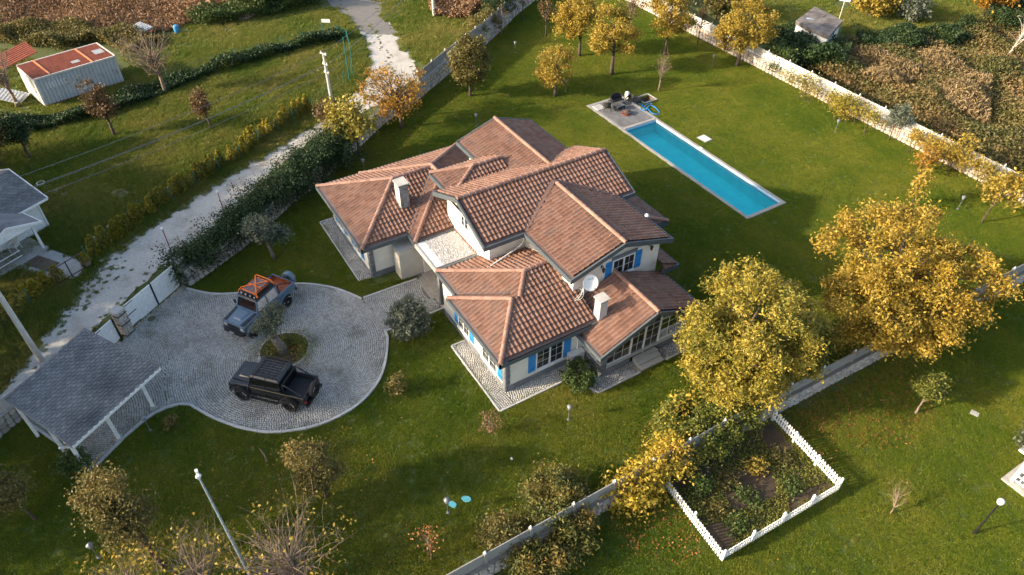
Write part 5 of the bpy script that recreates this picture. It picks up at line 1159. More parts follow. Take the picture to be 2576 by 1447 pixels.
# pump pit with its tipped-up lid and the white pump
t = thing('pump_pit', 'open concrete-edged pump pit beside the pool terrace', 'pit', ((PIT[0]+PIT[1])/2,(PIT[2]+PIT[3])/2,0)); u0,u1,v0,v1 = PIT; mb = MB()
for a, b in (((u0,v0),(u1,v0)), ((u1,v0),(u1,v1)), ((u1,v1),(u0,v1)), ((u0,v1),(u0,v0))): mb.poly([(*a,-1.1),(*b,-1.1),(*b,.03),(*a,.03)])
mb.poly([(u0,v0,-1.1),(u1,v0,-1.1),(u1,v1,-1.1),(u0,v1,-1.1)]); mb.build('shaft', mat('brown_pit_wall', [(.10,.075,.05),(.19,.14,.095)], 2., .95), t)
mb = MB(); mb.box(u0-.12,u1+.12,v0-.12,v0,-.02,.07); mb.box(u0-.12,u1+.12,v1,v1+.12,-.02,.07); mb.box(u0-.12,u0,v0,v1,-.02,.07); mb.box(u1,u1+.12,v0,v1,-.02,.07); mb.build('rim', m_concrete, t)
mb = MB(); mb.hull8([(u0+.1,v0-.75,.03),(u1-.1,v0-.75,.03),(u1-.1,v0-.15,.32),(u0+.1,v0-.15,.32)], [(u0+.1,v0-.78,.07),(u1-.1,v0-.78,.07),(u1-.1,v0-.17,.36),(u0+.1,v0-.17,.36)]); tag(mb.build('pit_lid', m_black), 'dark lid leaning on the rim of the open pump pit', 'lid')
c = at(1577,246); t = thing('water_pump', 'white rounded pool pump beside the sofa', 'pump', (*c,.0)); MB().lathe([(.12,0),(.20,.1),(.23,.35),(.17,.55),(.05,.62)], 14).build('tank', m_white, t, world=False, smooth=True); MB(Matrix.Translation((.18,-.05,0))).lathe([(.08,0),(.13,.08),(.13,.28),(.06,.36)], 12).build('filter_pot', m_white, t, world=False, smooth=True); mb = MB(); mb.tube([(.1,.1,.3),(.4,.35,.28),(.5,.55,.1)], .03, 6); mb.build('pipe', m_iron, t, world=False)
hz = [(1606,263),(1617,266),(1612,277),(1623,281),(1634,268),(1648,272),(1658,284),(1653,290),(1640,287),(1628,275),(1619,274),(1630,262),(1640,264)]
pts = smooth_path([at(*p) for p in hz], 8); mb = MB(); mb.tube([(p[0],p[1],.05+.035*(i % 37 > 18)) for i, p in enumerate(pts)], .045, 6); tag(mb.build('pool_hose', m_hose, smooth=True), 'tangled blue pool hose on the grass beside the terrace', 'hose')

# ------------------------------------------------------------------ gazebo corner at the right edge
t = thing('gazebo', 'white gazebo corner with balustrade on a grey slab at the right edge', 'gazebo', (-2.9,31.8,0)); MB().box(-4.35,-1.0,30.6,34.2,0,.10).build('slab', m_concrete, t)
gx, gy = -4.0, 30.95
for a, b in ((gx,gy),(gx,33.9),(-1.3,gy),(-1.3,33.9)): MB().box(a-.08,a+.08,b-.08,b+.08,.10,2.3).build('post', m_wood_white, t)
def balus(a, b):
    a = Vector((*a,0)); b = Vector((*b,0)); L = (b-a).length; n = round(L/.2); mb = MB()
    for z in (.22,.55,.95): mb.beam(a+Vector((0,0,z)), b+Vector((0,0,z)), .06, .06)
    mb.build('rail', m_wood_white, t)
    for k in range(1, n): p = a.lerp(b, k/n); MB().box(p.x-.025,p.x+.025,p.y-.025,p.y+.025,.25,.92).build('baluster', m_wood_white, t)
balus((gx,gy+.08),(gx,33.8)); balus((gx+.08,gy),(-1.4,gy))
mb = MB(); mb.hull8([(gx-.5,gy-.5,2.3),(-.8,gy-.5,2.3),(-.8,34.4,2.3),(gx-.5,34.4,2.3)], [(gx-.5,gy-.5,2.42),(-.8,gy-.5,2.42),(-.8,34.4,2.42),(gx-.5,34.4,2.42)]); mb.build('eave', m_wood_white, t); mb = MB(); c_ = (-2.65,32.4,3.5); q = [(gx-.5,gy-.5,2.43),(-.8,gy-.5,2.43),(-.8,34.4,2.43),(gx-.5,34.4,2.43)]
for i in range(4): mb.poly([q[i],q[(i+1)%4],c_])
mb.build('roof', m_shingle, t)

# ------------------------------------------------------------------ white bungalow at the left edge
bw = thing('bungalow', 'small white bungalow with dark shingle roof and porch at the left edge', 'house', (-51.5,-9.5,0))
A_ = Vector((-50.45,-6.85,0)); fd = Vector((-48.75,-9.15,0))-A_; fd = Vector((.50,-.866,0)); sd = Vector((-.866,-.50,0))     # front wall runs along fd, side wall recedes along sd
Mh = Matrix((sd, fd, Vector((0,0,1)))).transposed().to_4x4(); Mh.translation = A_               # local x = depth, y = along front
mb = MB(Mh); mb.box(0, 5.5, 0, 8, 0, 2.3); mb.build('wall', m_wood_white, bw)
for k in range(12): MB(Mh).box(-.02, -.003, .0, 2.2, .12+k*.18, .285+k*.18).build('siding_board', m_wood_white, bw)
mb = MB(Mh); mb.poly([(-.5,-.45,2.25),(2.75,-.45,3.45),(2.75,8.3,3.45),(-.5,8.3,2.25)]); mb.poly([(6.0,-.45,2.25),(6.0,8.3,2.25),(2.75,8.3,3.45),(2.75,-.45,3.45)]); mb.poly([(0,0,2.3),(5.5,0,2.3),(2.75,0,3.3)]); hr = mb.build('roof', m_shingle, bw)
nrm = (Mh.to_3x3() @ Vector((-1.2,0,3.25))).normalized(); Lr = lambda s, t: Mh @ Vector((2.75-3.25*t, -.45+8.75*s, 3.45-1.2*t))
shingles(hr, Lr, nrm, 17, 24, 290, m_shingle)
mb = MB(Mh); mb.beam((-.53,-.5,2.22),(2.75,-.5,3.44),.07,.16); mb.beam((6.03,-.5,2.22),(2.75,-.5,3.44),.07,.16); mb.beam((-.54,-.45,2.2),(-.54,8.3,2.2),.07,.14); mb.build('fascia', m_wood_white, bw)
MB(Mh).tube([(-.4,.15,2.15),(-.05,.12,2.0),(-.05,.12,.1)], .04, 6).build('downpipe', m_white, bw)
window(bw, Mh @ Vector((0,2.25,.85)), -fd, -sd, 1.0, 1.05, 1, 2, 2); window(bw, Mh @ Vector((0,3.4,.85)), -fd, -sd, .9, 1.05, 1, 1, 1)
MB(Mh).box(-.04,.0,4.1,5.0,.15,2.1).build('door', mat('brown_glazed_door', [(.05,.025,.018),(.09,.045,.03)], 5., .35), bw)
mb = MB(Mh); mb.box(-2.2,0,1.6,6.,0,.14); mb.build('porch_slab', m_concrete, bw)
for y in (1.85, 5.0): MB(Mh).box(-2.1,-1.96,y-.07,y+.07,.14,2.2).build('porch_post', m_wood_white, bw)
mb = MB(Mh); mb.poly([(-2.5,1.4,2.2),(.3,1.4,2.2),(.3,3.45,2.95),(-2.5,3.45,2.95)]); mb.poly([(-2.5,5.5,2.2),(-2.5,3.45,2.95),(.3,3.45,2.95),(.3,5.5,2.2)]); mb.build('porch_roof', m_shingle, bw)
mb = MB(Mh); mb.beam((-2.53,1.36,2.16),(-2.53,3.45,2.93),.07,.16); mb.beam((-2.53,5.54,2.16),(-2.53,3.45,2.93),.07,.16); mb.poly([(-2.45,1.6,2.15),(-2.45,5.3,2.15),(-2.45,3.45,2.83)]); mb.beam((-2.5,1.37,2.16),(-.5,1.37,2.16),.06,.12); mb.build('porch_gable', m_wood_white, bw)
mb = MB(Mh)
for z in (.5,.9): mb.beam((-2.03,3.2,z),(-2.03,5.0,z),.05,.05)
mb.build('porch_rail', m_wood_white, bw)
pc = Mh @ Vector((-.75,2.9,.14)); t = thing('plastic_chair', 'white plastic chair on the bungalow porch', 'chair', tuple(pc), math.radians(-30)); mb = MB(); mb.box(-.25,.25,-.25,.25,.40,.44); mb.build('seat', m_white, t, world=False); mb = MB(); mb.hull8([(-.27,-.25,.44),(-.23,-.25,.44),(-.23,.25,.44),(-.27,.25,.44)],[(-.36,-.24,.9),(-.32,-.24,.9),(-.32,.24,.9),(-.36,.24,.9)]); mb.build('backrest', m_white, t, world=False)
for s in (-1,1):
    mb = MB(); mb.box(-.27,.22,s*.27-.02,s*.27+.02,.62,.65); mb.build('armrest', m_white, t, world=False)
    for x in (-.22,.22): MB().tube([(x*1.1,s*.26,0),(x,s*.25,.62 if x > 0 else .42)], .022, 5).build('leg', m_white, t, world=False)
# garden gate in the wire fence, planter
ga, gb2 = Vector(atz(149,718)), Vector(atz(217,677)); t = thing('garden_gate', 'brown steel and wire garden gate in front of the bungalow patio', 'gate', tuple(ga)); m_brsteel = mat('brown_steel', [(.05,.03,.02),(.09,.055,.038)], 5., .6)
mb = MB()
for f in (0, .5, 1.): p = ga.lerp(gb2, f); mb.box(p.x-.035,p.x+.035,p.y-.035,p.y+.035,0,1.3)
mb.build('post', m_brsteel, t); mb = MB()
for z in (.15, 1.25): mb.beam(ga+Vector((0,0,z)), gb2+Vector((0,0,z)), .05, .05)
mb.build('rail', m_brsteel, t); mb = MB()
for k in range(1, 14): p = ga.lerp(gb2, k/14); mb.tube([p+Vector((0,0,.15)), p+Vector((0,0,1.25))], .006, 3)
mb.build('wire', m_iron, t)
pp = at(222,668); t = thing('planter_pot', 'clay planter with yellow shrub beside the garden gate', 'planter', (*pp,0)); MB().hull8([(-.18,-.18,0),(.18,-.18,0),(.18,.18,0),(-.18,.18,0)],[(-.25,-.25,.42),(.25,-.25,.42),(.25,.25,.42),(-.25,.25,.42)]).build('pot', mat('clay_pot', [(.30,.22,.16),(.40,.30,.22)], 4., .9), t, world=False)

# wire fences with teal posts
def wire_fence(label, pxs, h=1.25, sign=None):
    P = [Vector(atz(*p)) for p in pxs]; t = thing('wire_fence', label, 'fence', tuple(P[len(P)//2]))
    for p in P: MB().tube([p, p+Vector((random.gauss(0,.03),random.gauss(0,.03),h))], .035, 6).build('post', m_teal, t)
    mb = MB()
    for a, b in zip(P[:-1], P[1:]):
        for z in (.1,.4,.7,1.0,1.2): mb.tube([a+Vector((0,0,z)), b+Vector((0,0,z))], .006, 3, False)
        n = max(2, round((b-a).length/.3))
        for k in range(n): p = a.lerp(b, k/n); mb.tube([p+Vector((0,0,.1)), p+Vector((0,0,1.2))], .004, 3, False)
    mb.build('wire_mesh', m_teal, t)
wire_fence('wire fence with teal posts along the lane hedge of golden conifers', [(226,657),(300,600),(360,540),(435,508),(497,468),(553,430),(607,398),(655,362),(700,333),(741,308),(786,277),(828,240),(866,213),(888,192),(884,145),(876,107)])
wire_fence('wire fence with teal posts crossing the meadow behind the shed tree', [(876,107),(851,93),(815,87),(762,110),(711,123),(655,142),(598,153),(540,172),(425,205)], 1.2)
wire_fence('wire fence with teal posts left of the garden gate', [(82,765),(40,800),(0,840)], 1.25)
wire_fence('wire fence with teal posts at the far top of the lane', [(1208,8),(1260,20),(1291,36)], 1.3) if False else None
p = Vector(atz(880,205)); t = thing('green_pole', 'tall dark green pole at the corner of the wire fence', 'pole', tuple(p)); MB().tube([(0,0,0),(0,0,4.2)], [.07,.05], 8).build('shaft', m_teal, t, world=False)
p = Vector(atz(813,84)); t = thing('sign_board', 'blank white sign board on the meadow fence', 'sign', tuple(p)); mb = MB(); mb.tube([(0,0,0),(0,0,1.5)], .03, 6); mb.build('post', m_teal, t, world=False); MB(Matrix.Rotation(.95, 4, 'Z')).box(.0,.95,-.01,.01,1.15,1.5).build('board', m_white, t, world=False)

# ------------------------------------------------------------------ corrugated shed
sh = thing('metal_shed', 'pale corrugated shed with rust red roof in the far left meadow', 'shed', (-71.5,-2.4,0))
q0, q1, q2 = Vector((-69.65,-5.35,0)), Vector((-71.25,1.35,0)), Vector((-73.1,-6.35,0)); q3 = q1+(q2-q0); zf, zk = 2.5, 2.62
mb = MB(); mb.hull8([q0,q1,q3,q2], [q0+Vector((0,0,zf)),q1+Vector((0,0,zf)),q3+Vector((0,0,zk)),q2+Vector((0,0,zk))]); mb.build('wall', m_corrug, sh)
def corr(a, b, z0, z1, nn, pitch, amp, name, mt):
    L = (b-a).length; n = round(L/pitch)
    for k in range(n):
        p = a.lerp(b, (k+.15)/n); q = a.lerp(b, (k+.70)/n); mb = MB(); mb.hull8([p+Vector((0,0,z0)),q+Vector((0,0,z0)),q+nn*amp+Vector((0,0,z0)),p+nn*amp+Vector((0,0,z0))],[p+Vector((0,0,z1)),q+Vector((0,0,z1)),q+nn*amp+Vector((0,0,z1)),p+nn*amp+Vector((0,0,z1))]); mb.build(name, mt, sh)
d_ = (q1-q0).normalized(); nn = Vector((d_.y,-d_.x,0)); nn = nn if nn.x > 0 else -nn; corr(q0,q1,.12,zf-.05,nn,.31,.05,'wall_rib',m_corrug)
d2_ = (q2-q0).normalized(); n2 = Vector((-d2_.y,d2_.x,0)); n2 = n2 if n2.y < 0 else -n2; corr(q0,q2,.12,zf-.02,n2,.31,.05,'wall_rib',mat('white_corrugated_steel', [(.62,.60,.57),(.74,.72,.69)], 1., .6)) 
up = lambda p, z: p+Vector((0,0,z)); nr = 16; rd = MB()
for k in range(nr):
    a = up(q0,zf).lerp(up(q2,zk),k/nr); b = up(q1,zf).lerp(up(q3,zk),k/nr); a2 = up(q0,zf).lerp(up(q2,zk),(k+.55)/nr); b2 = up(q1,zf).lerp(up(q3,zk),(k+.55)/nr)
    mb = MB(); mb.hull8([up(a,.005),up(b,.005),up(b2,.005),up(a2,.005)],[up(a,.055),up(b,.055),up(b2,.055),up(a2,.055)]); mb.build('roof_rib', m_rust, sh)
mb = MB(); mb.hull8([up(q0,zf+.001),up(q1,zf+.001),up(q3,zk+.001),up(q2,zk+.001)],[up(q0,zf+.02),up(q1,zf+.02),up(q3,zk+.02),up(q2,zk+.02)]); mb.build('roof', m_rust, sh)
mb = MB(); mb.beam(up(q0,zf+.02)-d2_*.0+nn*.06, up(q1,zf+.02)+nn*.06, .10, .14); mb.beam(up(q1,zf+.03), up(q3,zk+.03), .1, .14); mb.beam(up(q2,zk+.02),up(q3,zk+.02),.1,.12); mb.build('roof_trim', mat('pale_trim', [(.55,.50,.44),(.66,.61,.55)], 3., .7), sh)
for f in (.20,.72): mb = MB(); mb.beam(up(q0.lerp(q1,f),zf+.08), up(q2.lerp(q3,f),zk+.08), .14, .08); mb.build('roof_strap', mat('orange_rust_strap', [(.40,.15,.06),(.52,.22,.09)], 4., .7), sh)
mb = MB(); mb.beam(q0+nn*.06+Vector((0,0,.06)), q1+nn*.06+Vector((0,0,.06)), .12, .12); mb.build('base_rail', m_rust, sh)
m_lpatch = mat('pale_roof_patch', [(.24,.25,.25),(.34,.35,.35)], 2., .6)
for k, (f0, f1, g0, g1) in enumerate(((.84,.96,.35,.62),(.52,.62,.22,.36))):
    mb = MB(); c = [up(q0.lerp(q1,f),zf+.0).lerp(up(q2.lerp(q3,f),zk),g)+Vector((0,0,.062)) for f, g in ((f0,g0),(f1,g0),(f1,g1),(f0,g1))]; mb.hull8(c, [p+Vector((0,0,.01)) for p in c]); mb.build('roof_patch', m_lpatch, sh)
for k in range(7): f = .10+.035*k; mb = MB(); p = q0.lerp(q1,f)+nn*.053; q = q0.lerp(q1,f+.022)+nn*.053; z = 1.45; mb.hull8([up(p,z),up(q,z),up(q,z)+nn*.01,up(p,z)+nn*.01],[up(p,z+.55),up(q,z+.55),up(q,z+.55)+nn*.01,up(p,z+.55)+nn*.01]); mb.build('wall_patch', mat('repaired_pale_panel', [(.55,.57,.57),(.62,.64,.64)], 2., .6), sh)
# scrap round the shed
def sheetpile(name, label, cat, px, sizes, mt, rz=0.):
    t = thing(name, label, cat, (*at(*px),0), rz)
    for k, (x, y, w, d2, z, tilt) in enumerate(sizes):
        mb = MB(Matrix.Translation((x,y,z)) @ Matrix.Rotation(tilt, 4, 'Y') @ Matrix.Rotation(tilt*1.3, 4, 'X')); mb.box(-w/2,w/2,-d2/2,d2/2,0,.05)
        for i in range(int(w/.3)): mb.box(-w/2+.3*i+.06,-w/2+.3*i+.2,-d2/2,d2/2,.05,.09)
        mb.build('sheet', mt, t, world=False)
    return t
sheetpile('sheet_pile', 'heap of white roofing sheets left of the metal shed', 'sheet pile', (28,252), ((0,0,3.2,1.3,.5,.12),(.3,-.6,2.6,1.2,.75,.18),(-1.2,.7,2.2,.9,.3,-.1)), m_corrug, .9)
sheetpile('sheet_pile', 'rust red sheet roof leaning behind the metal shed', 'sheet pile', (50,168), ((0,0,2.4,3.4,1.1,.15),), m_rust, .3)
sheetpile('sheet_pile', 'white and rusty sheets lying on a low rack in the far meadow', 'sheet pile', (352,95), ((0,0,2.4,2.0,.6,.08),), m_rust, .5); sheetpile('sheet_pile', 'pale panel on top of the rusty sheets in the far meadow', 'sheet', (360,88), ((0,0,1.9,1.5,.75,.08),), m_corrug, .5)
sheetpile('sheet_pile', 'pinkish corrugated sheet by the farm track', 'sheet', (620,46), ((0,0,1.2,1.6,.25,.2),), mat('pink_sheet', [(.45,.27,.23),(.55,.36,.31)], 3., .7), .2)
p = at(447,83); t = thing('barrel', 'small blue plastic barrel in the far meadow', 'barrel', (*p,0)); MB().lathe([(.24,0),(.28,.1),(.29,.4),(.28,.7),(.24,.8),(.1,.82)], 14).build('body', mat('blue_barrel', [(.03,.20,.40),(.05,.26,.46)], 3., .5), t, world=False, smooth=True); MB().lathe([(.27,.30),(.30,.33),(.27,.36)], 14).build('band', m_hose, t, world=False)
# old hut beyond the sunlit wall
hv = [Vector(p) for p in (atz(2000,62,2.2), atz(2082,100,2.2), atz(2117,62,2.2), atz(2048,22,2.2))]; t = thing('old_hut', 'old white hut with a dark sagging flat roof in the bushes', 'hut', (hv[0].x, hv[0].y, 0)); ce = sum(hv, Vector())/4
mb = MB(); mb.hull8([Vector((p.x,p.y,0)).lerp(Vector((ce.x,ce.y,0)),.06) for p in hv],[p.lerp(ce,.06) for p in hv]); mb.build('wall', m_wood_white, t); mb = MB(); mb.hull8(hv,[p+Vector((0,0,.22+random.uniform(0,.2))) for p in hv]); mb.build('roof', mat('mossy_felt_roof', [(.07,.06,.055),(.15,.13,.12),(.22,.20,.18)], 1.3, .95, .4, 8), t)
mb = MB(); p = ce+Vector((-1,-1.2,.34)); mb.hull8([p,p+Vector((.9,.2,0)),p+Vector((.8,.9,.02)),p+Vector((-.1,.6,.02))],[q+Vector((0,0,.03)) for q in (p,p+Vector((.9,.2,0)),p+Vector((.8,.9,.02)),p+Vector((-.1,.6,.02)))]); mb.build('plastic_scrap', mat('blue_plastic', [(.25,.38,.52),(.4,.52,.62)], 3., .4), t)
for k in range(6): a = ce+Vector((random.uniform(-.5,1.2),random.uniform(-1.4,.2),.36)); MB().tube([a,a+Vector((-.4+random.uniform(-.2,.2),1.3,.02))], .04, 5).build('pole_scrap', m_barkp, t)
p = Vector(atz(2107,60)); t = thing('sign_board', 'white sign on a thin post behind the old hut', 'sign', tuple(p)); MB().tube([(0,0,0),(0,0,2.8)], .03, 6).build('post', m_white, t, world=False); MB(Matrix.Rotation(.55, 4, 'Z')).box(-.55,.55,-.015,.015,2.4,3.3).build('board', m_white, t, world=False)
# small things lying about
def lying(name, label, cat, px, w, d_, h, mt, rz=0., group=None):
    mb = MB(); n = 9; P = [(w/2*math.cos(2*math.pi*i/n)*random.uniform(.9,1.25), d_/2*math.sin(2*math.pi*i/n)*random.uniform(.9,1.25)) for i in range(n)] if h < .04 else [(-w/2,-d_/2),(w/2,-d_/2),(w/2,d_/2),(-w/2,d_/2)]
    mb.prism(P, 0, h); o = mb.build(name, mt, None); o.location = (*at(*px), .03 if h < .04 else 0.); o.rotation_euler = (0, 0, rz); return tag(o, label, cat, group)
m_turq = mat('turquoise_plastic', [(.07,.30,.36),(.11,.36,.41)], 5., .5)
lying('plastic_scrap', 'turquoise plastic scrap next to the lamp on the lower lawn', 'plastic scrap', (1139,1270), .42, .30, .03, m_turq, .4, 'turquoise scraps on the lawn'); lying('plastic_scrap', 'turquoise plastic scrap farther from the lamp on the lower lawn', 'plastic scrap', (1173,1257), .42, .30, .03, m_turq, .7, 'turquoise scraps on the lawn')
lying('valve_box', 'tiny white valve box on the lower lawn', 'valve box', (1287,1156), .12, .09, .08, m_white); lying('stone_slab', 'pale stone slab lying in the meadow under the cables', 'slab', (302,487), 1.15, .85, .06, m_sand, .5)
lying('valve_box', 'pale valve box on the grass near the small tree at the right', 'valve box', (2451,1041), .40, .32, .06, m_concrete, .3)
for k, (px, lab) in enumerate((((119,471),'stepping slab nearest the ring beside the bungalow roof'), ((140,481),'middle stepping slab beside the bungalow roof'), ((163,492),'stepping slab farthest from the ring beside the bungalow roof'))): lying('stepping_slab', lab, 'slab', px, .62, .42, .05, m_concrete, -.2, 'stepping slabs by the bungalow')
t = thing('concrete_ring', 'small pale concrete ring on the grass by the bungalow roof', 'ring', (*at(104,464),0)); MB().lathe([(.24,0),(.28,0),(.28,.16),(.24,.16),(.23,.02)], 18).build('ring', m_white, t, world=False)
for k, (px, lab) in enumerate((((236,604),'pale block on the grass nearest the bungalow gate'), ((278,573),'pale block on the grass behind the golden hedge'), ((258,612),'pale block half hidden in the golden hedge'))): lying('stone_block', lab, 'block', px, .34, .26, .18, m_sand, random.random(), 'blocks behind the hedge')
p = at(1014,340) ; 
for k, f in enumerate((0,.2,.42,.6,.8)):
    a = Vector(atz(1838+(1935-1838)*f, 1148-(1148-1090)*f)); tag(MB().tube([a, a+Vector((random.gauss(0,.08),random.gauss(0,.08),.75))], .015, 4).build('plant_stake', m_barkp), 'thin wooden plant stake in the row along the wall side of the vegetable bed', 'stake', 'plant stakes in the bed')
# lantern posts on the ivy wall
for px, lab in (((440,655),'rusty lamp post rising from the ivy above the driveway gate'), ((572,560),'rusty lamp post rising from the middle of the ivy wall')):
    p = at(*px); t = thing('wall_lantern', lab, 'lamp', (*p,0)); MB().tube([(0,0,0),(0,0,2.5)], .03, 6).build('post', m_rust, t, world=False); MB().lathe([(.05,2.5),(.09,2.55),(.09,2.66),(.02,2.72)], 8).build('lamp_head', m_white, t, world=False)
# ------------------------------------------------------------------ vegetation
def leaf_mesh(name, C, size, rs, up=.35, aspect=1.8, fold=True):
    """C (n,3) leaf centres -> folded leaf blades (two quads-as-triangles each side of the midrib)"""
    n = len(C); nrm = rs.normal(0, 1, (n,3)); nrm[:,2] = np.abs(nrm[:,2])+up; nrm /= np.linalg.norm(nrm, axis=1, keepdims=True)
    d_ = rs.normal(0, 1, (n,3)); d_ -= nrm*(d_*nrm).sum(1, keepdims=True); d_ /= np.linalg.norm(d_, axis=1, keepdims=True); s = np.cross(nrm, d_)
    sz = (size*rs.uniform(.6, 1.35, (n,1))); l = sz*.5*aspect**.5; w = sz*.5/aspect**.5
    V = np.stack([C-d_*l, C+s*w+nrm*w*.25, C+d_*l-nrm*l*.15, C-s*w+nrm*w*.25], 1).reshape(-1, 3)
    F = np.arange(4*n).reshape(-1, 4); r = np.repeat(rs.rand(n), 4)
    return mesh_np(name, V, F, r)
def limb_pts(a, b, rs, bend=.12, k=4):
    a = np.array(a, float); b = np.array(b, float); L = np.linalg.norm(b-a); j = rs.normal(0, bend*L, 3); j[2] = abs(j[2])*.4
    return [tuple(a+(b-a)*t+j*math.sin(math.pi*t)*.6+np.array([0,0,L*.10*math.sin(math.pi*t)])) for t in np.linspace(0, 1, k)]
def crown_pts(blobs, n, clumps, cr, rs, shell=.5):
    """blobs: (x,y,z,rx,ry,rz,weight) -> clump centres on the outer volume, and leaf points round them"""
    w = np.array([b[6] for b in blobs], float); w /= w.sum(); cen = []
    for b, k in zip(blobs, np.maximum(1, (w*clumps).astype(int))):
        v = rs.normal(0, 1, (k,3)); v /= np.linalg.norm(v, axis=1, keepdims=True); r = (shell+(1-shell)*rs.rand(k,1)**.6)*rs.uniform(.82, 1.12, (k,1))
        cen.append(np.array(b[:3])+v*r*np.array(b[3:6]))
    cen = np.concatenate(cen); pick = rs.randint(0, len(cen), n); sc = cr*rs.uniform(.55, 1.25, len(cen))
    return cen, cen[pick]+rs.normal(0, 1, (n,3))*sc[pick][:,None]*np.array([1,1,.75])
def tree(name, label, base, blobs, n, leaf, mt, trunk=.12, th=1.5, clumps=60, cr=.35, limbs=14, bark=None, seed=1, group='garden trees', cat='tree', lean=(0,0), shell=.5, twigs=0, aspect=1.8, twl=.8):
    rs = np.random.RandomState(seed); t = thing(name, label, cat, (base[0], base[1], 0), 0, group); bark = bark or m_bark
    cen, L = crown_pts(blobs, max(n, 1), clumps, cr, rs, shell)
    mb = MB(); top_ = (lean[0]*th, lean[1]*th, th); w1 = trunk*.25
    mb.tube([(0,0,-.05),(rs.normal(0,w1)*.4+lean[0]*th*.3,rs.normal(0,w1)*.4+lean[1]*th*.3,th*.35),(lean[0]*th*.7,lean[1]*th*.7,th*.7),top_], [trunk*1.35,trunk*1.05,trunk*.92,trunk*.8], 8)
    zt = max(b[2]+b[5]*.5 for b in blobs); bm_ = np.array(blobs[0][:3]); crown_c = (bm_[0], bm_[1], zt)
    mb.tube(limb_pts(top_, crown_c, rs, .05, 5), [trunk*.8,trunk*.6,trunk*.45,trunk*.3,trunk*.14], 6); mb.build('trunk', bark, t, world=False, smooth=True)
    mb = MB(); idx = rs.permutation(len(cen))[:limbs]
    for i in idx:
        f = rs.uniform(.0, .55); st = np.array(top_)+(np.array(crown_c)-np.array(top_))*f; r0 = trunk*.42*(1-f*.5); p = limb_pts(st, cen[i], rs, .10, 5)
        mb.tube(p, [r0,r0*.75,r0*.5,r0*.3,r0*.12], 5, False)
        for k in range(twigs):
            q = np.array(p[rs.randint(2, 5)]); e = q+rs.normal(0, 1, 3)*twl*.5+np.array([0,0,twl*.45]); mb.tube(limb_pts(q, e, rs, .08, 4), [r0*.28,r0*.2,r0*.14,r0*.06], 3, False)
    if mb.v: mb.build('limb', bark, t, world=False)
    if n: link('crown', leaf_mesh('crown', L[L[:,2] > .12], leaf, rs, aspect=aspect), mt, t, world=False)
    return t
def bush(name, label, base, r, n, leaf, mt, seed=1, h=None, group='shrubs', cat='shrub', clumps=40, cr=.2, stems=6, shell=.45, aspect=1.8):
    h = h or r; rs = np.random.RandomState(seed); t = thing(name, label, cat, (base[0], base[1], 0), 0, group); mb = MB()
    cen, L = crown_pts([(0,0,h*.95,r,r,h*.9,1)], n, clumps, cr, rs, shell); L = L[L[:,2] > .05]
    for i in range(stems): mb.tube(limb_pts((rs.normal(0,.05),rs.normal(0,.05),0), cen[i % len(cen)], rs, .08, 4), [.035,.026,.018,.008], 4, False)
    mb.build('stem', m_bark, t, world=False); link('foliage', leaf_mesh('foliage', L, leaf, rs, aspect=aspect), mt, t, world=False); return t
A = lambda x, y: at(x, y)
# the two big golden trees by the lower wall
c = at(1888,838,4.2); tree('walnut_tree', 'big dense yellow-green tree standing beside the sunroom', c, [(0,0,4.2,3.5,3.6,3.1,1),(.5,-1.4,3.4,2.7,2.3,2.1,.45),(-.4,1.5,3.9,2.7,2.3,2.2,.4)], 74000, .115, l_ylgrn, .26, 1.6, 300, .26, 40, seed=21, group='big golden trees', shell=.74, aspect=2.4)
c = at(2262,715,4.6); tree('walnut_tree', 'big golden tree with open crown straddling the right of the grey stone wall', c, [(-1.2,.6,5.6,3.4,3.6,2.8,1),(1.6,1.6,5.0,2.6,2.8,2.4,.6),(.6,-2.4,4.4,2.6,2.4,2.2,.6),(2.0,-.6,3.8,2.0,2.2,1.5,.4)], 70000, .12, l_amber, .27, 1.9, 260, .29, 56, seed=22, group='big golden trees', shell=.55, aspect=2.)
# trees on the far lawn
FT = 'trees on the far lawn'
tree('golden_tree', 'tall golden tree at the top centre of the far lawn', A(1457,141), [(0,0,4.3,2.0,2.0,1.9,1),(-.3,-1.0,3.3,1.5,1.4,1.3,.4)], 12350, .14, l_gold, .14, 1.5, 90, .27, 18, seed=31, group=FT, shell=.55)
tree('golden_tree', 'golden tree with dark twin trunk nearest the pool terrace', A(1538,188), [(-.3,-.3,4.6,1.8,1.8,1.9,1),(.4,.8,3.5,1.3,1.3,1.2,.4),(-.6,-1.0,3.4,1.2,1.2,1.2,.4)], 9880, .14, l_gold, .17, 1.9, 80, .27, 18, seed=32, group=FT, shell=.55)
tree('golden_tree', 'golden tree in front of the far right wall', A(1672,139), [(0,0,4.2,1.9,1.9,1.9,1),(.3,1.0,3.3,1.5,1.4,1.2,.4)], 9880, .14, l_gold, .14, 1.6, 80, .27, 18, seed=33, group=FT, shell=.55)
tree('golden_tree', 'wide golden tree leaning over the sunlit wall', A(1855,166), [(0,.4,4.0,2.5,2.6,2.2,1),(-.5,-1.0,3.0,1.7,1.7,1.4,.4)], 15580, .14, l_gold, .17, 1.4, 110, .28, 22, seed=34, group=FT, shell=.55)
tree('golden_tree', 'small golden tree left of the pool terrace', A(1396,242), [(0,0,2.8,1.5,1.5,1.6,1),(-.2,-.7,2.0,1.1,1.1,1.0,.4)], 7220, .125, l_gold, .15, 1.0, 60, .26, 16, seed=35, group=FT, shell=.55)
tree('bare_tree', 'sparse brown tree behind the twin-trunk golden tree', A(1584,89), [(0,0,3.6,1.5,1.5,1.8,1)], 700, .15, l_brown, .10, 1.6, 50, .3, 22, m_barkp, 36, FT, twigs=3)
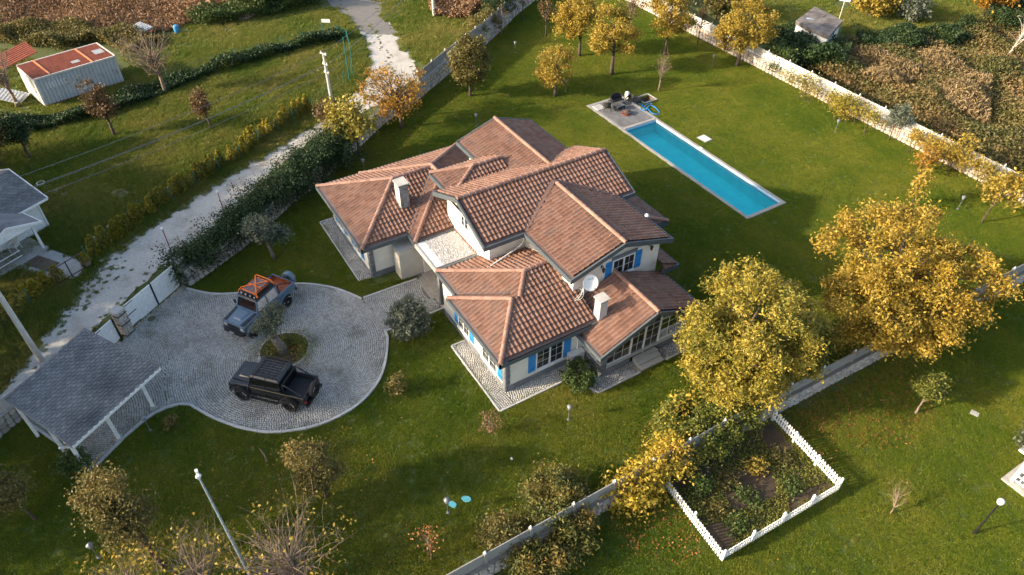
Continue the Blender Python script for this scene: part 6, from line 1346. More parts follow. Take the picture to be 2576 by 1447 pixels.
tree('bare_tree', 'thin brown sapling before the far right wall', A(1754,113), [(0,0,2.6,.6,.6,1.2,1)], 260, .15, l_brown, .06, 1.2, 20, .2, 8, m_bark, 37, FT, twigs=2)
tree('bare_sapling', 'leafless reddish sapling beyond the terrace', A(1657,230), [(0,.1,2.6,.95,.95,1.0,1)], 120, .10, l_brown, .07, 1.1, 40, .15, 26, m_barkp, 38, FT, shell=.7, twigs=2, twl=.6)
tree('bare_tree', 'grey bare sapling at the top of the lane wall', A(1261,90), [(0,0,2.3,.8,.8,1.0,1)], 60, .12, l_brown, .06, .9, 30, .15, 18, m_barkp, 39, FT, twigs=2, twl=.5)
tree('bare_tree', 'thin brown tree at the top edge right of the lane wall', A(1373,92), [(0,0,2.9,.9,.9,1.2,1)], 500, .14, l_brown, .07, 1.2, 30, .25, 12, m_bark, 40, FT, twigs=1)
tree('bare_tree', 'thin trunk against the far end of the lane wall', A(1314,53), [(0,0,2.6,.5,.5,1.2,1)], 160, .13, l_brown, .05, 1.3, 15, .2, 8, m_bark, 41, FT, twigs=1)
tree('leafy_tree', 'full olive-green and yellow tree beside the lane wall', A(1183,242), [(0,0,3.2,1.7,1.7,1.9,1),(.1,.2,4.6,1.1,1.1,1.0,.35)], 6200, .18, l_ochre, .13, .9, 85, .28, 14, seed=42, group=FT, shell=.6)
tree('drying_tree', 'wide half-bare amber tree at the bend of the lane wall', A(1011,322), [(-.2,-.6,3.6,2.8,2.8,1.8,1),(.2,-.2,2.4,1.9,1.9,1.0,.5)], 2800, .17, l_orange, .17, 1.3, 90, .3, 46, m_bark, 43, FT, shell=.45, twigs=5, twl=1.2)
tree('leafy_tree', 'yellow-green tree rising out of the ivy wall', A(905,392), [(0,-.4,3.2,1.9,1.9,1.5,1),(-.3,-.9,3.9,1.1,1.1,.9,.3)], 3600, .19, l_ylgrn, .12, 1.1, 60, .32, 16, seed=44, group=FT, shell=.5)
tree('leafy_tree', 'small reddish sapling next to the bend utility pole', A(829,330), [(0,0,1.9,.8,.8,1.3,1)], 1000, .14, l_brown, .06, .5, 30, .22, 12, m_barkp, 45, FT, twigs=2)
# meadow trees
MT = 'trees in the left meadow'
tree('meadow_tree', 'half-bare brown tree in front of the metal shed', A(289,342), [(-.2,-.1,2.9,1.0,1.0,1.1,1),(-.5,-.5,4.6,1.0,1.0,1.0,.12)], 2300, .15, l_brown, .12, 1.3, 45, .25, 18, m_bark, 51, MT, twigs=3, twl=.9)
tree('meadow_tree', 'small upright tree alone in the middle of the meadow', A(534,326), [(-.2,-.3,2.4,.65,.65,1.2,1)], 1900, .13, l_brown, .08, 1.1, 40, .2, 10, m_bark, 52, MT, lean=(-.05,-.1))
tree('meadow_tree', 'large bare tree by the meadow fence', A(417,234), [(0,-.3,4.1,2.9,2.9,2.0,1)], 60, .15, l_brown, .15, 1.6, 80, .3, 54, m_barkp, 53, MT, shell=.6, twigs=4, twl=1.3)
tree('meadow_tree', 'bare tree at the left edge beside the metal shed', A(46,268), [(0,-.5,4.0,2.0,2.2,1.9,1)], 60, .15, l_brown, .16, 1.2, 60, .3, 36, m_barkp, 54, MT, shell=.6, twigs=4, twl=1.2)
tree('meadow_tree', 'dark leafy tree left of the half-bare meadow tree', A(75,398), [(-.1,-.2,2.6,1.2,1.2,1.1,1)], 2800, .15, l_dark, .11, 1.2, 50, .28, 10, m_bark, 55, MT)
tree('meadow_tree', 'brown leafy tree cut by the left edge above the bungalow', A(4,420), [(0,0,2.4,1.5,1.5,1.5,1)], 2800, .15, l_ochre, .11, .8, 50, .28, 10, m_bark, 56, MT)
# villa garden
tree('olive_tree', 'old olive tree in the round island of the drive', A(716,888), [(-.35,-.3,2.35,.62,.62,.62,1),(-.75,-1.0,1.75,.36,.36,.36,.14),(-.2,.1,3.0,.5,.5,.5,.4)], 5200, .09, l_olive, .26, 1.25, 60, .16, 14, m_oliveb, 61, 'olive trees', lean=(-.18,-.22), aspect=3.)
tree('olive_tree', 'olive tree on the lawn below the ivy wall', A(690,652), [(-.2,-.25,2.5,1.1,1.1,.85,1),(.3,.6,2.0,.6,.6,.4,.3)], 3800, .115, l_olive, .11, 1.3, 55, .2, 14, m_oliveb, 62, 'olive trees', lean=(0,-.1), aspect=3.)
bush('olive_bush', 'rounded grey-green olive bush beside the garden path', A(1031,835), 1.12, 6500, .12, l_olive, 63, 1.2, 'shrubs', clumps=90, cr=.16, shell=.75, aspect=3.)
bush('garden_shrub', 'dark round shrub beside the air conditioner', A(1455,965), .95, 4200, .09, l_green, 64, .8, clumps=70, cr=.13, shell=.7)
bush('garden_shrub', 'sparse shrub on the lawn right of the drive circle', A(1000,990), .55, 700, .10, l_ochre, 65, .75, clumps=30, cr=.14)
tree('sapling', 'pale dry sapling at the corner of the villa apron', A(1232,1089), [(0,0,.95,.6,.6,.6,1)], 420, .07, l_dry, .035, .35, 40, .12, 18, m_barkp, 66, 'saplings', twigs=2, twl=.35)
tree('pear_tree', 'upright pale-topped shrub tree below the drive circle', A(822,1248), [(-.05,-.1,2.6,1.05,1.05,1.45,1),(-.3,-.5,3.5,.5,.5,.8,.25)], 7000, .09, l_ochre, .09, .7, 60, .22, 14, m_bark, 67, 'orchard trees', shell=.5)
tree('pear_tree', 'tall reddish-tipped pear tree in the lower left lawn', A(412,1425), [(-1.0,-.5,3.1,1.0,1.0,1.3,1),(-1.6,-.9,4.3,.8,.8,1.1,.6),(-1.0,-.2,5.2,.45,.45,.9,.15)], 11000, .09, l_ochre, .12, .9, 80, .24, 20, m_bark, 68, 'orchard trees', lean=(-.3,-.2), shell=.45)
tree('pear_tree', 'small leaning pear tree in the lower left corner', A(92,1308), [(-.5,-.5,2.0,.95,.95,.8,1)], 2000, .11, l_ochre, .06, .9, 34, .22, 12, m_bark, 69, 'orchard trees', lean=(-.2,-.2))
bush('garden_shrub', 'loose green shrub at the front corner of the carport', A(205,1190), .75, 1700, .11, l_green, 70, .85, clumps=40, cr=.17)
bush('garden_shrub', 'tiny red-tipped shrub between the carport kerb and the drive', A(436,1070), .34, 420, .09, l_ochre, 71, .35, clumps=16, cr=.1)
tag(MB().tube([(*A(672,1162),0),(A(672,1162)[0]-.05,A(672,1162)[1],.5),(A(672,1162)[0]-.3,A(672,1162)[1]-.1,.85)], [.05,.04,.02], 6).build('cut_stump', m_barkp), 'short pale cut stump on the lower lawn', 'stump')
tree('sapling', 'thin red-leaved sapling by the lower wall panels', A(1086,1407), [(-.1,-.1,1.7,.55,.55,.8,1)], 170, .08, l_fallen, .035, .5, 40, .16, 12, m_barkp, 72, 'saplings', twigs=1, twl=.4)
BT = 'bare bushes at the bottom edge'
tree('bare_bush', 'large twiggy bush with a few yellow leaves right of the mast', A(760,1475), [(-.8,-.2,2.0,2.6,3.0,1.6,1)], 480, .12, l_gold, .08, .35, 120, .2, 80, m_barkp, 73, BT, 'bush', shell=.55, twigs=5, twl=1.0)
tree('bare_bush', 'twiggy bush with a few yellow leaves left of the mast', A(520,1485), [(-.8,-.1,1.9,1.7,2.0,1.5,1)], 220, .12, l_gold, .07, .3, 80, .2, 50, m_barkp, 74, BT, 'bush', shell=.55, twigs=5, twl=.9)
tree('bare_bush', 'low yellowish twiggy bush in the bottom left', A(345,1500), [(-.6,0,1.5,1.4,1.6,1.1,1)], 380, .12, l_gold, .06, .3, 60, .2, 34, m_barkp, 75, BT, 'bush', shell=.55, twigs=4, twl=.8)
# plants on and beyond the lower wall
tree('garden_tree', 'small fan-shaped pale green tree on the right lawn', A(2303,1040), [(-.1,.75,1.5,.8,1.0,.6,1)], 2600, .09, l_ivy, .06, .6, 40, .16, 14, m_barkp, 81, 'saplings', lean=(-.1,.3))
tree('sapling', 'leafless dry sapling left of the round-globe lamp', A(2240,1292), [(-.4,.3,1.2,.7,.8,.8,1)], 25, .08, l_dry, .035, .3, 30, .12, 16, m_barkp, 82, 'saplings', twigs=2, twl=.4)
bush('grey_bush', 'pale bush at the right edge above the gazebo', A(2590,1130), .9, 2200, .11, l_olive, 83, .9, clumps=50, cr=.16)
bush('sumac_bush', 'feathery green bush below the lower wall at the bottom', A(1355,1440), 1.15, 4600, .11, l_rustgreen, 84, .8, clumps=40, cr=.28, aspect=3.)
bush('sumac_bush', 'feathery green bush rising against the lower stone wall', A(1430,1372), 1.0, 3400, .11, l_rustgreen, 85, .75, clumps=34, cr=.26, aspect=3.)
bush('wall_bush', 'large green and rust bush growing on the lower wall', at(1405,1255,1.1), 1.7, 11000, .10, l_rustgreen, 86, 1.1, clumps=80, cr=.26, shell=.6)
bush('wall_bush', 'ochre low bush on the lower wall left of the large green one', at(1262,1345,.9), 1.15, 4200, .10, l_ochre, 87, .95, clumps=44, cr=.22)
bush('ivy_mound', 'dense green ivy mound on the wall below the yellow-green tree', at(1748,1066,1.2), 1.9, 16000, .10, l_ivy, 88, 1.05, clumps=110, cr=.22, shell=.7)
bush('ivy_mound', 'smaller green ivy mound beside the yellow vine', at(1835,1030,1.3), 1.5, 8000, .10, l_ivy, 89, 1.2, clumps=80, cr=.2, shell=.7)
def drape(name, label, pxs, zr, w, n, leaf, mt, seed, group=None, cat='vine', zmin=.05, stems=8):
    """climber covering a stretch of wall: leaves in clumps along a path between heights zr"""
    rs = np.random.RandomState(seed); P = np.array([at(*p) for p in pxs]); t = thing(name, label, cat, (*P[len(P)//2],0), 0, group); k = max(30, n//60)
    seg = rs.randint(0, len(P)-1, k); f = rs.rand(k,1); c = P[seg]*(1-f)+P[seg+1]*f; zz = zr[0]+(zr[1]-zr[0])*rs.rand(k)**.8
    cc = np.stack([c[:,0]+rs.normal(0,w,k), c[:,1]+rs.normal(0,w,k), zz], 1); pk = rs.randint(0, k, n); L = cc[pk]+rs.normal(0,1,(n,3))*np.array([.28,.28,.22]); L = L[L[:,2] > zmin]
    mb = MB()
    for i in range(stems): q = cc[i % k]; mb.tube(limb_pts((q[0],q[1],0), q, rs, .1, 4), [.03,.025,.018,.01], 4, False)
    mb.build('stem', m_bark, t); link('foliage', leaf_mesh('foliage', L, leaf, rs), mt, t); return t
drape('yellow_vine', 'yellow big-leaved vine spilling over the wall at the picket fence', [(1560,1240,1.2),(1610,1205,1.2),(1660,1170,1.2),(1700,1130,1.2)], (.3,2.1), .42, 4200, .125, l_vine, 91)
drape('yellow_vine', 'scattered yellow vine leaves over the green ivy mound', [(1680,1110),(1720,1060),(1760,1020),(1800,1000)], (1.2,2.5), .35, 300, .15, l_vine, 92)
drape('ivy', 'green ivy trailing along the panels under the yellow-green tree', [(1790,1075,1.4),(1850,1045,1.4),(1920,1010,1.4)], (.9,2.0), .25, 3200, .10, l_ivy, 118, None, 'ivy')
drape('yellow_vine', 'orange and yellow vine hanging on the stone base left of the picket fence', [(1530,1290),(1590,1260),(1640,1230)], (.1,1.4), .3, 1100, .17, l_vine, 93)
# ivy on the lane wall
drape('ivy', 'dark ivy covering the wall from the driveway gate upwards', [(440,672,1.4),(500,640,1.4),(560,595,1.4),(600,560,1.4)], (.6,2.2), .48, 18000, .105, l_dark, 94, 'ivy on the lane wall', 'ivy')
drape('ivy', 'dark ivy heap in the middle of the lane wall', [(590,570,1.4),(645,520,1.4),(700,480,1.4),(750,445,1.4)], (.4,2.5), .58, 23000, .105, l_dark, 95, 'ivy on the lane wall', 'ivy')
drape('ivy', 'tall dark ivy heap at the upper end of the covered wall', [(740,450,1.4),(790,410,1.4),(835,385,1.4),(865,375,1.4)], (.3,2.9), .68, 25000, .105, l_dark, 96, 'ivy on the lane wall', 'ivy')
drape('ivy', 'green ivy column on the lane wall near the top edge', [(1235,75),(1260,50),(1280,30)], (.4,3.6), .6, 4500, .17, l_dark, 97, 'ivy on the lane wall', 'ivy')
drape('climber', 'ochre climber on the lane wall behind the full olive-green tree', [(1190,125),(1215,105),(1240,85)], (1.0,3.2), .5, 2200, .16, l_ochre, 98)
drape('climber', 'green climber heap on the sunlit wall under the leaning golden tree', [(1935,165),(1955,178),(1975,190)], (.5,2.3), .6, 3600, .15, l_green, 99)
for k, (pts, n, lab) in enumerate((([(1985,190,1.5),(2030,212,1.5),(2060,228,1.5)], 1400, 'thin yellow-green climber along the top of the sunlit wall'), ([(2090,250,1.1),(2112,268,1.1),(2135,280,1.1)], 2600, 'green climber hanging over the middle of the sunlit wall'), ([(2140,268,1.5),(2180,288,1.5),(2215,305,1.5)], 1500, 'sparse climber on the sunlit wall left of the young olive'), ([(2290,350,1.2),(2330,368,1.2),(2380,390,1.2)], 2600, 'amber climber on the sunlit wall right of the young olive'), ([(2390,395,1.2),(2470,440,1.2),(2550,480,1.2)], 3400, 'amber climber on the right end of the sunlit wall'))):
    drape('climber', lab, pts, (.9 if k != 1 else .3,2.1), .26, n, .12, l_ylgrn if k < 3 else l_gold, 100+k)
tree('young_olive', 'young olive-like tree in front of the sunlit wall', A(2236,352), [(.1,.2,2.3,.95,1.0,.85,1)], 2000, .12, l_olive, .05, .9, 44, .18, 14, m_bark, 106, 'wall trees', aspect=2.5)
tree('young_tree', 'thin amber sapling at the right part of the sunlit wall', A(2385,432), [(.2,.4,2.3,.9,1.0,1.0,1)], 500, .15, l_gold, .04, .8, 34, .2, 14, m_bark, 107, 'wall trees', twigs=1)
tree('young_tree', 'red-brown shrub tree before the right part of the sunlit wall', A(2310,440), [(0,0,1.6,.7,.9,.9,1)], 700, .15, l_orange, .04, .4, 34, .22, 14, m_bark, 108, 'wall trees', twigs=1)
tree('young_tree', 'sparse golden tree at the right edge behind the larger golden tree', A(2470,560), [(.2,.6,2.6,1.3,1.6,1.2,1)], 1800, .18, l_gold, .06, .9, 44, .25, 16, m_bark, 109, 'wall trees', twigs=1)
tree('young_tree', 'tall thin golden tree just behind the larger golden tree', A(2290,520), [(0,0,2.0,.8,.8,1.2,1)], 400, .18, l_gold, .05, .9, 30, .22, 12, m_bark, 110, 'wall trees', twigs=1)
# golden conifer hedge: single plants
hedge = [(226+(786-226)*f, 0) for f in np.linspace(0, 1, 42)]
FP = [(235,640),(300,592),(360,545),(435,496),(497,456),(553,418),(607,388),(655,352),(700,322),(741,296),(775,278)]
pts = smooth_path([at(*p) for p in FP], 5); rs = np.random.RandomState(5); protos = []
for v in range(4):
    k = 420; z = rs.rand(k)**1.2; rq = (.30*(1-z)**.7+.05)*rs.uniform(.5,1.1,k); a = rs.rand(k)*6.283; C = np.stack([rq*np.cos(a), rq*np.sin(a), .08+z*.95], 1); me = leaf_mesh('foliage', C, .10, rs, .6, 2.5); me.materials.append(l_thuja); protos.append(me)
st_me = MB().tube([(0,0,0),(0,0,.7)], [.03,.01], 5).build('stem', m_bark, None).data
bpy.data.objects.remove(bpy.data.objects['stem'] if False else [o for o in bpy.data.objects if o.data is st_me][0])
for i, p in enumerate(pts):
    for j in range(1 if i % 4 == 3 else 2):
        t = thing('golden_conifer', 'small golden conifer in the hedge along the lane fence', 'conifer', (p[0]+rs.normal(0,.15), p[1]+rs.normal(0,.15), 0), rs.rand()*6, 'golden conifer hedge'); s = rs.uniform(.75, 1.5); t.scale = (s*.85, s*.85, s)
        for nm, me in (('foliage', protos[rs.randint(4)]), ('stem', st_me)): o = bpy.data.objects.new(nm, me); COL.objects.link(o); o.parent = t
for i, px in enumerate([(150,705),(118,722),(95,740),(75,752),(50,775),(25,795),(0,815)]):
    t = thing('golden_conifer', 'darker conifer in the short hedge left of the garden gate', 'conifer', (*at(*px),0), i, 'short conifer hedge'); t.scale = (1.5,1.5,1.15)
    o = bpy.data.objects.new('foliage', protos[i % 4]); COL.objects.link(o); o.parent = t; o = bpy.data.objects.new('stem', st_me); COL.objects.link(o); o.parent = t
o = bpy.data.objects.new('shrub', protos[0]); COL.objects.link(o); o.parent = bpy.data.objects['planter_pot']; o.location = (0,0,.36); o.scale = (1.,1.,.7)
# island and bed planting
bush('red_flowers', 'small cluster of dark red flowers beside the island olive', at(742,880), .28, 260, .06, leafmat('red_petal', [(.20,.012,.014),(.34,.02,.02)], .2), 119, .18, 'island flowers', 'flowers', 10, .10, 4)
drape('flower_cover', 'low green planting with a few red flowers round the olive in the drive island', [(665,895),(700,870),(740,860),(770,880),(740,905)], (.08,.20), .30, 6000, .07, l_ivy, 120, None, 'plants', .10, 0)
for k, (px, n, mt, lab) in enumerate((((1755,1232),700,l_green,'bushy pale green plant near the vine side of the vegetable bed'), ((1830,1215),520,l_ochre,'low yellowing plant in the left part of the vegetable bed'), ((1900,1180),520,l_gold,'yellow plant in the middle of the vegetable bed'), ((1960,1160),480,l_ochre,'yellowing plant by the right end of the vegetable bed'), ((1880,1260),420,l_green,'spreading green plant towards the front of the vegetable bed'), ((1850,1325),420,l_green,'leafy green plant near the front corner of the vegetable bed'), ((1985,1230),420,l_green,'green plant near the right corner of the vegetable bed'), ((1800,1290),300,l_ochre,'small ochre plant beside the left picket run'))):
    bush('vegetable_plant', lab, at(*px), .55 if k else .5, n, .10, mt, 130+k, .24 if k else .5, 'vegetable bed plants', 'plant', 26, .2, 3)
rs = np.random.RandomState(9); n = 15000; P = np.stack([rs.uniform(-12.5,-8.2,n), rs.uniform(16.1,23.6,n), rs.uniform(.02,.12,n)], 1); w = np.sin(P[:,0]*2.1+P[:,1]*.7)+np.sin(P[:,1]*1.3-P[:,0]); P = P[w > -.2]
o = link('bed_weeds', leaf_mesh('bed_weeds', P, .075, rs), l_ivy, kind='stuff'); o['label'] = 'low green weeds covering the vegetable bed'
# ------------------------------------------------------------------ ground cover that nobody could count
HUT = [(q.x, q.y) for q in hv]
def thicket(name, label, poly, n, leaf, mt, hfun, seed, up=.3, aspect=1.6):
    rs = np.random.RandomState(seed); P = np.array(poly); lo, hi = P.min(0), P.max(0); X = rs.uniform(lo[0],hi[0],n*3); Y = rs.uniform(lo[1],hi[1],n*3); k = inside(poly, X, Y) & ~inside(HUT, X, Y); X, Y = X[k][:n], Y[k][:n]; H = hfun(X, Y); Z = H*rs.rand(len(X))**.45
    o = link(name, leaf_mesh(name, np.stack([X,Y,Z],1), leaf, rs, up, aspect), mt, kind='stuff'); o['label'] = label; return o
wob = lambda X, Y, s, p: .5+.25*np.sin(X*s+p)+.25*np.sin(Y*s*1.3+p*2)+.25*np.sin((X+Y)*s*.7+p*3)
R1 = [at(*p) for p in [(1990,150),(2150,100),(2350,130),(2460,60),(2590,60),(2850,120),(2850,620),(2600,480),(2480,420),(2340,335),(2180,255),(2030,190)]]
thicket('bramble_thicket', 'brown and ochre bramble thicket beyond the sunlit wall', R1, 95000, .17, l_bramble, lambda X, Y: .5+1.1*wob(X,Y,.8,1.), 201)
thicket('dry_weeds', 'dry pinkish weed stalks standing in the bramble thicket', [at(*p) for p in [(2120,150),(2330,160),(2480,220),(2480,330),(2300,260),(2160,220)]], 12000, .21, l_tan, lambda X, Y: .8+1.1*wob(X,Y,1.1,2.), 202, -.2, 5.)
for k, (pxs, hh, n, mt, lab) in enumerate((([(1915,95),(1990,90),(2060,130),(2130,150),(2110,200),(2010,185),(1950,150)], 2.6, 9000, l_dark, 'dark green scrub between the sunlit wall and the old hut'), ([(2150,95),(2260,110),(2380,95),(2480,65),(2500,95),(2390,130),(2270,150),(2160,135)], 1.9, 8000, l_dark, 'dark hedge bank behind the bramble thicket'), ([(2480,20),(2600,0),(2600,100),(2490,90)], 3.2, 4500, l_dark, 'dark hedge mass in the top right corner'), ([(440,205),(560,168),(660,138),(760,105),(850,85),(880,100),(760,125),(640,160),(520,195),(330,275),(200,310),(60,340),(0,350),(0,320),(200,285)], 1.0, 12000, l_dark, 'dark hedge strip along the meadow fence'), ([(180,70),(300,90),(420,100),(330,140),(240,110),(150,130),(60,120),(0,110),(0,80)], 1.3, 9000, l_ochre, 'scrubby bank behind the metal shed'), ([(470,60),(620,25),(700,-10),(800,-30),(820,10),(700,40),(600,60),(520,70)], 2.0, 9000, l_green, 'green scrub along the far farm track'))):
    thicket('scrub', lab, [at(*p) for p in pxs], n*2, .18, mt, lambda X, Y, h=hh, s=k: h*(.45+.7*wob(X,Y,1.1,s)), 210+k)
thicket('dry_field', 'reddish dry crop field in the top left', [at(*p) for p in [(-20,112),(150,88),(300,92),(430,80),(560,35),(640,-10),(500,-110),(-20,-110)]], 44000, .24, l_dry, lambda X, Y: .3+.5*wob(X,Y,.5,.3), 220, .0, 4.)
thicket('dry_weeds', 'rusty dry bracken beside the far utility pole', [at(*p) for p in [(1090,45),(1180,55),(1215,20),(1190,-30),(1060,-30)]], 5500, .26, l_dry, lambda X, Y: .4+.8*wob(X,Y,.9,.7), 221, .2, 2.5)
for k, (px, blobs, n, mt, lab) in enumerate((((2190,40),[(0,0,2.0,2.2,2.4,1.5,1)],4200,l_gold,'golden bush right of the old hut at the top'), ((2290,55),[(0,0,1.6,1.4,1.4,1.1,1)],2200,l_olive,'grey-green bush at the top right'), ((2470,50),[(0,0,3.6,3.2,3.4,1.8,1)],6500,l_orange,'spreading amber tree in the top right corner'), ((1700,10),[(0,0,2.0,2.0,2.2,1.6,1)],3000,l_gold,'golden bush behind the far end of the sunlit wall'), ((1800,50),[(0,0,2.4,2.2,2.2,1.7,1)],3400,l_ochre,'ochre bush behind the sunlit wall left of the hut'), ((660,20),[(0,0,2.4,2.6,2.8,2.0,1)],5200,l_green,'round green bush by the farm track at the top'))):
    tree('bush_tree', lab, at(*px), blobs, n, .24, mt, .12, .8, 60, .4, 12, seed=230+k, group='bushes beyond the garden', shell=.5)
tree('bare_tree', 'white-barked bare tree in the bramble at the right edge', A(2520,160), [(.6,.8,3.6,1.6,1.8,1.6,1)], 30, .1, l_dry, .12, 1.4, 40, .3, 18, mat('white_bark', [(.34,.29,.24),(.48,.42,.36)], 5., .9), 240, FT, lean=(.1,.3), twigs=3)
# fallen leaves
rs = np.random.RandomState(14); C = []
for px, r, n in (((1900,1075),4.,1500),((2130,960),4.5,2200),((1660,1290),2.6,700),((1000,330),4.,500),((1200,260),3.5,420),((1500,160),6.,420),((1750,1150),3.,700),((1860,190),4.,300),((700,1330),6.,420),((1395,250),3.,200)):
    c = at(*px); a = rs.rand(n)*6.283; q = r*np.sqrt(rs.rand(n)); C.append(np.stack([c[0]+q*np.cos(a), c[1]+q*np.sin(a), rs.uniform(.05,.10,n)],1))
u = rs.uniform(-44,-3,700); v = rs.uniform(-8,50,700); C.append(np.stack([u,v,rs.uniform(.04,.07,700)],1)); C = np.concatenate(C); ok = np.ones(len(C), bool)
for p in NOGRASS[:9]: ok &= ~inside(p, C[:,0], C[:,1])
o = link('fallen_leaves', leaf_mesh('fallen_leaves', C[ok], .07, rs, 3., 1.3), l_fallen, kind='stuff'); o['label'] = 'brown and orange fallen leaves scattered on the lawn'
# ------------------------------------------------------------------ grass: one blade patch, scattered over every lawn and the meadow
def grass_patch(name, size, n, hmin, hmax, w, mt, seed, loc):
    rs = np.random.RandomState(seed); x = rs.uniform(-size/2,size/2,n); y = rs.uniform(-size/2,size/2,n); h = rs.uniform(hmin,hmax,n)*(.6+.8*wob(x*6,y*6,1.,seed)); a = rs.rand(n)*6.283; lx, ly = rs.normal(0,.45,n)*h, rs.normal(0,.45,n)*h
    V = np.stack([np.stack([x-w*np.cos(a),y-w*np.sin(a),np.zeros(n)],1), np.stack([x+w*np.cos(a),y+w*np.sin(a),np.zeros(n)],1), np.stack([x+lx,y+ly,h],1)],1).reshape(-1,3)
    o = link(name, mesh_np(name, V, np.arange(3*n).reshape(-1,3), np.repeat(rs.rand(n),3)), mt, kind='stuff'); o.location = loc; return o
def scatter(name, label, pts, patch, scale=(.85,1.2)):
    me = bpy.data.meshes.new(name); me.from_pydata([tuple(p) for p in pts], [], []); me.update(); o = bpy.data.objects.new(name, me); COL.objects.link(o); o['kind'] = 'stuff'; o['label'] = label
    ng = bpy.data.node_groups.new(name, 'GeometryNodeTree'); ng.interface.new_socket('Geometry', in_out='INPUT', socket_type='NodeSocketGeometry'); ng.interface.new_socket('Geometry', in_out='OUTPUT', socket_type='NodeSocketGeometry')
    N = ng.nodes; L = ng.links.new; i = N.new('NodeGroupInput'); u = N.new('NodeGroupOutput'); ip = N.new('GeometryNodeInstanceOnPoints'); oi = N.new('GeometryNodeObjectInfo'); oi.inputs[0].default_value = patch; oi.inputs['As Instance'].default_value = True
    r1 = N.new('FunctionNodeRandomValue'); r1.data_type = 'FLOAT_VECTOR'; r1.inputs[0].default_value = (0,0,0); r1.inputs[1].default_value = (0,0,6.283); r2 = N.new('FunctionNodeRandomValue'); r2.data_type = 'FLOAT'; r2.inputs[2].default_value = scale[0]; r2.inputs[3].default_value = scale[1]; r2.inputs['Seed'].default_value = 4
    L(i.outputs[0], ip.inputs['Points']); L(oi.outputs['Geometry'], ip.inputs['Instance']); L(r1.outputs[0], ip.inputs['Rotation']); L(r2.outputs[1], ip.inputs['Scale']); L(ip.outputs[0], u.inputs[0])
    md = o.modifiers.new('scatter', 'NODES'); md.node_group = ng; return o
def field(poly, step, seed, avoid):
    rs = np.random.RandomState(seed); P = np.array(poly); lo, hi = P.min(0), P.max(0); X, Y = np.meshgrid(np.arange(lo[0],hi[0],step), np.arange(lo[1],hi[1],step)); X = (X+rs.uniform(-.45,.45,X.shape)*step).ravel(); Y = (Y+rs.uniform(-.45,.45,Y.shape)*step).ravel(); k = inside(poly, X, Y)
    for p in avoid: k &= ~inside(p, X, Y)
    return np.stack([X[k],Y[k],np.zeros(k.sum())],1)
LAWN = [at(*p) for p in [(-60,1500),(-60,1080),(15,1032),(60,985),(470,720),(610,628),(740,510),(874,401),(1060,246),(1224,112),(1349,-5),(1500,-25)]]+[(-66,54.1),(-2,54.1),(0,40),(6,32),(4,20),(-2,6),(-12,-6),(-20,-14)]
lp = field(LAWN, .30, 3, NOGRASS+[[(-13.2,2.),(-12.6,2.),(-12.,58.),(-12.5,58.)]])
g1 = grass_patch('lawn_tuft', .46, 340, .022, .055, .010, l_grass, 1, (-16.,10.,0)); lp = lp[(wob(lp[:,0],lp[:,1],2.3,.7)+np.random.RandomState(8).normal(0,.28,len(lp))) > -.7]; scatter('lawn_grass', 'short mown green lawn grass round the villa', lp, g1, (.6,1.5))
MEAD = [at(*p) for p in [(-60,1035),(0,982),(60,922),(110,847),(150,797),(230,697),(345,597),(480,507),(620,417),(760,332),(838,278),(902,223),(928,172),(920,110),(895,70),(845,20),(700,55),(520,110),(330,170),(0,330),(-60,560)]]
mp = field(MEAD, .45, 4, [PATIO]); g2 = grass_patch('meadow_tuft', .7, 260, .06, .20, .017, l_meadow, 2, (*at(450,420),0)); scatter('meadow_grass', 'longer rough meadow grass left of the lane', mp, g2, (.8,1.5))
VERGE = [at(*p) for p in [(940,-10),(975,45),(1020,100),(1055,165),(1100,165),(1200,90),(1330,-10)]]; vp = field(VERGE, .5, 5, []); 
far1 = field([at(*p) for p in [(-20,335),(330,172),(520,112),(700,57),(830,20),(800,5),(600,70),(420,140),(200,200),(-20,260)]], .6, 6, [])
edge = []; rs = np.random.RandomState(21)
for line in (road_l, road_r):
    for p in line:
        for _ in range(2): edge.append((p[0]+rs.normal(0,.16), p[1]+rs.normal(0,.16), 0))
cl = smooth_path([at(*p) for p in [(100,860),(150,790),(230,730),(300,660)]], 8); mid = smooth_path([at(*p) for p in [(880,300),(940,240),(985,190),(965,120),(930,60)]], 10)
for p in cl:
    for _ in range(4): edge.append((p[0]+rs.normal(0,.5), p[1]+rs.normal(0,.5), 0))
for p in mid:
    for _ in range(2): edge.append((p[0]+rs.normal(0,.25), p[1]+rs.normal(0,.25), 0))
scatter('verge_grass', 'rough grass on the verges beyond the lane', np.concatenate([vp,far1]), g2, (.6,1.2)); scatter('lane_grass', 'small grass tufts along the edges and middle of the lane', np.array(edge), g2, (.15,.42))
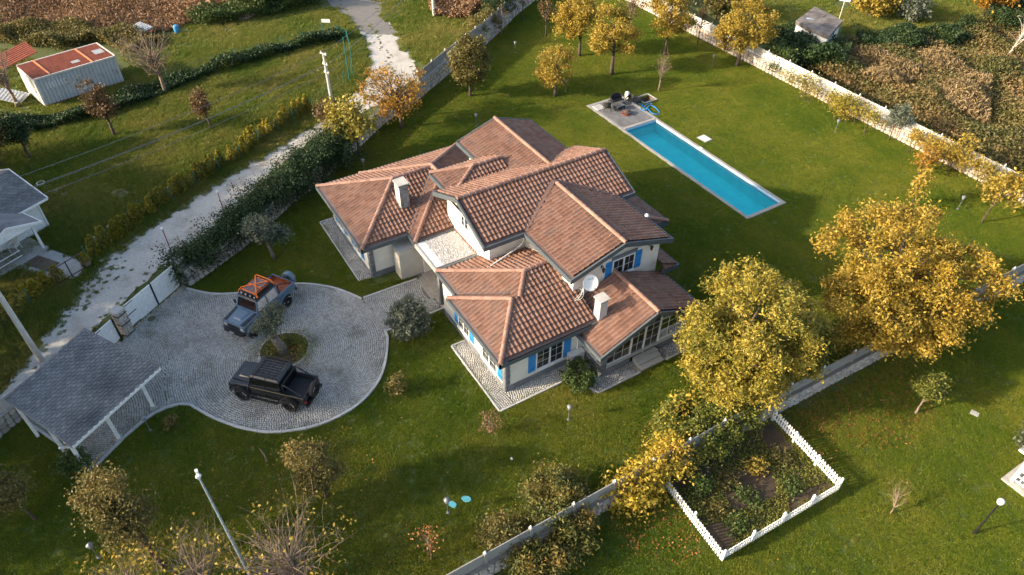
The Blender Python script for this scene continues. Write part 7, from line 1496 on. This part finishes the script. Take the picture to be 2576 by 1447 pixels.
far2 = field([at(*p) for p in [(1760,-40),(2140,-40),(2085,20),(2000,62),(1930,98),(1870,60),(1800,20)]], .7, 8, []); far3 = field([at(*p) for p in [(2080,20),(2450,-20),(2480,60),(2380,100),(2140,105)]], .7, 9, [])
far4 = field([at(*p) for p in [(-20,270),(200,200),(420,142),(600,72),(800,8),(690,0),(560,40),(430,85),(300,97),(320,170),(60,150),(-20,120)]], .7, 10, RUTS); far5 = field([at(*p) for p in [(1055,165),(960,60),(935,-20),(1100,-20),(1300,-20),(1200,85)]], .6, 11, [ASPH])
scatter('outer_grass', 'rough grass beyond the walls and the far farm track', np.concatenate([far2,far3,far4,far5]), g2, (.8,1.6))
lc = field(LAWN, 1.0, 12, NOGRASS); lc = lc[(wob(lc[:,0],lc[:,1],.9,1.3)+np.random.RandomState(3).normal(0,.3,len(lc))) > .62]
scatter('lawn_clumps', 'coarser grass clumps and clover in the lawn', lc, g2, (.18,.55))
# weeds growing in the drive's joints
rs = np.random.RandomState(31); n = 9000; X = rs.uniform(-39,-24,n); Y = rs.uniform(-8,10,n); k = inside(DRIVE, X, Y) & (rs.rand(n) < .25+.6*(wob(X,Y,.9,2.) > .75)); o = link('joint_weeds', leaf_mesh('joint_weeds', np.stack([X[k],Y[k],np.full(k.sum(),.042)],1), .055, rs, 2.), l_ochre, kind='stuff'); o['label'] = 'small weeds growing between the setts of the drive'
# ------------------------------------------------------------------ tall trees beyond the left edge of the picture: their shade lies over the drive
for i, (x, y, h) in enumerate(((-64,-22,9),(-57.5,-19,11),(-51.5,-19,14),(-46.5,-18,14.8),(-42,-19,14.5),(-37.8,-18,13.5),(-34,-18.5,11.5),(-30,-19,9))):
    tree('shade_tree', 'tall dense shade tree beyond the left edge, %s from the meadow end of the row' % ('first','second','third','fourth','fifth','sixth','seventh','eighth')[i], (x,y), [(0,0,h*.56,3.3,3.0,h*.42,1)], 4200, .5, l_green, .25, h*.3, 60, .7, 12, seed=300+i, group='shade trees', shell=.3)
